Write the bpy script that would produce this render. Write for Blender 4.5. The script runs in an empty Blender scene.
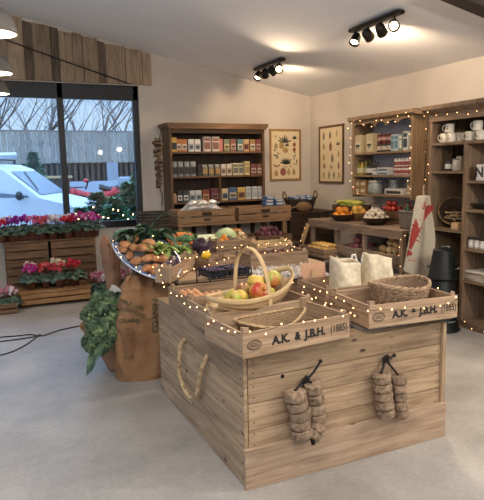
import bpy, math, random
from mathutils import Vector, Matrix, Euler, noise
from mathutils.bvhtree import BVHTree
V = Vector
R = random.Random(11)
PI = math.pi
scene = bpy.context.scene
COL = scene.collection

# ------------------------------------------------------------------ camera
FPX, YAW, PITCH, ROLL = 570.0, math.radians(24.5), math.radians(8.0), math.radians(-1.205)
EYE = V((0, 0, 1.6))
fw = V((math.sin(YAW)*math.cos(PITCH), math.cos(YAW)*math.cos(PITCH), -math.sin(PITCH)))
rt0 = V((math.cos(YAW), -math.sin(YAW), 0)); up0 = rt0.cross(fw)
rt = rt0*math.cos(ROLL)+up0*math.sin(ROLL); up = -rt0*math.sin(ROLL)+up0*math.cos(ROLL)
cd = bpy.data.cameras.new('camera'); cam = bpy.data.objects.new('camera', cd); COL.objects.link(cam)
cd.sensor_fit = 'HORIZONTAL'; cd.sensor_width = 36; cd.lens = FPX/484*36; cd.clip_start = .05; cd.clip_end = 200
cam.matrix_world = Matrix(((rt.x, up.x, -fw.x, EYE.x), (rt.y, up.y, -fw.y, EYE.y), (rt.z, up.z, -fw.z, EYE.z), (0, 0, 0, 1)))
scene.camera = cam
def ray(px, py): return fw+rt*((px-242)/FPX)-up*((py-250)/FPX)
def AX(px, py, x): d = ray(px, py); return EYE+d*((x-EYE.x)/d.x)      # point of a sight line at a given x / y / z
def AY(px, py, y): d = ray(px, py); return EYE+d*((y-EYE.y)/d.y)
def AZ(px, py, z): d = ray(px, py); return EYE+d*((z-EYE.z)/d.z)
WX, WY, FR = 4.95, 8.1, -3.2            # right wall, window wall, wall behind the camera
CZ, CS = 2.74, .2                       # ceiling height at the right wall, slope
def cz(x): return CZ+(WX-x)*CS
def AC(px, py, off=0.):
    d = ray(px, py); t = (CZ+WX*CS-off-EYE.z)/(d.z+CS*d.x); return EYE+d*t

# ------------------------------------------------------------------ mesh builder
class MB:
    def __init__(s): s.v = []; s.f = []; s.uv = []; s.sm = []
    def add(s, vs, fs, uvs=None, smooth=False, M=None):
        b = len(s.v)
        s.v += [tuple(M @ V(p)) if M else tuple(p) for p in vs]
        for i, f in enumerate(fs):
            s.f.append([b+k for k in f]); s.sm.append(smooth)
            s.uv.append(uvs[i] if uvs else [(vs[k][0], vs[k][1]) for k in f])
        return s
    def box(s, x0, x1, y0, y1, z0, z1, M=None, grain=None):
        vs = [(x, y, z) for x in (x0, x1) for y in (y0, y1) for z in (z0, z1)]
        fs = [(0, 1, 3, 2), (4, 6, 7, 5), (0, 4, 5, 1), (2, 3, 7, 6), (0, 2, 6, 4), (1, 5, 7, 3)]
        d = (x1-x0, y1-y0, z1-z0); L = grain if grain is not None else max(range(3), key=lambda i: abs(d[i]))
        ou, ov = R.uniform(0, 50), R.uniform(0, 50); uvs = []
        for k, f in enumerate(fs):
            ax = k//2; o = [i for i in range(3) if i != ax]
            if L in o: o = [L]+[i for i in o if i != L]; uvs.append([(vs[q][o[0]]+ou, vs[q][o[1]]+ov+k*.31) for q in f])
            else: uvs.append([(vs[q][o[0]]*.3+ou, vs[q][o[1]]+ov) for q in f])
        return s.add(vs, fs, uvs, M=M)
    def cbox(s, c, d, M=None, rot=None, grain=None):
        T = Matrix.Translation(V(c)) @ (Euler(rot).to_matrix().to_4x4() if rot else Matrix())
        if M: T = M @ T
        return s.box(-d[0]/2, d[0]/2, -d[1]/2, d[1]/2, -d[2]/2, d[2]/2, T, grain)
    def bar(s, a, b, w, h, upv=(0, 0, 1)):
        a, b = V(a), V(b); x = (b-a); L = x.length; x.normalize(); y = V(upv).cross(x)
        if y.length < 1e-4: y = V((0, 1, 0)).cross(x)
        y.normalize(); z = x.cross(y)
        T = Matrix(((x.x, y.x, z.x, a.x), (x.y, y.y, z.y, a.y), (x.z, y.z, z.z, a.z), (0, 0, 0, 1)))
        return s.box(0, L, -w/2, w/2, -h/2, h/2, T, 0)
    def tube(s, pts, r, seg=6, closed=False):
        pts = [V(p) for p in pts]; n = len(pts); rr = r if isinstance(r, (list, tuple)) else [r]*n
        vs, fs, uvs = [], [], []; prev = None; L = 0
        for i, p in enumerate(pts):
            t = (pts[(i+1) % n]-pts[i-1]) if closed else (pts[min(i+1, n-1)]-pts[max(i-1, 0)])
            if t.length < 1e-9: t = V((0, 0, 1))
            t.normalize()
            if prev is None: a = V((0, 0, 1)) if abs(t.z) < .9 else V((1, 0, 0)); u = t.cross(a).normalized()
            else:
                u = prev-t*prev.dot(t)
                u = u.normalized() if u.length > 1e-6 else t.cross(V((1, 0, 0))).normalized()
            prev = u; w = t.cross(u)
            vs += [p+(u*math.cos(2*PI*k/seg)+w*math.sin(2*PI*k/seg))*rr[i] for k in range(seg)]
        for i in range(n if closed else n-1):
            j = (i+1) % n; L2 = L+(pts[j]-pts[i]).length
            for k in range(seg):
                k2 = (k+1) % seg
                fs.append((i*seg+k, i*seg+k2, j*seg+k2, j*seg+k))
                uvs.append([(L, k/seg*.1), (L, (k+1)/seg*.1), (L2, (k+1)/seg*.1), (L2, k/seg*.1)])
            L = L2
        if not closed:
            for e in (range(seg-1, -1, -1), range((n-1)*seg, n*seg)):
                e = list(e); fs.append(e); uvs.append([(0, 0)]*seg)
        return s.add(vs, fs, uvs, True)
    def grid(s, fn, nu, nv, cu=False, cv=False, smooth=True, M=None, su=1, sv=1):
        vs = [fn(i/(nu if cu else nu-1), j/(nv if cv else nv-1)) for i in range(nu) for j in range(nv)]
        fs, uvs = [], []
        for i in range(nu if cu else nu-1):
            for j in range(nv if cv else nv-1):
                i2, j2 = (i+1) % nu, (j+1) % nv
                fs.append((i*nv+j, i2*nv+j, i2*nv+j2, i*nv+j2))
                a, b, c, d = i/nu*su, (i+1)/nu*su, j/nv*sv, (j+1)/nv*sv
                uvs.append([(a, c), (b, c), (b, d), (a, d)])
        return s.add(vs, fs, uvs, smooth, M)
    def lathe(s, prof, seg=14, M=None, sx=1, sy=1, smooth=True):
        n = len(prof)
        def fn(u, v):
            r, z = prof[min(n-1, int(round(v*(n-1))))]; a = -u*2*PI
            return V((r*math.cos(a)*sx, r*math.sin(a)*sy, z))
        s.grid(fn, seg, n, cu=True, smooth=smooth, M=M, su=2*PI*max(p[0] for p in prof), sv=sum((V(prof[i+1])-V(prof[i])).length for i in range(n-1)))
        return s
    def ell(s, c, r, M=None, seg=10, rings=7, nz=0, nf=3, seed=0, pole=0):
        if not isinstance(r, (tuple, list)): r = (r, r, r)
        vs, fs = [], []; ring = []
        for j in range(rings+1):
            th = PI*j/rings; row = []
            for i in range(1 if j in (0, rings) else seg):
                a = 2*PI*i/seg; d = V((math.sin(th)*math.cos(a), math.sin(th)*math.sin(a), math.cos(th)))
                k = 1+(nz*noise.noise(d*nf*.6+V((seed*7.3, seed*3.1, seed))) if nz else 0)
                q = d*k
                if pole and d.z > 0: q.z -= pole*max(0, d.z-.55)**1.0*1.6
                row.append(len(vs)); vs.append((c[0]+q.x*r[0], c[1]+q.y*r[1], c[2]+q.z*r[2]))
            ring.append(row)
        for j in range(rings):
            A, B = ring[j], ring[j+1]
            for i in range(seg):
                i2 = (i+1) % seg
                if len(A) == 1: fs.append((A[0], B[i], B[i2]))
                elif len(B) == 1: fs.append((A[i], B[0], A[i2]))
                else: fs.append((A[i], B[i], B[i2], A[i2]))
        return s.add(vs, fs, None, True, M)
    def prism(s, out, y0, y1, M=None):        # outline in (x, z), extruded along y
        n = len(out); vs = [(x, y0, z) for x, z in out]+[(x, y1, z) for x, z in out]
        fs = [list(range(n)), list(range(2*n-1, n-1, -1))]+[[i, i+n, (i+1) % n+n, (i+1) % n] for i in range(n)]
        uvs = [[(vs[k][0], vs[k][2]) for k in fs[0]], [(vs[k][0], vs[k][2]) for k in fs[1]]]+[[(vs[k][0]+vs[k][2], vs[k][1]) for k in f] for f in fs[2:]]
        return s.add(vs, fs, uvs, M=M)
    def quad(s, pts, smooth=False): return s.add(pts, [list(range(len(pts)))], None, smooth)
    def build(s, name, mat, parent=None, bevel=0, loc=None, sub=0, solid=0):
        me = bpy.data.meshes.new(name); me.from_pydata(s.v, [], s.f); me.update()
        ul = me.uv_layers.new(name='UVMap'); flat = [c for f in s.uv for uv in f for c in uv]
        ul.data.foreach_set('uv', flat); me.polygons.foreach_set('use_smooth', s.sm)
        me.materials.append(mat)
        o = bpy.data.objects.new(name, me); COL.objects.link(o)
        if parent: o.parent = parent
        if loc is not None: o.location = loc
        if solid: m = o.modifiers.new('solid', 'SOLIDIFY'); m.thickness = solid; m.offset = 0
        if bevel: m = o.modifiers.new('bevel', 'BEVEL'); m.width = bevel; m.segments = 2 if bevel > .02 else 1; m.limit_method = 'ANGLE'
        if sub: m = o.modifiers.new('sub', 'SUBSURF'); m.levels = sub; m.render_levels = sub
        return o
def tag(o, label, cat, group=None, kind=None):
    o['label'] = label; o['category'] = cat
    if group: o['group'] = group
    if kind: o['kind'] = kind
    return o
def thing(name, label, cat, loc=(0, 0, 0), rz=0, group=None):
    o = bpy.data.objects.new(name, None); COL.objects.link(o); o.empty_display_size = .05
    o.location = loc; o.rotation_euler = (0, 0, rz) if not isinstance(rz, (tuple, list)) else rz
    return tag(o, label, cat, group)
def struct(o): o['kind'] = 'structure'; return o
KIDS = {}
def dup(src, loc, rot=None, label=None, group=None, scale=None, parent=None):
    c = src.copy(); COL.objects.link(c)
    if parent is not None: c.parent = parent
    if loc is not None: c.location = loc
    if rot is not None: c.rotation_euler = rot if isinstance(rot, (tuple, list)) else (0, 0, rot)
    if scale is not None: c.scale = (scale,)*3 if not isinstance(scale, (tuple, list)) else scale
    if label: c['label'] = label
    if group: c['group'] = group
    if src.name not in KIDS: KIDS[src.name] = [q for q in bpy.data.objects if q.parent == src]
    for q in KIDS[src.name]: dup(q, None, parent=c)
    return c
def put(o, loc, rot=None, label=None, group=None, scale=None):
    o.location = loc
    if rot is not None: o.rotation_euler = rot if isinstance(rot, (tuple, list)) else (0, 0, rot)
    if label: o['label'] = label
    if group: o['group'] = group
    if scale is not None: o.scale = (scale,)*3 if not isinstance(scale, (tuple, list)) else scale
    return o
class Proto:                                # the first use moves the built thing itself, later uses copy it
    def __init__(s, make): s.make = make; s.o = None
    def __call__(s, loc, rot=None, label=None, group=None, scale=None):
        if s.o is None: s.o = s.make(); return put(s.o, loc, rot, label, group, scale)
        return dup(s.o, loc, rot, label, group, scale)
ORD = ['first', 'second', 'third', 'fourth', 'fifth', 'sixth', 'seventh', 'eighth', 'ninth', 'tenth', 'eleventh', 'twelfth']
NUM = ['', 'one', 'two', 'three', 'four', 'five', 'six', 'seven', 'eight', 'nine', 'ten', 'eleven', 'twelve']
def row_labels(descs, place, start):
    out, seen = [], {}
    for d in descs:
        n = descs.count(d); seen[d] = seen.get(d, 0)+1
        out.append(f'{d} {place}' if n == 1 else f'{ORD[seen[d]-1]} of {NUM[n]} {d}s {place}, from {start}')
    return out

# ------------------------------------------------------------------ materials
def hx(h): return tuple(((int(h[i:i+2], 16)/255+.055)/1.055)**2.4 if int(h[i:i+2], 16) > 10 else int(h[i:i+2], 16)/255/12.92 for i in (0, 2, 4))+(1,)
MC = {}
def newmat(name):
    m = bpy.data.materials.new(name); m.use_nodes = True; nt = m.node_tree
    return m, nt, nt.nodes['Principled BSDF']
def plain(col, rough=.6, metal=0, var=.12, nscale=20, bump=0, spec=.4, emis=None, estr=0, trans=0, coat=0):
    key = (col, rough, metal, var, nscale, bump, spec, emis, estr, trans)
    if key in MC: return MC[key]
    m, nt, b = newmat('mat_'+col); N, L = nt.nodes, nt.links; c = hx(col)
    b.inputs['Roughness'].default_value = rough; b.inputs['Metallic'].default_value = metal
    b.inputs['Specular IOR Level'].default_value = spec
    if var or bump:
        tc = N.new('ShaderNodeTexCoord'); nz = N.new('ShaderNodeTexNoise'); nz.inputs['Scale'].default_value = nscale; nz.inputs['Detail'].default_value = 4
        L.new(tc.outputs['Object'], nz.inputs['Vector'])
        rp = N.new('ShaderNodeValToRGB'); rp.color_ramp.elements[0].position = .3; rp.color_ramp.elements[1].position = .7
        rp.color_ramp.elements[0].color = tuple(x*(1-var) for x in c[:3])+(1,); rp.color_ramp.elements[1].color = tuple(min(1, x*(1+var)) for x in c[:3])+(1,)
        L.new(nz.outputs['Fac'], rp.inputs['Fac']); L.new(rp.outputs['Color'], b.inputs['Base Color'])
        if bump:
            bp = N.new('ShaderNodeBump'); bp.inputs['Strength'].default_value = bump; bp.inputs['Distance'].default_value = .01
            L.new(nz.outputs['Fac'], bp.inputs['Height']); L.new(bp.outputs['Normal'], b.inputs['Normal'])
    else: b.inputs['Base Color'].default_value = c
    if emis: b.inputs['Emission Color'].default_value = hx(emis); b.inputs['Emission Strength'].default_value = estr
    if trans: b.inputs['Transmission Weight'].default_value = trans; b.inputs['IOR'].default_value = 1.45
    MC[key] = m; return m
def mottled(c1, c2, scale=12, rough=.5, pos=(.4, .6), bump=.0, spec=.4, stretch=(1, 1, 1), rnd=0):
    key = ('mot', c1, c2, scale, rough, pos, stretch, rnd)
    if key in MC: return MC[key]
    m, nt, b = newmat('mottled_'+c1); N, L = nt.nodes, nt.links
    tc = N.new('ShaderNodeTexCoord'); mp = N.new('ShaderNodeMapping'); mp.inputs['Scale'].default_value = stretch
    nz = N.new('ShaderNodeTexNoise'); nz.inputs['Scale'].default_value = scale; nz.inputs['Detail'].default_value = 5
    L.new(tc.outputs['Object'], mp.inputs['Vector']); L.new(mp.outputs['Vector'], nz.inputs['Vector'])
    rp = N.new('ShaderNodeValToRGB'); e = rp.color_ramp.elements; e[0].position, e[1].position = pos; e[0].color = hx(c1); e[1].color = hx(c2)
    L.new(nz.outputs['Fac'], rp.inputs['Fac']); out = rp.outputs['Color']
    if rnd:
        oi = N.new('ShaderNodeObjectInfo'); hs = N.new('ShaderNodeHueSaturation'); mr = N.new('ShaderNodeMapRange')
        mr.inputs['To Min'].default_value = 1-rnd; mr.inputs['To Max'].default_value = 1+rnd
        L.new(oi.outputs['Random'], mr.inputs['Value']); L.new(mr.outputs['Result'], hs.inputs['Value']); L.new(out, hs.inputs['Color']); out = hs.outputs['Color']
    L.new(out, b.inputs['Base Color']); b.inputs['Roughness'].default_value = rough; b.inputs['Specular IOR Level'].default_value = spec
    if bump:
        bp = N.new('ShaderNodeBump'); bp.inputs['Strength'].default_value = bump; bp.inputs['Distance'].default_value = .01
        L.new(nz.outputs['Fac'], bp.inputs['Height']); L.new(bp.outputs['Normal'], b.inputs['Normal'])
    MC[key] = m; return m
def wood(light, dark, rough=.7, isl=.22, knots=.6, grain=1., stain=.35, stainc='3a2c20'):
    key = ('wood', light, dark, rough, isl, knots, grain, stain)
    if key in MC: return MC[key]
    m, nt, b = newmat('wood_'+light); N, L = nt.nodes, nt.links
    uv = N.new('ShaderNodeUVMap'); uv.uv_map = 'UVMap'
    def mp(sx, sy):
        q = N.new('ShaderNodeMapping'); q.inputs['Scale'].default_value = (sx, sy, 1); L.new(uv.outputs['UV'], q.inputs['Vector']); return q
    n1 = N.new('ShaderNodeTexNoise'); n1.inputs['Scale'].default_value = 2.2*grain; n1.inputs['Detail'].default_value = 7; n1.inputs['Distortion'].default_value = .7; n1.inputs['Roughness'].default_value = .65
    L.new(mp(1.3, 22).outputs['Vector'], n1.inputs['Vector'])
    r1 = N.new('ShaderNodeValToRGB'); e = r1.color_ramp.elements; e[0].position, e[1].position = .33, .66; e[0].color = hx(dark); e[1].color = hx(light)
    L.new(n1.outputs['Fac'], r1.inputs['Fac'])
    n2 = N.new('ShaderNodeTexNoise'); n2.inputs['Scale'].default_value = 2.0; n2.inputs['Detail'].default_value = 4
    L.new(mp(1.5, 4).outputs['Vector'], n2.inputs['Vector'])
    r2 = N.new('ShaderNodeValToRGB'); r2.color_ramp.elements[0].position = .5; r2.color_ramp.elements[1].position = .72
    r2.color_ramp.elements[0].color = (0, 0, 0, 1); r2.color_ramp.elements[1].color = (stain, stain, stain, 1); L.new(n2.outputs['Fac'], r2.inputs['Fac'])
    mx = N.new('ShaderNodeMixRGB'); mx.inputs['Color2'].default_value = hx(stainc)
    L.new(r2.outputs['Color'], mx.inputs['Fac']); L.new(r1.outputs['Color'], mx.inputs['Color1'])
    vo = N.new('ShaderNodeTexVoronoi'); vo.inputs['Scale'].default_value = 1.0; L.new(mp(3.5, 7).outputs['Vector'], vo.inputs['Vector'])
    r3 = N.new('ShaderNodeValToRGB'); r3.color_ramp.elements[0].position = .05; r3.color_ramp.elements[1].position = .1
    r3.color_ramp.elements[0].color = (knots, knots, knots, 1); r3.color_ramp.elements[1].color = (0, 0, 0, 1); L.new(vo.outputs['Distance'], r3.inputs['Fac'])
    mk = N.new('ShaderNodeMixRGB'); mk.inputs['Color2'].default_value = hx('2e2016'); L.new(r3.outputs['Color'], mk.inputs['Fac']); L.new(mx.outputs['Color'], mk.inputs['Color1'])
    ge = N.new('ShaderNodeNewGeometry'); mr = N.new('ShaderNodeMapRange'); mr.inputs['To Min'].default_value = 1-isl; mr.inputs['To Max'].default_value = 1+isl*.7
    L.new(ge.outputs['Random Per Island'], mr.inputs['Value'])
    hs = N.new('ShaderNodeHueSaturation'); L.new(mr.outputs['Result'], hs.inputs['Value']); L.new(mk.outputs['Color'], hs.inputs['Color'])
    L.new(hs.outputs['Color'], b.inputs['Base Color']); b.inputs['Roughness'].default_value = rough; b.inputs['Specular IOR Level'].default_value = .25
    bp = N.new('ShaderNodeBump'); bp.inputs['Strength'].default_value = .35; bp.inputs['Distance'].default_value = .004
    L.new(n1.outputs['Fac'], bp.inputs['Height']); L.new(bp.outputs['Normal'], b.inputs['Normal'])
    MC[key] = m; return m
def weave(c1, c2, su=60, sv=60, rough=.75):
    key = ('weave', c1, c2, su, sv)
    if key in MC: return MC[key]
    m, nt, b = newmat('weave_'+c1); N, L = nt.nodes, nt.links
    uv = N.new('ShaderNodeUVMap'); uv.uv_map = 'UVMap'; mp = N.new('ShaderNodeMapping'); mp.inputs['Scale'].default_value = (su, sv, 1); L.new(uv.outputs['UV'], mp.inputs['Vector'])
    br = N.new('ShaderNodeTexBrick'); br.inputs['Scale'].default_value = 1; br.inputs['Mortar Size'].default_value = .09; br.inputs['Brick Width'].default_value = 1.0; br.inputs['Row Height'].default_value = .5
    br.inputs['Color1'].default_value = hx(c1); br.inputs['Color2'].default_value = tuple((a+c)/2 for a, c in zip(hx(c1), hx(c2))); br.inputs['Mortar'].default_value = hx(c2)
    L.new(mp.outputs['Vector'], br.inputs['Vector'])
    L.new(br.outputs['Color'], b.inputs['Base Color']); b.inputs['Roughness'].default_value = rough
    bp = N.new('ShaderNodeBump'); bp.inputs['Strength'].default_value = .7; bp.inputs['Distance'].default_value = .01; bp.invert = True
    L.new(br.outputs['Fac'], bp.inputs['Height']); L.new(bp.outputs['Normal'], b.inputs['Normal'])
    MC[key] = m; return m

W_OLD = wood('b0987c', '836a50', .75, .24, .9, .8, .38)           # grey-brown pallet boards of the island
W_CRATE = wood('b1977c', '846b53', .7, .12, .4, 1., .35)          # warm box crates
W_CRATE2 = wood('a0866c', '735c48', .7, .12, .4, 1., .4)
W_PALE = wood('c9ab80', 'a98a60', .65, .1, .3)
W_HUTCH = wood('73583f', '4d3928', .55, .1, .15, 1., .3)
W_DARK = wood('4a382b', '2f231b', .6, .1, .1, 1., .3)
W_SHELF = wood('94714f', '6f523a', .6, .1, .2, 1., .3)
W_CLAD = wood('a8927a', '7c6953', .8, .3, .6, 1., .5)
W_PALLET = wood('7f6148', '553d2b', .75, .2, .4, 1., .45)
BLACK = plain('17171a', .4, .3, 0, spec=.4)
ROPE_D = plain('1f1b18', .9, 0, .2, 60)
WHITE = plain('e9e6de', .5, 0, .03)

def lettering(txt, size, mat, name, parent, M, bold=.0, ext=.0012, surf=None, mw=None, off=.002, sx=1., shear=0, arc=0):
    cu = bpy.data.curves.new('t', 'FONT'); cu.body = txt; cu.size = size; cu.align_x = 'CENTER'; cu.align_y = 'CENTER'; cu.offset = bold; cu.resolution_u = 3; cu.shear = shear
    t = bpy.data.objects.new('t', cu); COL.objects.link(t); bpy.context.view_layer.update()
    me = bpy.data.meshes.new_from_object(t.evaluated_get(bpy.context.evaluated_depsgraph_get()))
    vs = [v.co.copy() for v in me.vertices]; fs = [list(p.vertices) for p in me.polygons]
    bpy.data.objects.remove(t); bpy.data.curves.remove(cu); bpy.data.meshes.remove(me)
    mb = MB(); pts = []
    for v in vs:
        x, y = v.x*sx, v.y
        if arc: a = x/arc; x, y = math.sin(a)*(arc+y), math.cos(a)*(arc+y)-arc
        q = M @ V((x, y, 0))
        if surf is not None:
            nrm = (M.to_3x3() @ V((0, 0, 1))).normalized()
            h = surf.ray_cast(q+nrm*.5, -nrm)
            if h[0] is not None: q = h[0]+nrm*off
        pts.append(q)
    mb.add(pts, fs); o = mb.build(name, mat, parent)
    return o
def bvh_of(mb): return BVHTree.FromPolygons([V(v) for v in mb.v], mb.f)
FRONT = Matrix(((1, 0, 0, 0), (0, 0, -1, 0), (0, 1, 0, 0), (0, 0, 0, 1)))    # text plane facing -y
def lin(a, b, n): return [a+(b-a)*i/(n-1) for i in range(n)]
def catmull(pts, n=6, closed=False):
    pts = [V(p) for p in pts]; out = []; m = len(pts)
    for i in range(m if closed else m-1):
        p0 = pts[i-1] if (i or closed) else pts[0]; p1 = pts[i]; p2 = pts[(i+1) % m]; p3 = pts[(i+2) % m] if (closed or i+2 < m) else pts[-1]
        for k in range(n):
            t = k/n; out.append(.5*((2*p1)+(p2-p0)*t+(2*p0-5*p1+4*p2-p3)*t*t+(3*p1-p0-3*p2+p3)*t**3))
    if not closed: out.append(pts[-1])
    return out
# ================================================================== the room
def wall_mat():
    return mottled('bdb3a6', 'c8bdb0', 2.2, .85, (.3, .7), .04, .2)
WALL = wall_mat()
CEIL = plain('f3f1ee', .9, 0, .02, 3, 0, .1)
def floor_mat():
    m, nt, b = newmat('polished_concrete'); N, L = nt.nodes, nt.links
    tc = N.new('ShaderNodeTexCoord')
    n1 = N.new('ShaderNodeTexNoise'); n1.inputs['Scale'].default_value = 1.6; n1.inputs['Detail'].default_value = 6; n1.inputs['Roughness'].default_value = .62
    n2 = N.new('ShaderNodeTexNoise'); n2.inputs['Scale'].default_value = 38; n2.inputs['Detail'].default_value = 4
    L.new(tc.outputs['Object'], n1.inputs['Vector']); L.new(tc.outputs['Object'], n2.inputs['Vector'])
    r = N.new('ShaderNodeValToRGB'); e = r.color_ramp.elements; e[0].position, e[1].position = .32, .7; e[0].color = hx('8e8982'); e[1].color = hx('b2aca4')
    L.new(n1.outputs['Fac'], r.inputs['Fac'])
    r2 = N.new('ShaderNodeValToRGB'); r2.color_ramp.elements[0].position = .3; r2.color_ramp.elements[1].position = .65; r2.color_ramp.elements[0].color = (.86, .86, .86, 1); r2.color_ramp.elements[1].color = (1, 1, 1, 1)
    L.new(n2.outputs['Fac'], r2.inputs['Fac'])
    mx = N.new('ShaderNodeMixRGB'); mx.blend_type = 'MULTIPLY'; mx.inputs['Fac'].default_value = 1
    L.new(r.outputs['Color'], mx.inputs['Color1']); L.new(r2.outputs['Color'], mx.inputs['Color2']); L.new(mx.outputs['Color'], b.inputs['Base Color'])
    rr = N.new('ShaderNodeMapRange'); rr.inputs['To Min'].default_value = .32; rr.inputs['To Max'].default_value = .55; L.new(n1.outputs['Fac'], rr.inputs['Value']); L.new(rr.outputs['Result'], b.inputs['Roughness'])
    b.inputs['Specular IOR Level'].default_value = .45
    return m
LX = -3.0
struct(MB().box(LX-.3, WX+.3, FR-.3, WY+.25, -.12, 0).build('floor', floor_mat()))
# sloping ceiling
o = MB().prism([(LX-.3, cz(LX-.3)), (WX+.3, cz(WX+.3)), (WX+.3, cz(WX+.3)+.15), (LX-.3, cz(LX-.3)+.15)], FR-.3, WY+.28).build('ceiling', CEIL); struct(o)
WX0, WX1, WZ0, WZ1 = -1.7, 2.14, .85, 2.80
def wallpoly(mb, x0, x1, z0, y0, y1): mb.prism([(x0, z0), (x1, z0), (x1, cz(x1)+.01), (x0, cz(x0)+.01)], y0, y1)
mb = MB(); wallpoly(mb, LX, WX0, 0, WY, WY+.28); wallpoly(mb, WX1, WX, 0, WY, WY+.28); wallpoly(mb, WX0, WX1, WZ1, WY, WY+.28); mb.box(WX0, WX1, WY, WY+.28, 0, WZ0)
struct(mb.build('wall_back', WALL))
struct(MB().box(WX, WX+.25, FR, WY+.28, 0, CZ+.01).build('wall_right', WALL))
# left wall with a wide glazed opening, wall behind the camera with glazed doors (both outside the picture, they let the day in)
mb = MB(); mb.box(LX-.25, LX, FR, 1.0, 0, cz(LX)+.02).box(LX-.25, LX, 6.4, WY+.28, 0, cz(LX)+.02).box(LX-.25, LX, 1.0, 6.4, 2.7, cz(LX)+.02)
struct(mb.build('wall_left', WALL))
mb = MB(); wallpoly(mb, LX, -1.6, 0, FR-.25, FR); wallpoly(mb, 2.6, WX, 0, FR-.25, FR); wallpoly(mb, -1.6, 2.6, 2.6, FR-.25, FR)
struct(mb.build('wall_front', WALL))
# window in the back wall
FRAME = plain('1c1d20', .45, .2, 0)
GLASS = None
def glass():
    m, nt, b = newmat('window_glass'); N, L = nt.nodes, nt.links
    tr = N.new('ShaderNodeBsdfTransparent'); gl = N.new('ShaderNodeBsdfGlossy'); gl.inputs['Roughness'].default_value = .02
    tr.inputs['Color'].default_value = (.93, .96, .97, 1)
    fr = N.new('ShaderNodeFresnel'); fr.inputs['IOR'].default_value = 1.35; ms = N.new('ShaderNodeMixShader')
    L.new(fr.outputs['Fac'], ms.inputs['Fac']); L.new(tr.outputs['BSDF'], ms.inputs[1]); L.new(gl.outputs['BSDF'], ms.inputs[2])
    L.new(ms.outputs['Shader'], nt.nodes['Material Output'].inputs['Surface']); return m
GLASS = glass()
w = bpy.data.objects.new('window_1', None); COL.objects.link(w); struct(w)
mb = MB(); y0, y1 = WY+.03, WY+.12
mb.box(WX0, WX1, y0, y1, WZ1-.2, WZ1).box(WX0, WX1, y0, y1, WZ0, WZ0+.07).box(WX1-.075, WX1, y0, y1, WZ0, WZ1).box(WX0, WX0+.075, y0, y1, WZ0, WZ1).box(1.035, 1.115, y0, y1, WZ0, WZ1).box(-.35, -.27, y0, y1, WZ0, WZ1)
mb.build('window_frame', FRAME, w, .006)
for i, (a, b) in enumerate(((WX0+.075, -.35), (-.27, 1.035), (1.115, WX1-.075))):
    MB().box(a, b, WY+.07, WY+.078, WZ0+.07, WZ1-.2).build('window_pane', GLASS, w)
MB().box(WX0, WX1, WY-.015, WY+.03, WZ0-.02, WZ0+.012).build('window_sill', FRAME, w)
# glazing frames of the openings out of view
w = bpy.data.objects.new('window_2', None); COL.objects.link(w); struct(w)
mb = MB()
for y in lin(1.03, 6.37, 5): mb.box(LX-.15, LX-.07, y-.03, y+.03, 0, 2.7)
mb.box(LX-.15, LX-.07, 1, 6.4, 2.63, 2.7).box(LX-.15, LX-.07, 1, 6.4, 0, .06); mb.build('window_frame', FRAME, w)
w = bpy.data.objects.new('door_1', None); COL.objects.link(w); struct(w)
mb = MB()
for x in lin(-1.57, 2.57, 4): mb.box(x-.03, x+.03, FR-.15, FR-.07, 0, 2.6)
mb.box(-1.6, 2.6, FR-.15, FR-.07, 2.53, 2.6); mb.build('door_frame', FRAME, w)
# reclaimed boards over the window
cl = thing('timber_cladding', 'band of reclaimed vertical boards above the black window', 'cladding', (0, 0, 0)); cl['kind'] = 'structure'; del cl['category']
mb = MB(); mbd = MB(); x = -1.45; k = 0
while x < 2.33:
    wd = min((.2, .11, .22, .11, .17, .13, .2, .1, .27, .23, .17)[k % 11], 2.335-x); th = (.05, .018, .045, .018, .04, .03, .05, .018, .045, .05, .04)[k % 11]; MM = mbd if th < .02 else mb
    T = cz(x+wd)-.015-R.uniform(0, .03)
    MM.prism([(x, WZ1+.01), (x+wd-.006, WZ1+.01), (x+wd-.006, T), (x, T+.02)], WY-th, WY-.002)
    n = len(MM.uv)-6; off = R.uniform(0, 30)
    for q in range(n, n+6): MM.uv[q] = [(v+off, u+off) for u, v in MM.uv[q]]
    x += wd; k += 1
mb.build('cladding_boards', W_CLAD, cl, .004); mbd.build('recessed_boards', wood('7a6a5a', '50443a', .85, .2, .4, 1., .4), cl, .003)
tag(MB().tube([AY(-30, 26, WY-.075), AY(20, 45, WY-.07), AY(70, 63, WY-.07), AY(130, 84, WY-.07)], .009, 6).build('cable', plain('26211e', .6)), 'dark cable running aslant across the reclaimed boards above the window', 'cable')
# ceiling beam
a = AC(439, 0, .16); b = AC(484, 18, .16)
yb = (a.y+b.y)/2; zb = lambda x: cz(x)
o = MB().prism([(1.5, zb(1.5)-.16), (WX, zb(WX)-.16), (WX, zb(WX)+.02), (1.5, zb(1.5)+.02)], yb-.16, yb).build('ceiling_beam', wood('4a3f36', '2c2622', .7)); struct(o)
# ================================================================== outside the window
GZ = -.1
def gz(y): return GZ+(y-WY-.3)*.02
struct(MB().add([(-45, WY+.3, GZ), (60, WY+.3, GZ), (60, 60, gz(60)), (-45, 60, gz(60)), (-45, WY+.3, GZ-.3), (60, WY+.3, GZ-.3), (60, 60, GZ-.3), (-45, 60, GZ-.3)], [(0, 1, 2, 3), (4, 7, 6, 5), (0, 4, 5, 1), (1, 5, 6, 2), (2, 6, 7, 3), (3, 7, 4, 0)]).build('ground_yard', mottled('8f939a', 'a9adb3', 1.5, .7)))
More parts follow.
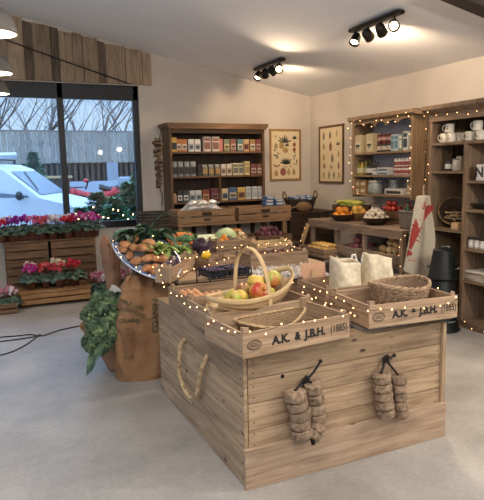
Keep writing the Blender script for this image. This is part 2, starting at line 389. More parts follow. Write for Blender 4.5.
# board fence
fy = 27.0
z1 = 1.6+(AY(70, 132, fy).z-1.6); z0 = AY(70, 163, fy).z
f = thing('yard_fence', 'tall pale board fence across the yard with dark slats beneath', 'fence', (0, fy, 0))
mb = MB(); x = -9
while x < 15:
    mb.box(x, x+.235, -.02, .02, z0+R.uniform(-.01, .01), z1+R.uniform(-.015, .015), grain=2); x += .25
mb.build('upper_boards', wood('a39a8e', '7f776c', .8, .2, .2), f)
mb = MB(); x = -9
while x < 15: mb.box(x, x+.14, .1, .13, .0, z0+.02, grain=2); x += .26
mb.build('lower_slats', wood('5d5148', '40372f', .8, .2, .1), f)
MB().box(-9, 15, -.03, .05, z1, z1+.07).build('top_rail', wood('8a8178', '6c645b'), f)
MB().box(-9, 15, -.9, .3, GZ, AY(100, 181, fy).z).build('base_wall', plain('9fa6b0', .8), f)
for px in (112, 5): xx = AY(px, 170, fy).x; MB().box(xx-.25, xx+.25, -.16, .0, 0, z0).build('fence_post', plain('8d9298', .7), f)
MB().box(-9, 15, .5, .6, GZ, z0+.1).build('recess_shade', plain('2b2a2a', .9), f)  # dark sheet standing in for the shade of the recess behind the slats
pk = AY(56, 177, 19.5); tag(MB().box(pk.x-.5, pk.x+.5, 19.4, 19.5, pk.z-.04, pk.z+.04).build('timber_plank', W_PALE), 'pale timber plank lying on a stand in front of the fence', 'plank')
tag(MB().box(pk.x-.4, pk.x+.4, 19.38, 19.52, gz(19.4)-.02, pk.z-.041).build('plank_stand', W_DARK), 'dark stand under the pale plank by the fence', 'stand')
# bare trees
BARK = plain('5c5450', .9, 0, .2, 6)
def tree_mesh(seed, h):
    r = random.Random(seed); tr = MB(); br = MB()
    def grow(p, d, L, rad, lev):
        pts = [p]; q = p.copy(); dd = d.copy(); n = 4
        for i in range(n):
            dd = (dd+V((r.uniform(-1, 1), r.uniform(-.6, .6), r.uniform(-.3, .7)))*.16).normalized(); q = q+dd*L/n; pts.append(q.copy())
        (tr if lev == 0 else br).tube(pts, [rad*(1-.5*i/n) for i in range(n+1)], 5 if lev < 2 else 3)
        if lev < 4:
            for i in range((5, 4, 3, 3)[lev]):
                k = r.randint(1 if lev else 2, n); ang = r.uniform(.35, .9); az = r.uniform(0, 2*PI)
                side = V((math.cos(az), math.sin(az)*.7, r.uniform(-.1, .4))).normalized()
                grow(pts[k], (dd*math.cos(ang)+side*math.sin(ang)).normalized(), L*r.uniform(.5, .72), rad*.5*(1-.1*k), lev+1)
    grow(V((0, 0, GZ)), V((r.uniform(-.1, .1), 0, 1)), h*.48, h*.013, 0)
    return tr, br
protos = []
def tree_make(s, h):
    def mk():
        t = thing('bare_tree', 'x', 'tree'); a, b = tree_mesh(s, h); a.build('trunk', BARK, t); b.build('branches', BARK, t); return t
    return mk
TP = [Proto(tree_make(s, 8.5)) for s in (3, 5, 8)]
tl = [(-6, 0, 23), (12, 1, 19.5), (33, 2, 21), (45, 0, 19), (62, 1, 24), (80, 2, 20), (98, 0, 22), (112, 1, 19), (124, 2, 22), (135, 0, 20), (150, 1, 22)]
desc = ['bare winter tree rising behind the fence at the window edge by the pendant lamps', 'bare tree behind the fence, just inside the first pane from the lamps', 'bare tree rising behind the fence above the van roof', 'slender bare tree behind the fence above the van windscreen', 'bare tree behind the fence close to the dark window mullion', 'bare tree behind the fence just past the mullion above the red quad bike', 'bare tree behind the fence above the front of the red quad bike', 'bare tree behind the fence above the seat of the red quad bike', 'bare tree behind the fence above the rack of the red quad bike', 'bare tree behind the fence at the window frame nearest the hutch', 'bare tree behind the fence hidden partly by the window wall']
for i, (px, k, y) in enumerate(tl):
    y = 29.5+(i % 3)*7.5; TP[k]((AY(px, 150, y).x, y, 0), (0, 0, R.uniform(-.6, .6)), desc[i], 'bare trees beyond the fence', R.uniform(1.05, 1.35))
# conifers
NEED = mottled('2f5a44', '5d8a6c', 14, .8, rnd=.12); NEED2 = mottled('33603f', '6d9a6c', 14, .8, rnd=.1)
def conifer(h, w, seed, dens, mat=NEED):
    def mk():
        r = random.Random(seed); t = thing('conifer', 'x', 'tree'); MB().tube([(0, 0, 0), (0, 0, h*.97)], [.035, .006], 6).build('stem', BARK, t)
        nb = MB()
        for i in range(dens):
            u = r.random()**.8; z = h*(.05+.93*u); L = w*(1-u)**.8*r.uniform(.55, 1.05)+.05; a = r.uniform(0, 2*PI)
            d = V((math.cos(a), math.sin(a), r.uniform(-.15, .25))); p = V((0, 0, z)); s = d.cross(V((0, 0, 1))).normalized()
            n = 5
            for k in range(n):
                q = p+d*L*(k+1)/n; hh = .16*(1-.4*k/n)*min(1, w*1.2)
                for sg in (-1, 1):
                    e = q+(s*sg*.8+d*.7).normalized()*hh+V((0, 0, r.uniform(-.03, .05)))
                    nb.quad([q-d*.025, q+d*.025, e])
        fo = nb.build('foliage', mat, t); fo['kind'] = 'stuff'; return t
    return mk
P1 = Proto(conifer(1.5, .75, 1, 420, NEED2)); P2 = Proto(conifer(2.3, .7, 2, 420))
for px, pyb, y, s, l in ((80, 230, 9.6, .75, 'low green conifer outside, right behind the dark mullion'), (97, 230, 9.9, .9, 'bushy green conifer outside below the red quad bike'), (114, 230, 9.5, .85, 'bushy green conifer outside with fairy lights under the quad rack'), (130, 230, 9.9, 1.0, 'green conifer outside at the window corner nearest the hutch'), (141, 200, 10.6, 1.1, 'tall green conifer outside hidden partly by the window frame')):
    P1((AY(px, 200, y).x, y, gz(y)), (0, 0, R.uniform(0, 6)), l, 'cut trees outside the window', s)
for px, y, s, l in ((36, 17.0, .95, 'dark slim fir standing behind the white van against the fence'), (50, 18.6, .6, 'dark young fir to the mullion side of the slim fir behind the van'), (18, 17.8, .6, 'low dark fir behind the roof rack of the white van'), (4, 17.2, .6, 'low dark fir behind the van, nearest the pendant lamps'), (58, 16.4, .42, 'small dark fir beside the mullion under the pale plank')):
    P2((AY(px, 200, y).x, y, gz(y)), (0, 0, R.uniform(0, 6)), l, 'dark firs behind the van', s)
# white van
VW = plain('c3ccd6', .3, 0, 0, spec=.5, coat=1); VG = plain('4f6478', .12, 0, 0, spec=.8); VB = plain('1b1d20', .5, 0, 0)
van = thing('van', 'white panel van with a roof rack parked outside the window', 'van', (0, 0, 0))
# side outline x (front = +), z
prof = [(-2.2, .35), (-2.25, 1.0), (-2.1, 1.72), (-1.7, 1.82), (.35, 1.82), (.62, 1.72), (1.32, 1.17), (1.9, 1.02), (2.12, .86), (2.17, .55), (2.1, .3)]
n = len(prof); mb = MB()
ys = [(-.9, .93, .06), (-.86, 1., 0), (.86, 1., 0), (.9, .93, .06)]
mb.grid(lambda u, v: (lambda P, k: V(((P[0])*(.985 if k in (0, 3) else 1), ys[k][0]*(1-.10*max(0, P[1]-1.05)), P[1]-(.03 if k in (0, 3) and P[1] > .9 else 0))))(prof[int(round(u*(n-1)))], int(round(v*3))), n, 4, smooth=False)
mb.add([(x*.985, -.9*(1-.10*max(0, z-1.05)), z-(.03 if z > .9 else 0)) for x, z in prof], [list(range(n))]); mb.add([(x*.985, .9*(1-.10*max(0, z-1.05)), z-(.03 if z > .9 else 0)) for x, z in prof], [list(range(n-1, -1, -1))])
mb.box(-2.2, 2.1, -.88, .88, .28, .36)
body = mb.build('body', VW, van, .03)
def ws(t, y): return V((.62+(1.32-.62)*t+.012, y, 1.72+(1.17-1.72)*t+.012))
MB().quad([ws(.1, -.7), ws(.95, -.8), ws(.95, .8), ws(.1, .7)]).build('windscreen', VG, van)
MB().quad([(-.15, -.868, 1.18), (1.1, -.888, 1.16), (.58, -.842, 1.62), (-.15, -.842, 1.64)]).build('side_window', VG, van)
MB().bar((1.2, -.66, 1.3), (.75, -.1, 1.66), .02, .012).build('wiper', VB, van)
for yy in (-1, 1):
    MB().add([(2.125, .86*yy, .9), (2.0, .905*yy, .95), (1.78, .91*yy, .93), (1.9, .91*yy, .83), (2.15, .84*yy, .78), (2.165, .55*yy, .8), (2.15, .55*yy, .88)], [list(range(7)) if yy < 0 else list(range(6, -1, -1))]).build('headlamp', plain('8c98a6', .15, .4, 0), van)
    MB().ell((.95, 1.02*yy, 1.2), (.06, .11, .09)).tube([(.98, .9*yy, 1.15), (.95, 1.0*yy, 1.17)], .02).build('wing_mirror', VB, van)
MB().box(2.14, 2.18, -.5, .5, .74, .84).box(2.13, 2.2, -.8, .8, .3, .5).build('grille', VB, van, .01)
MB().ell((2.185, 0, .8), (.01, .08, .06)).build('badge', plain('c8ccd0', .3, .6, 0), van)
wm = MB()
def wheel_mb(r, w): return MB().lathe([(0, -w/2), (r*.6, -w/2), (r*.65, -w/2-.01), (r, -w/2+.02), (r, w/2-.02), (r*.65, w/2), (0, w/2)], 18, Matrix.Rotation(PI/2, 4, 'X'))
for x in (-1.4, 1.42):
    for yy in (-.82, .82): 
        q = wheel_mb(.31, .2).build('wheel', VB, van, loc=(x, yy, .31))
        MB().lathe([(0, -.112), (.17, -.105), (.19, -.09)], 14, Matrix.Rotation(PI/2, 4, 'X')).build('hubcap', plain('8c9299', .4, .5, 0), q)
for yy in (-.905, .905):
    MB().tube([(1.42+.4*math.cos(a), yy, .33+.4*math.sin(a)) for a in lin(0, PI, 10)], .04, 5).build('wheel_arch', plain('3a4048', .6), van)
rk = MB()
for x in (-1.5, -.6, .25): rk.box(x-.02, x+.02, -.75, .75, 1.9, 1.93).box(x-.02, x+.02, -.72, -.68, 1.8, 1.92).box(x-.02, x+.02, .68, .72, 1.8, 1.92)
r_ = rk.build('roof_rack', VB, van)
MB().tube([(-1.8, -.5, 1.99), (.75, -.5, 1.99)], .055, 8).build('pipe_carrier', plain('cfd6dc', .3, .3, 0), r_)
MB().tube([(-1.7, -.2, 1.97), (.6, -.2, 1.97)], .04, 8).build('pipe_carrier', plain('aeb5bc', .3, .3, 0), r_)
vp = AY(24, 200, 12.8); van.location = (vp.x-.6, 13.1, gz(13.1)); van.rotation_euler = (0, 0, -.42)
# red quad bike
q = thing('quad_bike', 'red quad bike parked by the fence outside the window', 'quad bike', (0, 0, 0)); RED = plain('c22c34', .35, 0, 0)
for x in (-.62, .62):
    for yy in (-.42, .42): wheel_mb(.29, .24).build('wheel', VB, q, loc=(x, yy, .29))
MB().grid(lambda u, v: V((-1.0+2.0*u, (v-.5)*.5*(1-.3*abs(2*u-1)), .62+.16*math.sin(u*PI*2.2+.4)*(.7)+.1-.25*(abs(v-.5)*2)**3)), 14, 7).build('bodywork', RED, q, solid=.05)
for x in (-.62, .62):
    for s in (-1, 1): MB().grid(lambda u, v: V((x+.4*math.cos(PI*u), s*(.3+.26*v), .36+.3*math.sin(PI*u))), 9, 3).build('mudguard', RED, q, solid=.02)
MB().cbox((.05, 0, .45), (1.0, .3, .3)).build('engine', VB, q, .04)
MB().grid(lambda u, v: V((-.75+.8*u, (v-.5)*.3, .83+.05*math.cos(u*6)-.12*(abs(v-.5)*2)**2)), 8, 5).build('seat', VB, q, solid=.08)
MB().tube([(.3, -.36, 1.0), (.38, -.2, 1.05), (.4, 0, .98), (.38, .2, 1.05), (.3, .36, 1.0)], .018, 6).tube([(.5, 0, .75), (.4, 0, .98)], .03).build('handlebar', VB, q)
MB().ell((.47, 0, 1.03), (.08, .12, .07)).build('headlamp', RED, q)
rk = MB()
for yy in lin(-.35, .35, 5): rk.tube([(.55, yy, .82), (1.05, yy, .82)], .012, 5)
rk.tube([(.55, -.38, .82), (1.08, -.38, .82), (1.08, .38, .82), (.55, .38, .82)], .015, 5).tube([(.8, -.2, .6), (.8, -.2, .82)], .012).tube([(.8, .2, .6), (.8, .2, .82)], .012); rk.build('front_rack', VB, q)
rk = MB().cbox((-.85, 0, .95), (.55, .7, .36)).build('cargo_box', plain('8e959d', .5), q, .06)
qp = AY(101, 190, 21.5); q.location = (qp.x, 21.5, gz(21.5)+.01); q.rotation_euler = (0, 0, PI-.25); q.scale = (1.12,)*3
# little lights in the cut trees
fl = thing('fairy_lights', 'warm fairy lights strung over the cut conifers outside the window', 'fairy lights'); W1 = plain('203020', .8, 0, 0)
BULB = plain('ffdcae', .4, 0, 0, emis='ffc487', estr=9)
pts = [AY(76+62*t, 214+5*math.sin(t*17)+2*math.sin(t*41), 9.05) for t in lin(0, 1, 26)]
MB().tube(pts, .004, 4).build('wire', W1, fl)
bl = MB().ell((0, 0, 0), .012, seg=6, rings=4).build('bulb', BULB, fl, loc=pts[0])
for p in pts[1::2]: dup(bl, p, parent=fl)
# ================================================================== lamps of the room
PEND = mottled('4f4b49', '6b6764', 3, .45, spec=.5)
def pend():
    t = thing('pendant_lamp', 'x', 'lamp'); Rr = .145
    prof = [(Rr, 0), (Rr*.98, .035), (Rr*.9, .085), (Rr*.7, .135), (Rr*.4, .165), (.035, .178), (.03, .23), (0, .235)]
    sh = MB().lathe(prof, 28).build('lamp_shade', PEND, t, solid=.004)
    MB().lathe([(Rr*.97, .003), (Rr*.95, .034), (Rr*.87, .082), (Rr*.67, .13), (Rr*.3, .158), (0, .16)], 28).build('shade_lining', plain('e9dcc6', .6, 0, 0), sh)
    MB().ell((0, 0, .075), .045, seg=12).build('bulb', plain('fff0d8', .4, 0, 0, emis='ffdca8', estr=4), t)
    MB().tube([(0, 0, .23), (0, 0, 1.0)], .005, 5).build('cord', BLACK, t)
    return t
PP = Proto(pend)
def light(kind, loc, power, col, **k):
    d = bpy.data.lights.new(k.pop('name', 'lamp_light'), kind); d.energy = power; d.color = col
    for a, v in k.items():
        if a != 'aim': setattr(d, a, v)
    o = bpy.data.objects.new(d.name, d); COL.objects.link(o); o.location = loc
    if 'aim' in k: o.rotation_euler = (V(k['aim'])-V(loc)).to_track_quat('-Z', 'Y').to_euler()
    return o
WARM = (1, .76, .53); SOFT = (1, .88, .74)
for (px, py, y), l in zip(((-6, 34, 4.25), (-4, 73.5, 5.75), (-4, 94, 7.2)), ('grey dome pendant lamp nearest the camera, topmost of the three', 'grey dome pendant lamp hanging in the middle of the row of three', 'grey dome pendant lamp closest to the window, lowest in view')):
    p = AY(px, py, y); o = PP((p.x, p.y, p.z), None, l, 'dome pendant lamps in a row')
    light('POINT', (p.x, p.y, p.z+.02), 14, SOFT, shadow_soft_size=.05, name='pendant_light')
# ceiling spot bars
SPOTM = plain('2a2521', .4, .4, 0)
def spotbar(name, label, a, b, heads):
    t = thing('ceiling_spot_bar', label, 'spotlight', a, 0, 'spot bars on the ceiling'); d = b-a; dn = d.normalized()
    bar = MB().bar((0, 0, -.03), d+V((0, 0, -.03)), .1, .04).build('bar', SPOTM, t, .018)
    for f, aim, lit in heads:
        p = d*f+V((0, 0, -.05)); ax = V(aim).normalized(); c = p+V((0, 0, -.075))
        qz = ax.to_track_quat('Z', 'Y').to_matrix().to_4x4(); M = Matrix.Translation(c) @ qz
        h = MB().lathe([(0, -.065), (.036, -.06), (.048, -.035), (.052, .042), (.055, .05), (.049, .05), (.044, .03), (0, .028)], 16, M).build('lamp_head', SPOTM, t)
        MB().tube([p, p+V((.02, 0, -.03)), c-ax*.02], .009, 6).build('bracket', SPOTM, h)
        MB().lathe([(0, .03), (.02, .037), (.036, .03)], 14, M).build('bulb', plain('fff0d8', .4, 0, 0, emis='ffd9a6', estr=40 if lit else 0.6), h)
        if lit: light('SPOT', a+c+ax*.06, lit, WARM, aim=a+c+ax*2, spot_size=2.2, spot_blend=.6, shadow_soft_size=.03, name='spot_light')
a = AC(351, 28.5); b = AC(402, 7.5)
spotbar('s', 'dark ceiling spot bar with four heads, nearest above the island', a, b, ((.1, (-.5, -.2, -.75), 70), (.36, (.9, .5, -.35), 30), (.62, (.9, .6, -.5), 30), (.86, (-.55, -.72, -.42), 110)))
a = AC(255.5, 67.5); b = AC(283, 56.5)
spotbar('s', 'dark ceiling spot bar farther back, above the framed prints', a, b, ((.1, (-.5, -.2, -.8), 60), (.36, (.3, .6, -.5), 25), (.62, (.9, .2, -.45), 25), (.86, (-.4, -.75, -.45), 80)))
# fill lights without lamp bodies, added behind the viewpoint to brighten room and ceiling
for x, y in ((3.4, 1.3), (.3, 1.2), (3.4, -1.2), (.3, -1.2)):
    light('POINT', (x, y, cz(x)-.85), 85, (1, .95, .89), shadow_soft_size=.05, name='rear_fill_light')
# ------------------------------------------------------------------ daylight
wd = bpy.data.worlds.new('sky'); scene.world = wd; wd.use_nodes = True; nt = wd.node_tree; N, L = nt.nodes, nt.links
tc = N.new('ShaderNodeTexCoord'); sx = N.new('ShaderNodeSeparateXYZ'); L.new(tc.outputs['Generated'], sx.inputs['Vector'])
rp = N.new('ShaderNodeValToRGB'); e = rp.color_ramp.elements; e[0].position = 0; e[0].color = hx('bfd8f4'); e[1].position = .4; e[1].color = hx('9cc0ee')
L.new(sx.outputs['Z'], rp.inputs['Fac']); L.new(rp.outputs['Color'], N['Background'].inputs['Color']); 
mr = N.new('ShaderNodeMapRange'); mr.inputs['From Min'].default_value = .22; mr.inputs['From Max'].default_value = .6; mr.inputs['To Min'].default_value = 1.15; mr.inputs['To Max'].default_value = 5.0
L.new(sx.outputs['Z'], mr.inputs['Value']); L.new(mr.outputs['Result'], N['Background'].inputs['Strength'])
def portal(loc, sx_, sy_, aim):
    o = light('AREA', loc, 1, (1, 1, 1), shape='RECTANGLE', size=sx_, size_y=sy_, aim=aim, name='daylight_portal'); o.data.cycles.is_portal = True
portal((.2, WY+.2, 1.8), 3.8, 1.9, (.2, 0, 1.8)); portal((LX-.2, 3.7, 1.35), 5.3, 2.6, (5, 3.7, 1.35)); portal((.5, FR-.2, 1.3), 4.1, 2.6, (.5, 5, 1.3))
vs = scene.view_settings; vs.view_transform = 'Standard'; vs.look = 'None'; vs.gamma = 1; vs.use_curve_mapping = False; vs.exposure = 0.13
scene.cycles.use_denoising = True; scene.cycles.sample_clamp_indirect = 4; scene.cycles.max_bounces = 8; scene.cycles.transparent_max_bounces = 12
# ================================================================== big box in the foreground
BX0, BX1, BY0, BY1, BH = 1.13, 2.385, 2.455, 3.92, .70
NAIL = plain('3a322b', .6, .3, 0)
isl = thing('display_box', 'large weathered wooden box made of pallet boards, carrying the crates in front', 'box', (0, 0, 0))
def plank_panel(zs, gap=.004): return [(zs[i]+gap/2, zs[i+1]-gap/2) for i in range(len(zs)-1)]
mb = MB()
for a, b in plank_panel([0, .2, .3, .44, .57, BH]): mb.box(BX0+.005, BX1, BY0, BY0+.02, a, b)
fp = mb.build('front_panel', W_OLD, isl, .002)
nl = MB().lathe([(0, 0), (.004, 0), (.004, .003), (0, .003)], 6).build('nail', NAIL, fp); first = True
for z in (.25, .37, .5, .63):
    for x in (BX0+.035, BX1-.03, BX1-.36):
        for dz in (-.03, .03):
            if first: put(nl, (x, BY0+.001, z+dz), (PI/2, 0, 0)); first = False
            else: dup(nl, (x, BY0+.001, z+dz), (PI/2, 0, 0), parent=fp)
MB().lathe([(0, 0), (.011, 0), (.011, .002), (0, .002)], 10, Matrix.Translation((BX0+.2, BY0+.0005, .555)) @ Matrix.Rotation(PI/2, 4, 'X')).build('knot_hole', plain('120d0a', .9, 0, 0), fp)
mb = MB()
for a, b in plank_panel([0, .17, .35, .53, BH]): mb.box(BX0-.02, BX0, BY0-.005, BY1, a, b)
sp = mb.build('side_panel', W_OLD, isl, .002)
for z in (.08, .26, .44, .61):
    for y in (BY0+.03, BY1-.05):
        for dz in (-.04, .04): dup(nl, (BX0-.0205, y, z+dz), (0, -PI/2, 0), parent=sp)
mb = MB()
for a, b in plank_panel([0, .17, .35, .53, BH]): mb.box(BX1, BX1+.02, BY0, BY1, a, b)
mb.build('side_panel', W_OLD, isl, .002)
mb = MB()
for a, b in plank_panel([0, .17, .35, .53, BH]): mb.box(BX0, BX1, BY1-.02, BY1, a, b)
mb.build('back_panel', W_OLD, isl, .002)
mb = MB()
for a, b in plank_panel(lin(BY0+.022, BY1-.022, 11), .02): mb.box(BX0, BX1, a, b, BH-.022, BH-.003)
mb.build('top_slats', W_OLD, isl, .002)
MB().box(BX1-.002, BX1+.022, BY0-.02, BY0, .0, BH).build('corner_batten', W_OLD, isl, .002)
MB().box(BX0-.03, BX1+.03, BY0-.026, BY0-.002, .0, .215).build('plinth_board', wood('b29a82', '8d745d', .7, .05, .6, .8, .35), isl, .003)
rp = [V((BX0-.02, 3.335, .55)), V((BX0-.05, 3.34, .5)), V((BX0-.06, 3.36, .33)), V((BX0-.06, 3.27, .255)), V((BX0-.065, 3.12, .245)), V((BX0-.06, 3.02, .32)), V((BX0-.055, 2.95, .48)), V((BX0-.02, 2.935, .56))]
pts = catmull(rp, 8); rm = MB()
for k in range(3):          # three twisted strands
    sp_ = []
    for i, p in enumerate(pts):
        t = (pts[min(i+1, len(pts)-1)]-pts[max(i-1, 0)]).normalized(); u = t.cross(V((1, 0, 0))).normalized(); w = t.cross(u); a = i*.95+k*2*PI/3
        sp_.append(p+(u*math.cos(a)+w*math.sin(a))*.0072)
    rm.tube(sp_, .0082, 6)
rm.build('rope_handle', mottled('c9b08a', 'a08560', 40, .9, bump=.3), isl)

# ------------------------------------------------------------------ cork net floats hung on the box
def float_pair(name, label, nail, specs, knot):
    t = thing(name, label, 'net floats', nail, 0)
    r = MB()
    for s in specs: r.tube(catmull([V((0, 0, 0)), V((s['top'][0]*.4, -.03, s['top'][2]*.45)), V(s['top'])+V((0, 0, .0))], 6), .0065, 6)
    r.tube(catmull([V((-.01, -.012, -.02)), V((.01, -.03, .005)), V((.0, -.022, .02)), V((-.012, -.02, -.01)), V((.015, -.028, -.015))], 5), .0075, 6)
    r.tube(catmull([V((0, -.02, 0)), V((knot[0]*.5, -.028, knot[1]*.45)), V((knot[0], -.025, knot[1]))], 5), .006, 6).ell((knot[0], -.025, knot[1]), .011, seg=7, rings=5)
    r.build('rope', ROPE_D, t)
    MB().tube([(0, .02, 0), (0, -.02, .003)], .005, 6).build('nail', NAIL, t)
    for s in specs:
        p = V(s['top']); d = (V(s['end'])-p); L = d.length/s['n']; d.normalize(); Q = d.to_track_quat('Z', 'Y').to_matrix().to_4x4()
        for k in range(s['n']):
            rr = s['r']*R.uniform(.94, 1.04); j = V((R.uniform(-.004, .004), R.uniform(-.003, .003), 0))
            M = Matrix.Translation(p+d*(L*k)+j) @ Q @ Matrix.Rotation(R.uniform(-.09, .09), 4, 'X') @ Matrix.Rotation(R.uniform(0, 6), 4, 'Z')
            pr = [(0, .001), (rr*.86, .001), (rr*.975, L*.07), (rr, L*.2), (rr*.995, L*.75), (rr*.975, L*.88), (rr*.86, L*.955), (0, L*.955)]
            c = MB()
            n = len(pr)
            c.grid(lambda u, v: (lambda q, a: V((q[0]*math.cos(a), q[0]*math.sin(a), q[1]))*(1)+V((math.cos(a), math.sin(a), 0))*(.0035*noise.noise(V((math.cos(a)*3, math.sin(a)*3, k*5+q[1]*60))) if q[0] else 0))(pr[int(round(v*(n-1)))], -u*2*PI), 20, n, cu=True, M=M)
            c.build('cork_disc', mottled('604d3b', '97806a', 44, .95, (.3, .62), .9, rnd=.2), t)
        if s.get('tail'): MB().tube([p+d*(L*s['n']-.01), V(s['tail'])], .011, 7).build('rope_end', ROPE_D, t)
    return t
y_ = BY0-.027
def rel(px, py, o, y): q = AY(px, py, y); return (q.x-o.x, q.y-o.y, q.z-o.z)
n1 = AY(304, 379, BY0-.002)
float_pair('net_floats', 'pair of cork net floats hung near the box corner with the stamped crate', n1,
    [dict(top=rel(295, 391, n1, BY0-.075), end=rel(303, 437, n1, BY0-.085), n=5, r=.056), dict(top=rel(312, 383, n1, BY0-.05), end=rel(318, 423, n1, BY0-.055), n=4, r=.05), dict(top=rel(320, 424, n1, BY0-.07), end=rel(310, 438, n1, BY0-.08), n=2, r=.042, tail=rel(313.5, 444, n1, BY0-.08))], (.085, .09))
n2 = AY(384, 358, BY0-.002)
float_pair('net_floats', 'pair of cork net floats hung below the crate with the round wicker basket', n2,
    [dict(top=rel(381, 374, n2, BY0-.06), end=rel(386, 417, n2, BY0-.075), n=5, r=.053), dict(top=rel(398, 375, n2, BY0-.045), end=rel(401, 418, n2, BY0-.06), n=5, r=.042)], (.05, .015))

# ------------------------------------------------------------------ wooden produce crates
def crate(label, w, d, h, loc, rz=0, mat=W_CRATE, group=None, text=None, boards=1, post=.02, name='produce_crate', tilt=None, th=.012, stamp=False, plate=False):
    t = thing(name, label, 'crate', loc, (tilt or 0, 0, rz), group)
    def board(nm, f):
        m_ = MB()
        for k in range(boards):
            a = h*k/boards+(.004 if k else .008); b = h*(k+1)/boards-(.008 if boards > 1 and k < boards-1 else 0)
            f(m_, a, b)
        return m_.build(nm, mat, t, .0018)
    fb = board('front_board', lambda m_, a, b: m_.box(-w/2, w/2, -d/2, -d/2+th, a, b))
    board('back_board', lambda m_, a, b: m_.box(-w/2, w/2, d/2-th, d/2, a, b))
    for s in (-1, 1): board('side_board', lambda m_, a, b: m_.box(*((-w/2, -w/2+th) if s < 0 else (w/2-th, w/2)), -d/2+th+.0005, d/2-th-.0005, a, b))
    m_ = MB()
    for k in range(4): m_.box(-w/2+th, w/2-th, -d/2+th+(d-2*th)*k/4+.004, -d/2+th+(d-2*th)*(k+1)/4-.004, 0, .008)
    m_.build('base_boards', mat, t)
    for sx_ in (-1, 1):
        for sy_ in (-1, 1):
            x0, y0 = sx_*(w/2-th-.0005), sy_*(d/2-th-.0005); c = .03
            MB().add([(x0, y0, .009), (x0-sx_*c, y0, .009), (x0, y0-sy_*c, .009), (x0, y0, h+post), (x0-sx_*c, y0, h+post), (x0, y0-sy_*c, h+post)], [(0, 1, 2), (3, 5, 4), (0, 3, 4, 1), (1, 4, 5, 2), (2, 5, 3, 0)]).build('corner_post', mat, t)
    INK = plain('23211f', .8, 0, .25, 90)
    if text:
        x = -w/2+.0
        M = Matrix.Translation((0, -d/2-.0012, h*.52)) @ FRONT
        for tx, fx, sz, sx_, bo in text: lettering(tx, sz, INK, 'lettering', fb, Matrix.Translation((fx*w, 0, 0)) @ M, bo, sx=sx_)
    if stamp:
        el = MB(); cx, cz_ = -w*.40, h*.5
        for k in (1., .82): el.tube([(cx+.04*k*math.cos(a), -d/2-.001, cz_+.024*k*math.sin(a)) for a in lin(0, 2*PI, 25)[:-1]], .0013, 4, closed=True)
        for dz, L in ((.008, .02), (0, .026), (-.008, .02)): el.box(cx-L, cx+L, -d/2-.0012, -d/2+.001, cz_+dz-.0018, cz_+dz+.0018)
        el.build('stamp', plain('4a3d31', .8, 0, .2), fb)
    if plate:
        m_ = MB(); m_.box(-.07, .07, -d/2-.002, -d/2, h*.55, h*.8).box(-.05, .05, -d/2-.002, -d/2, h*.18, h*.34); m_.build('stencil_mark', plain('3b2a1d', .8, 0, .3, 60), fb)
    return t
TXT = lambda s: [('A.K.', -.165, .058*s, 1., .0032), ('&', -.015, .054*s, .95, .0032), ('J.B.H.', .155, .058*s, 1., .0032), ('(1885)', .39, .058*s, .74, .0006)]
CB = BH+.001
ra = .085
def rot2(c, a, x, y): return (c[0]+x*math.cos(a)-y*math.sin(a), c[1]+x*math.sin(a)+y*math.cos(a))
CRH = .135
CB2 = CB+.028
tag(MB().box(-.28, .38, -.38, .40, 0, .026).build('slate_board', mottled('6d6a66', '8d8984', 14, .8)), 'grey board lying under the crates with the round basket and the tote bags', 'board').location = (2.15, 2.87, CB)
ca = rot2((1.075, 2.375), ra, .325, .205)
crA = crate('shallow wooden crate lettered A.K. & J.B.H. (1885), holding a flat empty wicker basket', .65, .41, CRH, (*ca, CB), ra, text=TXT(1), stamp=True)
crB = crate('shallow wooden crate lettered A.K. & J.B.H. (1885), holding the round wicker basket', .59, .42, CRH, (*rot2((1.85, 2.43), -.07, .295, .21), CB2), -.07, text=TXT(.95), stamp=True)
cr2 = crate('plain wooden crate on the island beneath the apple trug', .66, .385, CRH, (1.42, 3.03, CB), .03)
cr3 = crate('plain wooden crate on the island holding the brown eggs', .66, .385, CRH, (1.43, 3.425, CB), .01, mat=W_CRATE2)
crC = crate('plain wooden crate on the island holding the two canvas tote bags', .68, .38, CRH, (2.23, 3.08, CB2), -.04, mat=W_CRATE2)
# flat wicker basket with a pointed end, in the lettered crate
WK = weave('a98d6a', '6f5639', 70, 60); WK2 = weave('a3866a', '6b5340', 50, 90)
bk = thing('wicker_basket', 'flat empty wicker basket with a pointed end lying in the lettered crate', 'basket', (*rot2(ca, ra, -.06, -.02), CB+.0095), ra+.12)
def bshape(a):
    x, y = math.cos(a), math.sin(a); k = 1.0+.22*max(0, math.cos(a))**6
    return V((.2*x*k, .142*y*(1-.25*max(0, math.cos(a))), 0))
def bfn(u, v): p = bshape(u*2*PI)*(.66+.34*min(1, v)); p.z = .118*v+.014*math.cos(u*4*PI)*v; return p
MB().grid(bfn, 40, 8, cu=True, su=1.2, sv=.12).build('basket_wall', WK, bk, solid=.006)
MB().grid(lambda u, v: bshape(u*2*PI)*(.67*v)+V((0, 0, .003+.006*math.sin(v*3))), 40, 6, cu=True, su=1.2, sv=.2).build('basket_base', WK, bk, solid=.005)
MB().tube([bfn(u, 1.02) for u in lin(0, 1, 41)[:-1]], .0085, 7, closed=True).build('rim', mottled('b3976f', '86694a', 40, .7), bk)
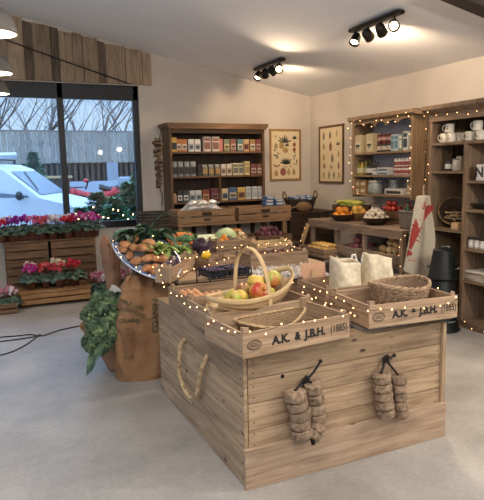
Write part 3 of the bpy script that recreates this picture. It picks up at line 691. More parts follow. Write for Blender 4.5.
# crumpled kraft paper lying in the gap
# round wicker basket
rb = thing('wicker_basket', 'round woven willow basket with sloping sides standing in the lettered crate', 'basket', (*rot2((1.87, 2.43), -.07, .335, .225), CB2+.016), .2)
def rbf(r0, r1, h): return lambda u, v: V(((r0+(r1-r0)*v**.8)*math.cos(u*2*PI)*1.06, (r0+(r1-r0)*v**.8)*math.sin(u*2*PI)*.92, h*v+.012*v*math.cos(2*u*2*PI)))
RH = .172
f_ = rbf(.115, .175, RH)
MB().grid(f_, 48, 16, cu=True, su=1.3, sv=.24).build('basket_wall', WK2, rb, solid=.008)
wv = MB()
for i in range(15):
    v = (i+.7)/15.4; wv.tube([f_(u, v)*(1.0)+V((math.cos(u*2*PI), math.sin(u*2*PI), 0))*(.0045+.003*math.cos(24*u*2*PI+PI*i)) for u in lin(0, 1, 97)[:-1]], .0065, 5, closed=True)
wv.build('weave_rods', mottled('a5886b', '7c624b', 50, .75, rnd=.1), rb)
MB().lathe([(0, .002), (.11, .002), (.114, .01), (0, .011)], 24, Matrix.Diagonal((1.06, .92, 1, 1))).build('basket_base', WK2, rb)
rim = MB()
for k in range(2): rim.tube([f_(u, 1.0)+V((0, 0, .007*math.sin(30*PI*u+k*PI)))+V((math.cos(u*2*PI), math.sin(u*2*PI), 0))*.004*math.cos(30*PI*u+k*PI) for u in lin(0, 1, 121)[:-1]], .0085, 6, closed=True)
rim.build('rim', mottled('ad9072', '80664e', 40, .75), rb)
# canvas tote bags
CANV = mottled('c2b498', 'd3c6ac', 30, .95, bump=.15)
def tote(label, loc, rz, w, h, d, seed, lean=0.):
    t = thing('tote_bag', label, 'bag', loc, rz, 'canvas bags on the island')
    def fn(u, v):
        a = u*2*PI; e = .55
        cx, sy = math.copysign(abs(math.cos(a))**e, math.cos(a)), math.copysign(abs(math.sin(a))**e, math.sin(a))
        k = 1-.10*v; dd = d*(1-.55*v**1.5)
        p = V((cx*w/2*k, sy*dd/2+lean*v*v, h*v))
        nn = V((p.x*6+seed, p.y*6, p.z*5)); p += V((noise.noise(nn)*.025, noise.noise(nn+V((9, 0, 0)))*.05*(.3+v)+.012*math.sin(p.x*45+p.z*18+seed)*(.3+v), noise.noise(nn+V((0, 9, 0)))*.05*v)); p.z = max(0.001, p.z+.022*v*math.cos(a)*(-1 if seed % 2 else -1)); return p
    MB().grid(fn, 40, 16, cu=True).build('bag_body', CANV, t, solid=.003)
    MB().grid(lambda u, v: V((lambda q: (q.x*v, q.y*v, .004))(fn(u, 0))), 40, 4, cu=True).build('bag_base', CANV, t)
    MB().tube(catmull([fn(.30, .97)+V((0, 0, .01)), fn(.28, 1)+V((.01, .03, -.02)), fn(.25, 1)+V((0, .07, -.09)), fn(.22, 1)+V((-.01, .03, -.02)), fn(.2, .97)], 5), .008, 5).build('handle', CANV, t)
    return t
tote('cream canvas tote bag standing in the crate, nearer the apple trug', (2.16, 3.09, CB2+.01), -.1, .20, .255, .19, 3, -.01)
tote('cream canvas tote bag standing directly behind the round wicker basket', (2.41, 3.09, CB2+.01), -.12, .235, .255, .2, 6)

# ------------------------------------------------------------------ apple trug
tr = thing('trug_basket', 'pale willow trug with hoop handle full of apples, lying across the crates', 'basket', (0, 0, 0))
Le, Wd = .315, .135
def hull(u, v):      # u along, v across (0..1)
    x = 2*u-1; prof_w = Wd*max(0., 1-abs(x)**2.6)**.5+.004; a = PI*v
    sheer = (.085 if x > 0 else .045)*abs(x)**2.2; dep = .115*(1-.55*x*x)
    return V((x*Le, -math.cos(a)*prof_w, .118+sheer-math.sin(a)**.8*dep))
SL = [wood('c2a276', '9d7f57', .6, .12, .1), wood('d4b88c', 'ae9064', .6, .1, .1)]
mb = MB()
for k in range(7):
    v0, v1 = (k+.04)/7, (k+.96)/7
    mb.grid(lambda u, v: hull(.02+.96*u, v0+(v1-v0)*v), 22, 4, su=.7, sv=.05)
mb.build('hull_slats', SL[0], tr, solid=.005)
rimp = [hull(u, 0)+V((0, -.004, .0)) for u in lin(0, 1, 24)]+[hull(u, 1)+V((0, .004, .0)) for u in lin(1, 0, 24)[1:-1]]
mb = MB(); n = len(rimp)
def ringfn(u, v):
    i = int(round(u*n)) % n; p = rimp[i]; t = (rimp[(i+1) % n]-rimp[i-1]).normalized(); o = t.cross(V((0, 0, 1))).normalized(); a = v*2*PI
    return p+o*(.0065*math.cos(a))+V((0, 0, .0165*math.sin(a)))
mb.grid(ringfn, n, 8, cu=True, cv=True, su=1.6, sv=.06); mb.build('rim', SL[1], tr)
hp = []
for a in lin(0, PI, 26): hp.append(V((0, -math.cos(a)*(Wd+.008), .06+.33*math.sin(a)**.75)))
mb = MB()
mb.grid(lambda u, v: (lambda p, a: p+V((.0165*math.cos(a), 0, 0))+V((0, -math.cos(PI*u), math.sin(PI*u))).normalized()*.0055*math.sin(a))(hp[int(round(u*25))], v*2*PI), 26, 8, cv=True, su=.9, sv=.05); mb.build('handle', SL[1], tr)
ta = AZ(297, 270, .985); tb = AZ(221, 303, .93)
tcx = AZ(257, 297, .875)
tr.location = (1.412, 2.95, CB+.065); tr.rotation_euler = (0, -.08, .33)
APP = {}
def apple_mat(c1, c2, k):
    return mottled(c1, c2, 9, .35, (.42, .58), spec=.5)
def apple(label, loc, r, m, rot):
    t = thing('apple', label, 'apple', loc, rot, 'apples in the trug')
    pr = [(0, -.8), (.22, -.88), (.5, -.8), (.8, -.5), (.97, -.05), (1., .25), (.9, .62), (.66, .86), (.36, .93), (.14, .82), (0, .7)]
    MB().lathe([(a*r, b*r) for a, b in pr], 18).build('flesh', m, t)
    MB().tube([(0, 0, r*.7), (r*.06, 0, r*.95), (r*.18, 0, r*1.15)], [.0022, .002, .003], 5).build('stem', plain('5a4026', .8), t)
    return t
RD, YG, GR = apple_mat('b8402a', 'cfa24a', 1), apple_mat('d0b04c', 'b9a648', 2), apple_mat('a8ac4c', 'b8773c', 3)
trm = Matrix.Translation(tr.location) @ tr.rotation_euler.to_matrix().to_4x4()
for l, (x, y, z), r, m, rot in (
    ('large red and yellow apple in front in the trug, just inside the hoop handle', (.0, -.05, .135), .058, RD, (1.2, .3, .2)),
    ('yellow apple at the back of the trug, behind the large red one', (.075, .045, .155), .053, YG, (.2, .1, 1)),
    ('green and russet apple at the raised end of the trug away from the eggs', (.165, -.01, .165), .053, GR, (.5, .3, 2)),
    ('small yellow green apple half hidden between the red apple and the russet one', (.092, -.05, .10), .038, YG, (.4, 1, 2)),
    ('green and red apple lying at the low end of the trug nearest the eggs', (-.17, -.02, .135), .048, GR, (1.3, .2, -.9)),
    ('yellow apple behind the foot of the hoop handle, beside the end apple', (-.095, .0, .12), .042, YG, (.6, .3, 1.3)),
    ('dull brownish apple at the far side of the trug under the hoop', (-.02, .055, .135), .042, apple_mat('8a5638', 'a8844a', 4), (.2, 0, .3))):
    apple(l, trm @ V((x, y, z)), r, m, rot)
# pale rounded tray end between eggs and trug
q = AZ(217, 302, .86)
tag(MB().lathe([(0, 0), (.1, 0), (.108, .008), (.108, .014), (.1, .012), (0, .006)], 24).build('round_board', wood('d9c29a', 'b99f74', .6, .05, .1)), 'pale round wooden board propped at the crate edge between eggs and trug', 'board')
o = bpy.data.objects['round_board']; o.location = (1.205, 2.90, .842); o.rotation_euler = (.3, -.12, .0); o.scale = (1., .75, 1)

# ------------------------------------------------------------------ eggs
PULP = plain('b59e82', .95, 0, .1, 60, .2)
def egg_tray(label, loc, rz, nx, ny, s=.046):
    t = thing('egg_tray', label, 'egg tray', loc, rz, 'egg trays')
    MB().grid(lambda u, v: V(((u-.5)*nx*s, (v-.5)*ny*s, .016-.014*math.cos(u*nx*2*PI)*.5-.014*math.cos(v*ny*2*PI)*.5+.014*.5)), nx*6+1, ny*6+1).build('pulp_cups', PULP, t, solid=.002)
    return t
def mkegg():
    t = tag(MB().ell((0, 0, 0), (.0215, .0215, .028), seg=12, rings=8, pole=-.09).build('egg', mottled('c08a5e', 'cf9d72', 8, .5, rnd=.12)), 'x', 'egg'); return t
EGG = Proto(mkegg)
for lab, eggl, cx, cy, nx, ny, z in (('grey pulp tray of brown eggs in the crate, nearest the round board', 'brown egg standing in the pulp tray nearest the round board', 1.30, 3.375, 5, 4, CB+.05), ('grey pulp tray of brown eggs at the crate corner by the paper sack', 'brown egg in the pulp tray at the crate corner by the paper sack', 1.225, 3.55, 3, 2, CB+.05)):
    if ny == 4: cy = 3.36
    tag(MB().box(cx-nx*.046/2, cx+nx*.046/2, cy-ny*.046/2, cy+ny*.046/2, CB+.0095, z-.004).build('egg_carton_stack', PULP, bevel=.004), 'stack of closed pulp cartons under the eggs '+('nearest the round board' if ny == 4 else 'at the crate corner by the sack'), 'egg carton')
    egg_tray(lab, (cx, cy, z), 0, nx, ny)
    for i in range(nx):
        for j in range(ny): EGG((cx+(i+.5-nx/2)*.046, cy+(j+.5-ny/2)*.046, z+.035), (R.uniform(-.15, .15), R.uniform(-.15, .15), R.uniform(0, 6)), eggl, 'eggs: '+lab[:40])
# ------------------------------------------------------------------ black wire stand with punnets
st = thing('wire_stand', 'black wire stand holding dark punnets behind the egg crate', 'stand', (1.56, 3.745, CB), .12)
mb = MB()
for x in (-.17, .17):
    for y in (-.1, .1): mb.tube([(x, y, 0), (x, y, .2)], .005, 6)
for z in (.15, .2): mb.tube([(-.17, -.1, z), (.17, -.1, z), (.17, .1, z), (-.17, .1, z)], .0045, 6, closed=True)
for x in lin(-.17, .17, 9): mb.tube([(x, -.1, .15), (x, .1, .15)], .003, 5).tube([(x, -.1, .15), (x, -.1, .2)], .003, 5)
mb.build('wire_frame', BLACK, st)
PUN = plain('222530', .25, 0, 0, spec=.6)
for i, x in enumerate((-.085, .085)):
    wx = 1.56+x*math.cos(.12); wy = 3.745+x*math.sin(.12)
    t = thing('punnet', 'dark plastic punnet of blackberries on the wire stand, '+('nearer the eggs' if i == 0 else 'nearer the trug handle'), 'punnet', (wx, wy, CB+.156), .12)
    MB().box(-.075, .075, -.085, .085, 0, .004).box(-.078, -.074, -.088, .088, 0, .05).box(.074, .078, -.088, .088, 0, .05).box(-.078, .078, -.088, -.084, 0, .05).box(-.078, .078, .084, .088, 0, .05).build('tray', PUN, t)
    mb = MB()
    for a in lin(-.06, .06, 6):
        for b in lin(-.07, .07, 7): mb.ell((a+R.uniform(-.004, .004), b, .035+R.uniform(0, .015)), .0115, seg=6, rings=4)
    fr = mb.build('berries', mottled('2b1f38', '4a3350', 40, .3), t); fr['kind'] = 'stuff'
pc = AZ(213, 284, .74)
tag(MB().grid(lambda u, v: V(((u-.5)*.3, (v-.5)*.16, .012+.012*noise.noise(V((u*5, v*5, 2))))), 14, 10).build('blue_cloth', weave('cfd8e6', '3f5f9c', 40, 60), solid=.003), 'blue and white checked cloth lying under the black wire stand', 'cloth').location = (1.56, 3.745, CB)
# ================================================================== vegetable table behind the box
TZ = .78
vt = thing('display_table', 'rough timber table carrying the vegetables behind the big box', 'table', (2.0, 4.98, 0))
mb = MB()
for a, b in plank_panel(lin(-.92, .9, 10)): mb.box(-.68, .72, a, b, TZ-.03, TZ)
mb.build('tabletop', W_OLD, vt, .002)
MB().box(-.65, .70, -.86, -.84, TZ-.14, TZ-.031).box(-.65, .70, .84, .86, TZ-.14, TZ-.031).box(-.65, -.63, -.84, .84, TZ-.14, TZ-.031).box(.68, .70, -.84, .84, TZ-.14, TZ-.031).build('apron', W_OLD, vt)
for x in (-.6, .65):
    for y in (-.8, .8): MB().box(x-.035, x+.035, y-.035, y+.035, 0, TZ-.031).build('leg', W_OLD, vt, .002)
MB().box(-.64, .68, -.76, .76, .18, .2).build('lower_shelf', W_OLD, vt)
# raised tier: two upturned crates
def lump(name, label, cat, group, r, mat, nz=.12, nf=3, seg=12, rings=8):
    cnt = [0]
    protos = [Proto((lambda k: (lambda: tag(MB().ell((0, 0, 0), r, seg=seg, rings=rings, nz=nz, nf=nf, seed=k*3+1).build(name, mat), label, cat, group)))(k)) for k in range(3)]
    def f(loc, rot=None, lab=None, scale=None):
        cnt[0] += 1
        return protos[cnt[0] % 3](loc, rot if rot is not None else (R.uniform(-.3, .3), R.uniform(-.3, .3), R.uniform(0, 6)), lab or label, group, scale if scale else R.uniform(.9, 1.08))
    return f
def heap(f, c, rz, w, d, z, s, layers, flat=True, dz=None, tilt=0, lab=None):
    s = s*1.09; h = dz if dz else s*.72
    for k in range(layers):
        ww, dd = w-(k*s if k else 0), d-(k*s if k else 0)
        nx, ny = max(1, int(ww/s+.02)), max(1, int(dd/s+.02))
        for i in range(nx):
            for j in range(ny):
                x, y = (i+.5-nx/2)*s+R.uniform(-.07, .07)*s+(.25*s if j % 2 and nx > 3 and not k else 0), (j+.5-ny/2)*s+R.uniform(-.07, .07)*s
                p = rot2(c, rz, x, y*math.cos(tilt)); f((p[0], p[1], z+s/2+k*h+y*math.sin(tilt)), None if not flat else (0, 0, R.uniform(0, 6)), lab)
def leafblade(mb, p, d, L, w, droop=.4, fold=.25, n=6, upv=V((0, 0, 1)), wave=0):
    d = V(d).normalized(); s = d.cross(upv); s = s.normalized() if s.length > .01 else V((1, 0, 0)); pts = []; q = V(p); dd = d.copy()
    for i in range(n+1):
        pts.append(q.copy()); dd = (dd+V((0, 0, -droop/n))).normalized(); q = q+dd*L/n
    def fn(u, v):
        i = int(round(u*n)); x = v*2-1; ww = w*math.sin(PI*min(.97, u*.86+.12))**.7; nn = s.cross(dd)
        return pts[i]+s*x*ww*.5+V((0, 0, abs(x)*ww*fold+wave*math.sin(u*13+v*5)*abs(x)))
    mb.grid(fn, n+1, 5)
# oval dish, propped toward the room
DT = .36
dc = AY(145, 260, 4.46)
dM = Matrix.Translation(dc) @ Euler((DT, 0, .12)).to_matrix().to_4x4()
d_ = thing('serving_dish', 'large pale oval dish with a blue patterned rim, propped up and full of knobbly roots', 'dish', dc, (DT, 0, .12))
EN = plain('b9c4d6', .25, 0, 0, spec=.6); BLU = plain('4a62a0', .3, 0, 0)
A_, B_ = .235, .44
MB().lathe([(0, .004), (.62, .004), (.66, 0), (.7, .004), (.8, .035), (.88, .06), (1.02, .07), (1.025, .078), (.88, .068), (.78, .042), (.68, .014), (0, .012)], 48, Matrix.Diagonal((A_, B_, 1, 1))).build('dish_body', EN, d_)
mb = MB()
mb.tube([V((A_*(.945+.03*math.cos(22*a))*math.cos(a), B_*(.945+.03*math.cos(22*a))*math.sin(a), .0745+.004*math.cos(22*a))) for a in lin(0, 2*PI, 177)[:-1]], .006, 5, closed=True)
mb.build('rim_pattern', BLU, d_)
root = lump('sweet_potato', 'orange brown root lying with others in the blue rimmed oval dish', 'root vegetable', 'roots in the oval dish', (.06, .034, .032), mottled('a06a42', 'cf966a', 10, .7, rnd=.2), .3, 4)
for i, (u, v, k) in enumerate([(-.5, -.25, 0), (-.4, .3, 0), (-.05, -.6, 0), (.0, -.12, 0), (.45, -.35, 0), (.5, .15, 0), (.05, .35, 0), (-.1, .7, 0), (.4, .6, 0), (-.25, -.42, 1), (.22, -.3, 1), (-.25, .05, 1), (-.45, .1, 1), (-.1, .5, 1), (-.62, .0, 0), (-.2, -.75, 0), (-.35, -.6, 0), (.2, -.72, 0), (0, -.42, 1), (-.3, -.2, 2), (-.05, -.25, 2), (-.72, .3, 0), (-.55, .55, 0), (.25, -.5, 1), (.1, .0, 2), (-.35, .4, 1), (-.6, .25, 1), (.45, -.1, 1)]):
    root(dM @ V((u*A_*.9, v*B_*.85, .055+k*.05)), (R.uniform(-.2, .2)+DT, R.uniform(-.2, .2), R.uniform(0, 3)), None, .95)
dsup = crate('wooden crate propping up the oval dish of roots', .16, .34, .12, (1.405, 4.82, TZ+.001), .0, W_CRATE2, None, post=0)
# raised tier crates
tier = crate('upturned wooden crate raising the leeks and carrots on the vegetable table', .74, .5, .11, (1.71, 5.36, TZ+.111), 0, W_CRATE2, None, post=-.002); tier.rotation_euler = (PI, 0, 0)
tier2 = crate('upturned wooden crate raising the white cabbage behind the small oranges', .5, .5, .05, (2.36, 5.36, TZ+.051), 0, W_CRATE2, None, post=-.002); tier2.rotation_euler = (PI, 0, 0)
T2 = TZ+.113
# red cabbages, white cabbage, lettuces
def cabbage(name, label, loc, r, mats, open_=0.):
    t = thing(name, label, 'vegetable', loc, R.uniform(0, 6))
    MB().ell((0, 0, r*.93), (r, r, r*.93), seg=20, rings=12, nz=.05, nf=4, seed=r*100).build('heart', mats[0], t)
    mb = MB()
    for k in range(7):
        a = k*2.4; 
        def fn(u, v):
            th = PI*(.95-.62*u); ph = a+(v-.5)*1.9*math.sin(PI*(.15+.7*u)); rr = r*(1.03+open_*u*u+.015*math.sin(v*25))
            return V((rr*math.sin(th)*math.cos(ph), rr*math.sin(th)*math.sin(ph), r*.95+rr*.95*math.cos(th)))
        mb.grid(fn, 7, 9)
    mb.build('outer_leaves', mats[1], t); return t
PUR = mottled('2a1822', '4c2c3a', 8, .35, spec=.5); PUR2 = mottled('33202a', '5d4a5c', 7, .35)
p = AY(168.5, 264, 4.30); cabbage('red_cabbage', 'dark red cabbage resting on the edge of the oval dish', (p.x, p.y, p.z-.08), .085, (PUR, PUR2), .05)
c1_, c2_ = AZ(173, 284, TZ), AZ(199, 267, TZ); aD = math.atan2(c2_.y-c1_.y, c2_.x-c1_.x); LD = (c2_-c1_).length
crD = crate('narrow wooden crate standing aslant behind the eggs, hung with fairy lights', LD, .13, .12, (*rot2((c1_.x, c1_.y), aD, LD/2, .07), TZ+.001), aD, W_CRATE)
crG = crate('upturned low crate raising the second lettuce, broccoli and upper red cabbage', .56, .46, .055, (1.79, 4.83, TZ+.056), 0, W_CRATE2, None, post=-.002); crG.rotation_euler = (PI, 0, 0); T1 = TZ+.058
p = AY(201, 246, 4.85); cabbage('red_cabbage', 'dark red cabbage beside the small oranges, on a raised crate', (p.x, 4.82, T1), .088, (PUR, PUR2), .05)
p = AY(223, 240, 5.3); cabbage('white_cabbage', 'pale green cabbage behind the small oranges', (p.x+.02, 5.26, TZ+.053), .105, (mottled('a9bb84', 'c9d4a4', 6, .5), mottled('8fa86c', 'bccb96', 6, .5)), .03)
LET = mottled('5d7a35', 'a3b566', 12, .55); 
def greens(name, label, loc, n, L, w, mat, up_=.5, droop=.9, wave=.01, rz=0, spread=2*PI, core=None):
    t = thing(name, label, 'vegetable', loc, rz); mb = MB()
    for i in range(n):
        a = i/n*spread+R.uniform(-.2, .2); e = R.uniform(up_*.4, up_*1.3)
        leafblade(mb, (0, 0, .012+R.uniform(0, .02)), (math.cos(a), math.sin(a), e), L*R.uniform(.7, 1.1), w*R.uniform(.8, 1.1), droop, .3, 6, wave=wave)
    mb.build('leaves', mat, t)
    if core: MB().ell((0, 0, core*.8), core, seg=10, rings=7, nz=.2).build('heart', mat, t)
    return t
p = AZ(153, 264, .86); greens('lettuce', 'bright green lettuce lying on the roots in the oval dish', tuple(dM @ V((.07, -.08, .06))), 26, .17, .12, LET, 1.2, 1.1, .012, core=.055)
p = AY(178, 252, 4.72); greens('lettuce', 'bright green lettuce behind the red cabbage that rests on the dish', (p.x, p.y, T1+.02), 16, .15, .1, LET, 1.1, 1.2, .012, core=.06)
# dark kale / leek tops behind the dish
KALE = mottled('26382b', '4a6a50', 10, .5)
kx = AY(146, 243, 5.0)
k_ = thing('kale_bunch', 'long dark green kale leaves fanned over the far rim of the oval dish', 'vegetable', tuple(dM @ V((.09, .25, .05))), 0); mb = MB()
for i in range(56):
    a = R.uniform(-.5, PI+.7); e = R.uniform(-.05, .45)
    leafblade(mb, (R.uniform(-.14, .14), R.uniform(-.12, .05), R.uniform(0, .08)), (math.cos(a)*1.1, -abs(math.sin(a))*.5+R.uniform(-.1, .5), e), R.uniform(.13, .22), R.uniform(.06, .095), 1.0, .35, 6, wave=.008)
mb.build('leaves', KALE, k_); MB().lathe([(0, -.03), (.05, -.03), (.06, 0), (.05, .05), (0, .05)], 10).build('stalks', plain('93a274', .6), k_)
# parsnips, carrots, leeks, broccoli
def roots(name, n, label, group, mat, topm, base, dirv, L, r, dx, layers):
    def mk():
        t = thing(name, label, 'root vegetable', (0, 0, 0), 0, group)
        MB().tube(catmull([V((0, 0, 0)), V((L*.3, .002, .002)), V((L*.7, -.003, 0)), V((L, 0, -.002))], 4), [r*.75, r, r*.98, r*.95, r*.92, r*.88, r*.83, r*.78, r*.7, r*.6, r*.48, r*.3, r*.1], 8).build('root', mat, t)
        mb = MB()
        for i in range(4): leafblade(mb, (0, 0, 0), (-1, R.uniform(-.5, .5), R.uniform(.1, .5)), .07, .012, .5, .1, 3)
        mb.build('stalk_tuft', topm, t); return t
    P = Proto(mk); k = 0
    for l in range(layers):
        for i in range(n-l):
            o = V(base)+V(dirv[1])*((i+l*.5)*dx)+V((0, 0, l*r*1.75))
            a = math.atan2(dirv[0][1], dirv[0][0])
            P(o, (0, 0, a+R.uniform(-.05, .05)), label, group, R.uniform(.92, 1.08)); k += 1
p = AY(197, 242, 5.33)
roots('carrot', 7, 'orange carrot in the bunch between the kale and the leeks', 'carrots on the vegetable table', mottled('c9652a', 'e08a46', 20, .55), plain('4d7a3a', .7), (AY(199, 243, 5.2).x-.06, 5.17, T2+.02), ((-1, .12), (0, .045, 0)), .28, .019, .9, 3)
p = AY(160, 233, 5.6)
roots('parsnip', 4, 'pale parsnip lying behind the dark kale leaves', 'parsnips on the vegetable table', mottled('b59f7e', 'd3c3a2', 14, .7), plain('6f7d4a', .7), (p.x+.05, 5.64, TZ+.05), ((-1, .05), (0, .05, 0)), .3, .027, .9, 2)
tier3 = crate('upturned wooden crate raising the parsnips behind the dark kale', .5, .22, .1, (p.x-.02, 5.73, TZ+.101), 0, W_CRATE2, None, post=-.002); tier3.rotation_euler = (PI, 0, 0)
for o in [o for o in bpy.data.objects if o.name.startswith('parsnip') and o.parent is None]: o.location.z += .085
LEEK = mottled('3f6a3c', '7f9f62', 8, .5, stretch=(3, 1, 1))
p = AY(214, 240, 5.4)
for i in range(5):
    t = thing('leek', 'leek lying among others with green leaves spread behind the broccoli', 'vegetable', (p.x-.13+.01*i, 5.24+.055*i, T2+.03+.012*(i % 2)), PI-.15+R.uniform(-.1, .1), 'leeks on the vegetable table')
    MB().tube([(-.1, 0, 0), (-.02, 0, 0), (.08, 0, 0), (.14, 0, .004)], [.024, .022, .022, .024], 10).build('shank', mottled('d9dfbb', 'a9c084', 6, .45), t)
    mb = MB()
    for k in range(7): leafblade(mb, (.1, R.uniform(-.008, .008), .005*k-.01), (1, R.uniform(-.35, .35), R.uniform(.0, .75)), R.uniform(.2, .34), .05, 1.1, .35, 6)
    mb.build('leaf_fan', LEEK, t)
p = AZ(186, 246, .95)
t = thing('broccoli', 'green broccoli head between the lettuce and the upper red cabbage', 'vegetable', (AY(187, 242, 4.92).x, 4.95, T1+.12), 0); mb = MB()
for i in range(26):
    a = i*2.4; rr = .075*math.sqrt(i/26); mb.ell((rr*math.cos(a), rr*math.sin(a), .05-.35*rr), .024, seg=7, rings=5, nz=.3, nf=9)
mb.build('florets', mottled('46663f', '6f8f62', 40, .8, bump=.5), t); MB().tube([(0, 0, -.118), (0, 0, .04)], [.03, .04], 9).build('stem', plain('9db07a', .6), t)
# oranges crate, knobbly roots, lemon
o1 = AY(224, 252, 4.98)
crate('small wooden crate heaped with small oranges beside the upper red cabbage', .26, .2, .1, (o1.x, 4.98, TZ+.07), .1, W_CRATE2)
tag(MB().box(-.12, .12, -.09, .09, 0, .068).build('crate_batten', W_OLD), 'wooden block under the crate of small oranges', 'block').location = (o1.x, 4.98, TZ+.0005)
orr = lump('small_orange', 'small orange heaped in the crate beside the upper red cabbage', 'orange', 'small oranges by the red cabbage', .027, mottled('d97a22', 'eda04a', 12, .45, rnd=.08), .04)
heap(orr, (o1.x, 4.98), .1, .22, .16, TZ+.08, .053, 3)
gg = lump('knobbly_root', 'pale knobbly root piled beside the small oranges and the white cabbage', 'root vegetable', 'pale knobbly roots', (.032, .024, .022), mottled('b89a70', 'd9c29a', 14, .75, rnd=.1), .5, 4)
g1 = AY(239, 245, 5.12)
crate('small wooden crate heaped with pale knobbly roots beside the small oranges', .24, .2, .09, (g1.x+.03, 5.14, TZ+.053), 0, W_CRATE2)
heap(gg, (g1.x+.03, 5.14), 0, .2, .17, TZ+.062, .06, 3, False)
lm = AY(206, 258, 4.42)
t = thing('lemon', 'yellow lemon below the upper red cabbage', 'lemon', (lm.x, 4.42, TZ+.12), .4); MB().ell((0, 0, 0), (.045, .035, .035), seg=14, rings=9).ell((.045, 0, 0), (.012, .01, .01), seg=8, rings=5).build('peel', plain('e2b634', .45, 0, .05), t)
t = crate('low wooden crate behind the wire stand holding the lemon', .26, .24, .085, (lm.x+.08, 4.40, TZ+.001), .1, W_CRATE2)
t = lump('dark_beetroot', 'dark beetroot packed in the crate beneath the lemon', 'root vegetable', 'beetroots under the lemon', .032, mottled('3a1f22', '5c3434', 10, .6), .15)
heap(t, (lm.x+.08, 4.40), .1, .2, .18, TZ+.01, .064, 1)
# crate behind the trug hoop, with dark potatoes, lit by fairy lights
crE = crate('wooden crate of dark potatoes seen through the hoop of the trug', .52, .34, .14, (2.21, 4.25, TZ+.001), -.05, W_CRATE2)
dp = lump('dark_potato', 'dark reddish potato in the crate seen through the trug hoop', 'potato', 'dark potatoes behind the trug', (.04, .033, .03), mottled('4c2f25', '77503c', 10, .75, rnd=.2), .15)
heap(dp, (2.21, 4.25), -.05, .46, .28, TZ+.01, .08, 2, False)
# fleece, price card, grey basket with loop handles
fz = CB
crF = crate('wooden crate draped with the pale sheepskin behind the apple trug', .5, .34, .1, (2.05, 3.72, CB), -.1, W_CRATE2)
fl_ = thing('sheepskin', 'shaggy pale grey sheepskin draped over a crate behind the apple trug', 'sheepskin', (2.04, 3.70, CB+.12), -.1)
def skin(u, v): x = (u-.5)*.56; y = (v-.5)*.4; return V((x, y, .035*noise.noise(V((x*6, y*6, 1)))+.01-.3*max(0, abs(y)-.17)))
MB().grid(skin, 26, 16).build('hide', plain('b9b2ac', .95, 0, .05), fl_, solid=.006); mb = MB()
for i in range(1500):
    u, v = R.random(), R.random(); p = skin(u, v)+V((0, 0, .002)); d = V((R.uniform(-1, 1), R.uniform(-1.3, .5), R.uniform(.2, .9))).normalized(); L = R.uniform(.03, .065); s = d.cross(V((0, 0, 1))).normalized()*.0035
    q = p+d*L*.55; e = q+(d+V((0, 0, -1.1))).normalized()*L*.5; mb.add([p-s, p+s, q+s, q-s, e], [(0, 1, 2, 3), (3, 2, 4)])
w_ = mb.build('wool', plain('cfc8c2', .9, 0, .08, 8), fl_); w_['kind'] = 'stuff'
pcd = AY(314, 272, 3.36)
t = thing('price_card', 'blank pinkish kraft card standing between the trug and the tote bags', 'card', (pcd.x, 3.36, CB+.0), -.25)
c1 = AY(303, 261, 3.36); 
MB().box(-.09, .09, -.0015, .0015, .12, .245, Matrix.Rotation(-.12, 4, 'X')).build('card', plain('c49a7c', .8, 0, .04), t); MB().box(-.012, .012, .002, .008, 0, .2).box(-.05, .05, -.02, .03, 0, .01).build('stake', W_PALE, t)
gb = AY(333, 275, 3.95)
t = thing('grey_basket', 'grey woven basket with white loop handles behind the tote bags', 'basket', (gb.x+.08, 3.87, TZ-.135), .2)
bx = lambda u, v: V((math.copysign(abs(math.cos(u*2*PI))**.6, math.cos(u*2*PI))*(.15+.03*v), math.copysign(abs(math.sin(u*2*PI))**.6, math.sin(u*2*PI))*(.11+.02*v), .2*v))
MB().grid(bx, 36, 8, cu=True, su=1, sv=.2).build('basket_wall', weave('574d44', '332c27', 50, 60), t, solid=.008); MB().grid(lambda u, v: bx(u, 0)*v+V((0, 0, .004)), 36, 3, cu=True).build('basket_base', weave('574d44', '332c27', 50, 60), t)
for x in (-.06, .07): MB().tube([(x-.03, -.13, .17), (x-.034, -.135, .22), (x-.015, -.135, .265), (x+.012, -.135, .265), (x+.03, -.135, .22), (x+.03, -.13, .17)], .009, 7).build('loop_handle', plain('d8d2c8', .8), t)
bs = crate('wooden crate under the grey woven basket behind the tote bags', 0.44, .36, TZ-.155, (gb.x+.08, 3.87, .001), .2, W_OLD, boards=4, post=.0)
tag(MB().box(-.22, .22, -.18, .18, 0, .014).build('cover_board', W_OLD), 'board covering the crate under the grey woven basket', 'board'); o = bpy.data.objects['cover_board']; o.location = (gb.x+.08, 3.87, TZ-.1525); o.rotation_euler = (0, 0, .2)
# small crates with pale garlic boxes at the back of the table
ex = AY(270, 252, 4.75)
crate('pale wooden crate at the back of the island below the red onions', .34, .26, .15, (2.44, 4.70, TZ+.001), -.2, W_PALE, plate=True)
gx = AY(262, 240, 4.95)
yo = lump('yellow_apple', 'pale yellow quince in the pale crate at the back of the island', 'fruit', 'quinces in the pale crate', .033, mottled('b5a45e', 'd2bf80', 10, .5), .06)
heap(yo, (2.44, 4.70), -.2, .29, .2, TZ+.01, .067, 2)

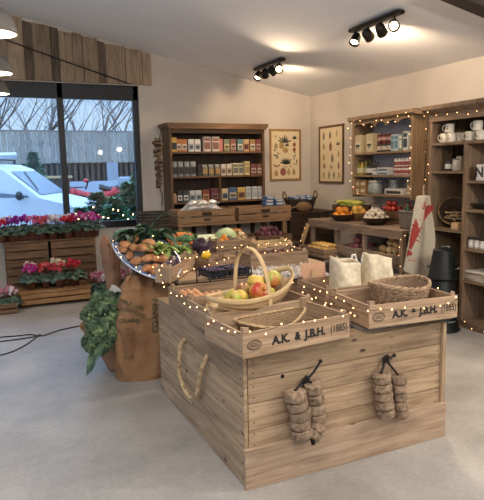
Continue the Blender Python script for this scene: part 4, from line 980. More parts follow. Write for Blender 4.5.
# ------------------------------------------------------------------ paper sacks on the floor
KR = mottled('7d5a3c', '9c744f', 4.5, .8, (.3, .7), .5)
KRI = plain('c9a983', .85, 0, .06)
def sack_fn(w, d, h, seed, lean, pinch=.75, tilt=0):
    def fn(u, v):
        a = u*2*PI; e = .62
        cx, sy = math.copysign(abs(math.cos(a))**e, math.cos(a)), math.copysign(abs(math.sin(a))**e, math.sin(a))
        bul = 1+.10*math.sin(PI*min(1, v*1.15))-.26*max(0, v-.6)/.4
        k = max(0, (v-.72)/.28); dd = d*(1-pinch*k**1.2)
        p = V((cx*w/2*bul+lean*v, sy*dd/2*bul, h*v))
        q = V((p.x*5+seed, p.y*5, p.z*3.2)); am = .024+.028*k
        p += V((cx, sy, 0))*(noise.noise(q)*am*1.6+(.5-abs(noise.noise(V((q.x*1.6, q.y*1.6, q.z*.9))))*2.2)*am*(1.1 if v > .02 else .3)+(.4-abs(noise.noise(q*3.1))*2)*am*.5)
        fold = .012*k*math.sin(a*9+seed)
        p.y += fold; p.z = max(.0, p.z+(noise.noise(V((cx*3, seed, 4)))*.05*k)); return p
    return fn
sk = thing('paper_sack', 'tall brown paper sack printed GRAINS standing against the big box', 'sack', (1.075, 4.31, 0), -.25)
f_ = sack_fn(.42, .25, .83, 3.7, .08)
mb = MB().grid(f_, 120, 80, cu=True); mb.build('sack_body', KR, sk); bv = bvh_of(mb)
MB().grid(lambda u, v: (lambda q: V((q.x*v, q.y*v, .003)))(f_(u, 0)), 40, 3, cu=True).build('sack_base', KR, sk)
INKG = plain('4a4a34', .85, 0, .2, 60)
def st_(txt, x, z, sz, bo=.0, arc=0, rot=0, sx=1.):
    M = Matrix.Translation((x, -.12, z)) @ FRONT @ Matrix.Rotation(rot, 4, 'Z')
    lettering(txt, sz, INKG, 'printed_text', sk, M, bo, surf=bv, off=.004, arc=arc, sx=sx)
st_('OUR LETH', -.045, .60, .036, .0008, .35, -.42); st_('BANTICLEZ', -.05, .545, .038, .0008, .4, -.36); st_('GRAINS', -.085, .475, .044, .0012, 0, -.05)
for i, tx in enumerate(('Organic', 'barley oats', 'wheat rye', 'maize meal', 'seed 25 kg')): st_(tx, -.095, .42-.026*i, .02, 0, 0, -.03)
st_('25 KG', -.10, .19, .028, .0005); st_('CORNIN', .115, .50, .066, .0012, 0, PI/2-.05)
# second sack lying open with greens
sb_ = AZ(128, 366, .0)
s2 = thing('paper_sack', 'brown paper sack lying half open on the floor, greens spilling out', 'sack', (0, 0, 0), 0)
k0, k1 = V((.985, 4.56, .04)), AY(103, 318, 4.72)
ax = (k1-k0).normalized(); Ls = (k1-k0).length; sd = ax.cross(V((0, 1, 0))).normalized(); upq = V((0, -1, 0))
def lie(u, v):
    a = u*2*PI; e = .7; cx, sy = math.copysign(abs(math.cos(a))**e, math.cos(a)), math.copysign(abs(math.sin(a))**e, math.sin(a))
    p = k0+ax*(Ls*v)+sd*cx*(.13+.06*v)+upq*sy*(.13+.02*v)
    p += ax*(noise.noise(V((a, 3, v)))*.05*v); p += V((noise.noise(p*6), noise.noise(p*6+V((5, 0, 0))), noise.noise(p*6+V((0, 5, 0)))))*.025
    p.z = max(.003, p.z); return p
MB().grid(lie, 44, 14, cu=True).build('sack_body', KR, s2, solid=.003)
MB().grid(lambda u, v: lie(u, 0)*v+k0*(1-v), 44, 4, cu=True).build('sack_base', KR, s2)
f0, f1, f2_, f3 = AY(101, 300, 4.74), AY(112, 284, 4.76), AY(128, 297, 4.5), AY(118, 312, 4.55)
MB().grid(lambda u, v: (f0.lerp(f1, v)).lerp(f3.lerp(f2_, v), u)+V((0, .03*math.sin(u*5), .015*math.sin(v*6+u*4))), 10, 8).build('torn_flap', plain('bdb6ab', .8, 0, .05), s2, solid=.002)
LEAFD = mottled('2b3f2c', '677d58', 14, .6, (.35, .65), rnd=.1, bump=.3); SPR = mottled('435838', '899c6c', 16, .55)
def rosette(loc, face, r_, seed, big=0):
    r = random.Random(seed); t = thing('spring_greens', 'head of crinkled spring greens spilling from the open brown sack', 'vegetable', loc, 0, 'spring greens in the open sack'); d = V(face).normalized(); a0 = d.cross(V((0, 0, 1))).normalized(); b0 = a0.cross(d)
    mb = MB(); mb.ell(d*r_*.25, r_*.33, seg=9, rings=7, nz=.35, nf=6, seed=seed)
    for i in range(9): a = i*2.4; mb.ell(d*r_*r.uniform(.3, .55)+(a0*math.cos(a)+b0*math.sin(a))*r_*r.uniform(.25, .55), r_*r.uniform(.14, .24), seg=7, rings=5, nz=.35, nf=6, seed=i+seed)
    mb.build('heart', SPR, t); mb = MB()
    for i in range(11):
        a = i*2.4+r.uniform(-.2, .2); sv = a0*math.cos(a)+b0*math.sin(a); L = r_*r.uniform(1.0, 1.35); w = L*r.uniform(.8, 1.0); q = d.cross(sv); ph = r.uniform(0, 6)
        def fn(u, v):
            x = 2*v-1; ww = w*.5*math.sin(PI*min(.96, .18+.72*u))**.6
            return d*(-.1*r_+.55*r_*math.sin(u*2.0)-.35*L*max(0, u-.6)+.12*ww*0+.25*ww*abs(x))+sv*(L*(u**.9))+q*(x*ww)+d*(.012*math.sin(u*14+ph+x*5)+.008*math.sin(x*17+ph))
        mb.grid(fn, 8, 8)
    mb.build('leaves', LEAFD, t); return t
for i, (px, py, y, r_) in enumerate(((112, 303, 4.52, .085), (100, 304, 4.52, .09), (89, 316, 4.46, .085), (105, 318, 4.38, .09), (94, 331, 4.34, .085), (107, 331, 4.34, .075), (88, 342, 4.34, .075), (99, 344, 4.32, .065))):
    rosette(AY(px+4, py, y), (R.uniform(-.5, .1), -1, R.uniform(-.1, .6)), r_, i+2)
t = thing('cabbage_leaf', 'large dark green leaf hanging lowest from the open brown sack', 'vegetable', AY(104, 344, 4.28), 0); mb = MB()
leafblade(mb, (0, 0, 0), (-.6, -.2, -.7), .26, .15, .3, .25, 9, wave=.015); mb.build('leaf', LEAFD, t)
# standing kraft bag behind the dish
kb = AZ(113, 290, .5)
kz = thing('kraft_bag', 'tall open brown paper bag with a ragged top standing behind the oval dish', 'bag', (AY(116, 250, 5.15).x, 5.15, 0), .2)
f2 = sack_fn(.10, .14, .98, 9.1, -.05, -.3)
MB().grid(lambda u, v: f2(u, v)+V((0, 0, (.09*noise.noise(V((u*9, 3, 0)))+.05*math.sin(u*30)) if v > .98 else 0)), 48, 24, cu=True).build('bag_body', mottled('7a5540', 'a07a5c', 3.5, .85, (.3, .7), .15), kz, solid=.002)
MB().grid(lambda u, v: (lambda q: V((q.x*v, q.y*v, .003)))(f2(u, 0)), 40, 3, cu=True).build('bag_base', KR, kz)
# ------------------------------------------------------------------ fairy lights on the island
WIRE = plain('2b2118', .7, 0, 0)
def fairy(label, paths, step=.07, r=.0046, jit=.012, zoff=.008, strength=6, maxb=99):
    t = thing('fairy_lights', label, 'fairy lights', (0, 0, 0), 0, 'warm fairy light strings'); bl = None; nb = 0
    for path in paths:
        w = MB()
        pts = catmull(path, 8); pts = [p+V((R.uniform(-1, 1)*jit*.5, R.uniform(-1, 1)*jit*.5, R.uniform(-.6, .2)*jit)) for p in pts]
        w.tube(pts, .0015, 4); acc = step*.5
        for i in range(1, len(pts)):
            acc += (pts[i]-pts[i-1]).length
            if acc >= step and nb < maxb:
                acc = R.uniform(-.25, .25)*step; nb += 1; p = pts[i]+V((R.uniform(-1, 1)*jit, R.uniform(-1, 1)*jit, R.uniform(-1.2, .8)*jit))
                if bl is None: bl = MB().ell((0, 0, 0), (r*.85, r*.85, r), seg=7, rings=5).build('bulb', plain('ffe2b8', .4, 0, 0, emis='ffbe7c', estr=strength), t, loc=p)
                else: dup(bl, p, parent=t)
        w.build('wire', WIRE, t)
    return t
ZT = CB+CRH+.012
def zp(px, py, z=ZT): return AZ(px, py, z)
fairy('warm fairy lights draped over the lettered crates and the tote bags in front', [
    [V((1.055, 3.60, ZT)), V((1.055, 3.42, ZT-.01)), V((1.06, 3.22, ZT+.004)), V((1.05, 3.05, ZT-.02)), V((1.055, 2.84, ZT)), V((1.05, 2.72, ZT-.03)), V((1.05, 2.58, ZT+.002)), V((1.05, 2.44, ZT-.025)), V((1.06, 2.36, ZT)), V((1.2, 2.37, ZT-.012)), V((1.33, 2.385, ZT+.004)), V((1.52, 2.40, ZT)), V((1.70, 2.415, ZT+.004)), V((1.735, 2.47, ZT)), V((1.72, 2.62, ZT)), V((1.70, 2.8, ZT+.012))],
    [V((1.76, 3.3, ZT+.02)), V((1.84, 3.15, ZT+.004)), V((1.855, 2.95, ZT)), V((1.85, 2.75, ZT)), V((1.86, 2.6, ZT-.015)), V((1.84, 2.43, ZT)), V((1.98, 2.405, ZT-.01)), V((2.14, 2.39, ZT-.035)), V((2.26, 2.38, ZT-.03)), V((2.38, 2.37, ZT-.01)), V((2.45, 2.42, ZT+.01)), V((2.47, 2.7, ZT+.01)), V((2.45, 2.95, ZT))],
    [V((1.75, 3.02, ZT+.02)), V((1.80, 2.9, ZT-.02)), V((1.785, 2.75, ZT-.03)), V((1.79, 2.6, ZT-.02)), V((1.80, 2.46, ZT-.04))],
    [V((2.03, 3.2, .86)), V((2.2, 3.3, .86)), V((2.4, 3.32, .84))]], .085)
d0 = lambda a, k=.95, z=.085: dM @ V((A_*k*math.cos(a), B_*k*math.sin(a), z))
fairy('warm fairy lights wound around the oval dish, the vegetables and the aslant crate', [
    [d0(a) for a in lin(1.6, 4.2, 9)]+[d0(4.4, .6, .14), d0(5.0, .5, .16), d0(6, .5, .16), d0(7, .5, .16)],
    [V((1.08, 3.62, ZT+.01)), V((1.12, 3.85, .93)), V((1.30, 4.02, .95)), V((1.46, 4.12, .95)), V((1.62, 4.22, .97)), V((1.78, 4.35, .97)), V((1.86, 4.5, .95))],
    [V((1.2, 3.75, .86)), V((1.35, 3.93, .88)), V((1.48, 4.0, .87)), V((1.62, 4.06, .9)), V((1.8, 4.2, .9))],
    [V((1.84, 4.10, .95)), V((1.98, 4.10, .95)), V((2.15, 4.08, .94)), V((2.32, 4.06, .95)), V((2.38, 4.18, .95)), V((2.2, 4.3, .97)), V((2.0, 4.28, .97)), V((1.92, 4.38, .96))],
    [V((2.30, 4.55, .95)), V((2.5, 4.55, .95)), V((2.62, 4.72, .95))],
    [V((1.1, 5.0, .98)), V((1.25, 5.15, 1.02)), V((1.45, 5.25, 1.03)), V((1.6, 5.4, 1.03))]], .08)
# ================================================================== packets, jars, bottles
def carton(nm, label, cat, group, w, d, h, body, lab=None, style=0, loc=(0, 0, 0), rz=0, lab2=None):
    """box packet: front faces local -y, origin at the base centre"""
    t = thing(nm, label, cat, loc, rz, group)
    if style == 1:      # soft bag with a folded top
        def fn(u, v):
            a = u*2*PI; e = .5; k = 1-max(0, v-.72)/.28*.85
            return V((math.copysign(abs(math.cos(a))**e, math.cos(a))*w/2*(1-.06*v), math.copysign(abs(math.sin(a))**e, math.sin(a))*d/2*k*(1+.12*math.sin(PI*v)), h*v))
        MB().grid(fn, 20, 8, cu=True).grid(lambda u, v: fn(u, 0)*v, 20, 2, cu=True).grid(lambda u, v: V((fn(u, 1).x*v, fn(u, 1).y*v, h)), 20, 2, cu=True).build('packet_body', body, t)
    else: MB().box(-w/2, w/2, -d/2, d/2, 0, h).build('packet_body', body, t, min(.004, w*.04))
    if lab:
        y = -d/2*(1.14 if style == 1 else 1)-.0012; lw = .41 if style != 3 else .5
        MB().box(-w*lw, w*lw, y, y+.004, h*.16, h*.62).build('label', lab, t)
        if lab2: MB().box(-w*.3, w*.3, y-.001, y, h*.32, h*.46).box(-w*.22, w*.22, y-.001, y, h*.22, h*.27).build('print', lab2, t)
        if style == 2: MB().box(-w*.42, w*.42, y, y+.003, h*.7, h*.9).build('label', lab2 or lab, t)
    return t
def jar(nm, label, cat, group, r, h, body, lid, lab, loc, lidh=.18, neck=.86, seg=14):
    t = thing(nm, label, cat, loc, 0, group); hb = h*(1-lidh)
    MB().lathe([(0, 0), (r*.9, 0), (r, h*.04), (r, hb*.84), (r*neck, hb*.97), (r*neck*.98, hb), (0, hb)], seg).build('jar_body', body, t)
    if lid: MB().lathe([(0, hb-.001), (r*neck*1.06, hb-.001), (r*neck*1.06, h*.985), (r*neck, h), (0, h)], seg).build('lid', lid, t)
    if lab: MB().lathe([(r*1.01, hb*.2), (r*1.012, hb*.7)], seg).build('label', lab, t)
    return t
def bottle(nm, label, cat, group, r, h, body, cap, lab, loc, seg=12):
    t = thing(nm, label, cat, loc, 0, group)
    MB().lathe([(0, 0), (r*.92, 0), (r, h*.03), (r, h*.55), (r*.8, h*.66), (r*.36, h*.76), (r*.34, h*.9), (0, h*.9)], seg).build('bottle_body', body, t)
    MB().lathe([(0, h*.88), (r*.42, h*.88), (r*.42, h), (0, h)], seg).build('cap', cap, t)
    if lab: MB().lathe([(r*1.012, h*.14), (r*1.012, h*.47)], seg).build('label', lab, t)
    return t
def pm(c, rough=.5):
    r_, g_, b_ = [int(c[i:i+2], 16) for i in (0, 2, 4)]; m_ = (r_+g_+b_)/3
    return plain('%02x%02x%02x' % tuple(int((m_+(q-m_)*.8)*.93) for q in (r_, g_, b_)), rough, 0, .06, 12)

# ================================================================== hutch on the window wall
HY = 7.72
hx0, hx1 = AY(170.5, 170, HY).x, AY(265, 170, HY).x
zs = [AY(215, 151.5, HY).z, AY(215, 175.7, HY).z, AY(215, 201, HY).z]; ztop = AY(215, 125.5, HY).z; TT = AY(230, 222, 7.30).z
h = thing('hutch', 'brown wooden hutch with three shelves of packets against the window wall', 'shelf unit', ((hx0+hx1)/2, HY, 0)); hw = (hx1-hx0)/2
for s in (-1, 1): MB().box(*((-hw, -hw+.035) if s < 0 else (hw-.035, hw)), 0, .36, TT+.002, ztop-.05).build('side_panel', W_HUTCH, h, .003)
MB().box(-hw+.036, hw-.036, .34, .36, TT+.002, ztop-.05, grain=2).build('back_panel', W_DARK, h)
for z in zs: MB().box(-hw+.036, hw-.036, .004, .338, z-.028, z).build('shelf', W_HUTCH, h, .003)
MB().box(-.02+.02, .022, .006, .338, zs[2]+.001, zs[1]-.029).build('divider', W_HUTCH, h, .002)
MB().box(-hw+.036, hw-.036, .0, .03, ztop-.11, ztop-.05).build('top_rail', W_HUTCH, h)
MB().prism([(-hw-.01, ztop-.055), (hw+.01, ztop-.055), (hw+.02, ztop-.03), (hw+.045, ztop-.015), (hw+.045, ztop+.03), (-hw-.045, ztop+.03), (-hw-.045, ztop-.015), (-hw-.02, ztop-.03)], -.045, .37).build('cornice', W_HUTCH, h, .004)
CREAM, ORNG, YEL, PINK = pm('d8c9ae'), pm('c8742e'), pm('d9a52c'), pm('b98372')
GRN, TEAL, REDP, MAR, BLUP, NVY = pm('5e6a44'), pm('4f7476'), pm('96402f'), pm('6a2f33'), pm('3d5a86'), pm('2b3040')
WHT, GREY, DRK, GLD, BRN = pm('dcd7cc'), pm('8b8c88'), pm('33302e'), pm('b38a4a'), pm('7a4b3a')
place = ['on the top hutch shelf', 'on the middle hutch shelf', 'on the bottom hutch shelf']
P_ = lambda u: 155+u/4.033
rows = [
 [(57, 90, .19, YEL, DRK, 3, 'yellow and black packet', 0), (88, 110, .165, ORNG, CREAM, 0, 'orange packet', 0), (110, 132, .165, ORNG, CREAM, 0, 'orange packet', 0), (135, 159, .165, WHT, pm('9aa0a8'), 0, 'grey-printed white packet', 0), (161, 186, .165, WHT, pm('9aa0a8'), 0, 'grey-printed white packet', 0), (197, 228, .2, pm('cdb9a4'), pm('8a5a4a'), 2, 'tall cream packet', 0), (230, 262, .2, pm('cdb9a4'), pm('8a5a4a'), 2, 'tall cream packet', 0), (262, 276, .17, pm('b9685a'), None, 0, 'narrow pinkish red packet', 0), (278, 303, .165, pm('6f7250'), pm('b7a06a'), 0, 'olive green packet', 0), (305, 330, .17, pm('7d4a3e'), pm('b58a76'), 0, 'brown packet with a pale label', 0), (333, 357, .165, TEAL, pm('c9c2a8'), 0, 'teal packet', 0), (359, 382, .165, pm('c9a36a'), pm('8c3a2a'), 0, 'tan packet with a red label', 0), (384, 407, .165, pm('b5813f'), CREAM, 0, 'amber packet', 0), (409, 433, .165, pm('9a4438'), pm('caa08a'), 0, 'red packet with a pink label', 0)],
 [(65, 90, .2, GREY, DRK, 1, 'gold-marked grey bag', 1), (91, 115, .2, GREY, DRK, 1, 'gold-marked grey bag', 1), (116, 140, .2, GREY, DRK, 1, 'gold-marked grey bag', 1), (141, 166, .2, GREY, DRK, 1, 'gold-marked grey bag', 1), (170, 189, .15, DRK, None, 0, 'dark packet', 0), (190, 214, .155, pm('6d6a5e'), GLD, 1, 'dark olive bag', 1), (215, 239, .155, pm('6d6a5e'), GLD, 1, 'dark olive bag', 1), (240, 264, .155, pm('6d6a5e'), GLD, 1, 'dark olive bag', 1), (266, 286, .155, pm('cfc0ac'), pm('a5846a'), 0, 'plain cream packet', 0), (288, 310, .155, pm('cfc0ac'), pm('a5846a'), 0, 'plain cream packet', 0), (314, 337, .165, pm('d6c795'), pm('6c6a62'), 2, 'pale yellow packet', 0), (338, 358, .165, pm('d6c795'), pm('6c6a62'), 2, 'pale yellow packet', 0), (360, 382, .185, pm('dcc67a'), pm('a58b4a'), 2, 'taller yellow packet', 0), (385, 409, .15, pm('7d4038'), pm('b99a8a'), 0, 'dark red packet', 0), (411, 434, .15, pm('86503f'), pm('d0b49a'), 0, 'reddish brown packet', 0)],
 [(65, 84, .12, pm('c4866c'), None, 1, 'salmon pink bag', 1), (84, 106, .15, DRK, WHT, 0, 'black packet with a white label', 0), (108, 131, .15, pm('2d3b3c'), WHT, 0, 'dark green packet with a white label', 0), (134, 158, .15, pm('c7c9c4'), pm('7d8c99'), 0, 'pale grey packet', 0), (160, 184, .15, pm('c7c9c4'), pm('7d8c99'), 0, 'pale grey packet', 0), (187, 218, .155, pm('8e352a'), pm('c08a4a'), 0, 'red packet with a tan label', 0), (220, 258, .17, pm('672a31'), pm('8d4c4a'), 0, 'wide maroon packet', 0), (266, 292, .16, pm('d3b985'), pm('4a6187'), 0, 'cream packet with a blue label', 0), (294, 328, .17, pm('3e5d8a'), pm('c7b184'), 0, 'blue packet with a tan label', 0), (330, 362, .17, pm('d2a94c'), pm('8a4a32'), 0, 'yellow packet with a brown label', 0), (364, 387, .175, pm('d3cbb9'), pm('9aa6ac'), 2, 'tall white packet', 0), (389, 412, .175, pm('d3cbb9'), pm('9aa6ac'), 2, 'tall white packet', 0), (414, 438, .175, pm('d3cbb9'), pm('9aa6ac'), 2, 'tall white packet', 0)]]
for k, row in enumerate(rows):
    labs = row_labels([r[6] for r in row], place[k], 'the window end')
    for r, lb in zip(row, labs):
        a, b = AY(P_(r[0]), 150, HY+.03).x, AY(P_(r[1]), 150, HY+.03).x
        a = max(a, hx0+.04); b = min(b, hx1-.04); w = (b-a)*.95
        carton('food_packet', lb, 'packet', 'packets '+place[k], w, .085 if r[5] != 1 else .07, r[2]*1.06, r[3], r[4], r[5], ((a+b)/2, HY+.08+R.uniform(-.008, .008), zs[k]+.001), R.uniform(-.03, .03), DRK if r[4] and r[5] == 0 else None)
# trestle table with the two display trays
tx0, tx1 = AY(178, 222, 7.30).x, AY(290, 218, 7.30).x
tt = thing('side_table', 'long orange brown wooden table under the hutch carrying two display trays', 'table', ((tx0+tx1)/2, 7.3, 0)); tw = (tx1-tx0)/2
W_TAB = wood('a88461', '7c5e42', .6, .1, .15, 1., .25)
MB().box(-tw, tw, 0, .79, TT-.03, TT).build('tabletop', W_TAB, tt, .003)
for x in (-tw+.05, tw-.06):
    for y in (.04, .72): MB().box(x-.03, x+.03, y, y+.055, 0, TT-.031).build('leg', W_TAB, tt, .002)
mb = MB()
for x in lin(-tw+.25, tw-.25, 6): mb.box(x-.03, x+.03, .74, .76, .12, TT-.04)
mb.build('back_slats', W_DARK, tt); MB().box(-tw+.08, tw-.08, .06, .74, .12, .14).build('lower_shelf', W_DARK, tt)
tz = TT+.002
tw2 = (tx1-tx0)/2-.02
tA = crate('wide wooden display tray of silver foil packets on the table under the hutch', tw2, .40, .19, (tx0+tw2/2-.0, 7.3+.20, tz), 0, W_TAB, 'display trays', boards=2, post=0, plate=True, name='display_tray')
tB = crate('wide wooden display tray with blue packets on the table under the hutch', tw2, .40, .19, (tx1-tw2/2+.02, 7.3+.20, tz), 0, W_TAB, 'display trays', boards=2, post=0, plate=True, name='display_tray')
FOIL = plain('efebe3', .32, .35, .08, 30)
def foilmk():
    return tag(MB().grid(lambda u, v: V(((u-.5)*.16, (v-.5)*.12, .022+.045*(math.sin(PI*u)*math.sin(PI*v))**.7+.03*noise.noise(V((u*7, v*7, 1)))))*1.0, 12, 10).grid(lambda u, v: V(((u-.5)*.16, (v-.5)*.12, .024-.016*math.sin(PI*u)*math.sin(PI*v))), 12, 10).build('foil_packet', FOIL), 'silver foil packet in the heap in the display tray nearest the window', 'packet', 'silver foil packets in the tray')
FP = Proto(foilmk); c0 = tA.location
for lay in range(5):
    for i in range((4, 4, 4, 3, 3)[lay]):
        for j in range(2 if lay < 4 else 1):
            FP((c0.x-.02+(i-((4, 4, 4, 3, 3)[lay]-1)/2)*.145, c0.y-.10+j*.15, tz+.024+lay*.056), (R.uniform(-.25, .25), R.uniform(-.25, .25), R.uniform(-.5, .5)))
dk = Proto(lambda: tag(MB().box(-.05, .05, -.035, .035, 0, .03).build('dark_packet', pm('4b3a34'), bevel=.004), 'x', 'packet'))
for i, x in enumerate((-.33, -.225, .27, .34)):
    if i in (0, 1): dk((c0.x+x, c0.y-.05, tz+.0095), R.uniform(-.1, .1), 'flat dark packet at the window end of the silver packet tray, '+('outermost' if i == 0 else 'beside the foil'), 'dark packets in the silver tray')
    elif i == 2: dk((c0.x+x+.02, c0.y-.05, tz+.0095), .1, 'flat dark packet at the inner end of the silver packet tray', 'dark packets in the silver tray')
bp = Proto(lambda: carton('blue_packet', 'x', 'packet', 'blue packets in the tray', .14, .11, .03, pm('46586f', .4), None))
def bluepk():
    t = thing('blue_packet', 'x', 'packet', (0, 0, 0)); MB().box(-.075, .075, -.06, .06, 0, .028).build('packet_body', plain('4a6488', .35, 0, .1), t, .008)
    MB().box(-.05, .05, -.0612, -.059, .006, .022).build('label', WHT, t); MB().box(-.045, .03, -.035, .03, .0275, .0285).build('label', plain('b9c3cf', .4), t); return t
BP = Proto(bluepk); c1 = tB.location
BPL = 'blue and white packet stacked at the outer end of the display tray by the chest'
for k in range(7):
    for j, x in enumerate((.12, .28)):
        if k == 6 and j == 1: continue
        BP((c1.x+x+R.uniform(-.008, .008), c1.y-.05+R.uniform(-.01, .01), tz+.01+.046*k), R.uniform(-.08, .08), BPL, 'blue packets in the tray', (1, 1, 1.6))
dm = lump('dried_mushroom', 'dark dried mushroom scattered in the display tray beside the blue packets', 'mushroom', 'dried mushrooms in the tray', (.03, .025, .018), mottled('4a3a2c', '6e5a45', 20, .9), .4)
heap(dm, (c1.x-.2, c1.y), 0, .34, .3, tz+.009, .058, 3, False)
# onion crates on a low bench in front of the table
on0 = AY(232, 244, 6.62)
bn = thing('low_bench', 'low dark wooden bench in front of the table carrying the onion crates', 'bench', (3.05, 6.66, 0)); BZ = AY(250, 246, 6.45).z
MB().box(-.75, .75, -.24, .24, BZ-.03, BZ).build('bench_top', W_DARK, bn, .002)
for x in (-.68, .68):
    for y in (-.18, .18): MB().box(x-.025, x+.025, y-.025, y+.025, 0, BZ-.031).build('leg', W_DARK, bn)
xa, xb = AY(214, 240, 6.5).x, AY(255, 240, 6.5).x; xc, xd = AY(257, 240, 6.5).x, AY(291, 240, 6.5).x
crate('dark wooden crate of brown onions on the low bench', xb-xa-.01, .40, .11, ((xa+xb)/2, 6.66, BZ+.001), 0, W_HUTCH, boards=1, post=.0)
crate('dark wooden crate of red onions on the low bench', xd-xc-.01, .40, .11, ((xc+xd)/2, 6.66, BZ+.001), 0, W_HUTCH, boards=1, post=.0)
def onionmk(c1, c2, nm):
    return lambda: tag(MB().lathe([(0, -.036), (.012, -.034), (.03, -.022), (.038, 0), (.033, .02), (.018, .032), (.007, .042), (.004, .052), (0, .053)], 14).build(nm, mottled(c1, c2, 12, .45, rnd=.12, stretch=(1, 1, .3))), 'x', 'onion')
for nm, c1_, c2_, xm, xw, l in (('onion', 'a06c3a', 'c9965c', (xa+xb)/2, xb-xa, 'brown onion heaped in the dark crate on the low bench'), ('red_onion', '4e2530', '7a4450', (xc+xd)/2, xd-xc, 'red onion heaped in the dark crate on the low bench')):
    OP = Proto(onionmk(c1_, c2_, nm)); heap(lambda loc, rot, lab=None: OP(loc, (R.uniform(-.25, .25), R.uniform(-.25, .25), R.uniform(0, 6)), l, nm+'s in the bench crate'), (xm, 6.66), 0, xw-.06, .35, BZ+.012, .074, 3)
# hanging string of bark floats at the hutch corner, tall dark basket under it
hp = AY(160, 132, HY-.06)
t = thing('hanging_string', 'string of dark bark discs hanging at the window side of the hutch', 'hanging string', (hp.x-.01, HY-.02, hp.z)); zb = AY(158, 190, HY).z-hp.z
MB().tube(catmull([V((.05, .03, .03)), V((.02, 0, -.05)), V((-.02, 0, -.3)), V((-.015, 0, zb+.06)), V((.02, 0, zb-.08)), V((0, -.01, zb-.22))], 6), .007, 6).build('cord', ROPE_D, t)
k = 0
for z in lin(-.1, zb+.05, 22):
    rr = .065*(1-.35*(k/22))*R.uniform(.8, 1.1); M = Matrix.Translation((-.018+R.uniform(-.014, .014), R.uniform(-.01, .01), z)) @ Euler((R.uniform(-.5, .5), R.uniform(-.5, .5), 0)).to_matrix().to_4x4()
    MB().grid(lambda u, v: V((math.cos(u*2*PI), math.sin(u*2*PI), 0))*rr*(0, 1, 1.04, 0)[int(round(v*3))]*(1+.25*noise.noise(V((math.cos(u*6.28)*1.5, math.sin(u*6.28)*1.5, k))))+V((0, 0, (-.010, -.010, .010, .010)[int(round(v*3))])), 14, 4, cu=True, M=M).build('bark_disc', mottled('4a3a2c', '7d664c', 20, .9, (.35, .65), .5, rnd=.2), t); k += 1
bq = AY(156, 222, 7.35)
t = thing('wicker_basket', 'tall dark wicker basket on the floor below the hanging bark discs', 'basket', (bq.x-.02, 7.42, 0)); bt = AY(156, 213, 7.3).z
bf = lambda u, v: V(((.17+.05*v)*math.cos(u*2*PI), (.17+.05*v)*math.sin(u*2*PI), bt*v))
DW = weave('4c443e', '241f1c', 40, 40)
MB().grid(bf, 36, 20, cu=True, su=1.2, sv=1).build('basket_wall', DW, t, solid=.008)
mb = MB()
for v in lin(.03, 1, 26): mb.tube([bf(u, v)*1.0+V((math.cos(u*2*PI), math.sin(u*2*PI), 0))*(.004+.004*math.cos(18*u*2*PI+v*80)) for u in lin(0, 1, 73)[:-1]], .010, 5, closed=True)
mb.build('weave_rods', mottled('574d46', '322b27', 30, .8), t); MB().lathe([(0, .002), (.17, .002), (.17, .01), (0, .01)], 20).build('basket_base', DW, t)
# framed botanical prints
def print_(label, c, w, hh, axis, seed, matf, bt_):
    t = thing('framed_print', label, 'picture', c, 0 if axis == 'y' else -PI/2); r = random.Random(seed)
    mb = MB(); f = .03
    mb.box(-w/2, w/2, -.022, .0, hh/2-f, hh/2).box(-w/2, w/2, -.022, 0, -hh/2, -hh/2+f).box(-w/2, -w/2+f, -.022, 0, -hh/2+f, hh/2-f, grain=2).box(w/2-f, w/2, -.022, 0, -hh/2+f, hh/2-f, grain=2)
    mb.build('frame', matf, t, .002)
    MB().box(-w/2+f, w/2-f, -.010, -.002, -hh/2+f, hh/2-f).build('print_paper', plain('d3c09a', .8, 0, .04, 6), t)
    cols = [plain(c_, .8, 0, .25, 60) for c_ in bt_]
    for k, row in enumerate(LAY[seed]):
        for (x, z, rx, rz_, ci, kind) in [row]:
            m_ = MB(); X, Z = x*w, z*hh
            def blob(cx, cz_, a, b, rot=0, n=14, y=-.0108):
                m_.add([(cx+a*math.cos(q)*math.cos(rot)-b*math.sin(q)*math.sin(rot), y, cz_+a*math.cos(q)*math.sin(rot)+b*math.sin(q)*math.cos(rot)) for q in lin(0, 2*PI, n+1)[:-1]], [list(range(n))])
            if kind == 0: blob(X, Z, rx, rz_); blob(X, Z+rz_*1.1, rx*.2, rz_*.3, y=-.0109)
            elif kind == 1:
                for q in lin(.3, PI-.3, 7): L = rz_*r.uniform(.7, 1.1); blob(X+math.cos(q)*L*.5, Z+math.sin(q)*L*.5-rz_*.4, L*.5, rx*.2, q)
            elif kind == 2:
                for q in range(4): blob(X+r.uniform(-rx, rx), Z+r.uniform(-rz_, rz_), rx*.4, rx*.28, r.uniform(0, 3))
            m_.build('illustration', cols[ci], t)
    return t
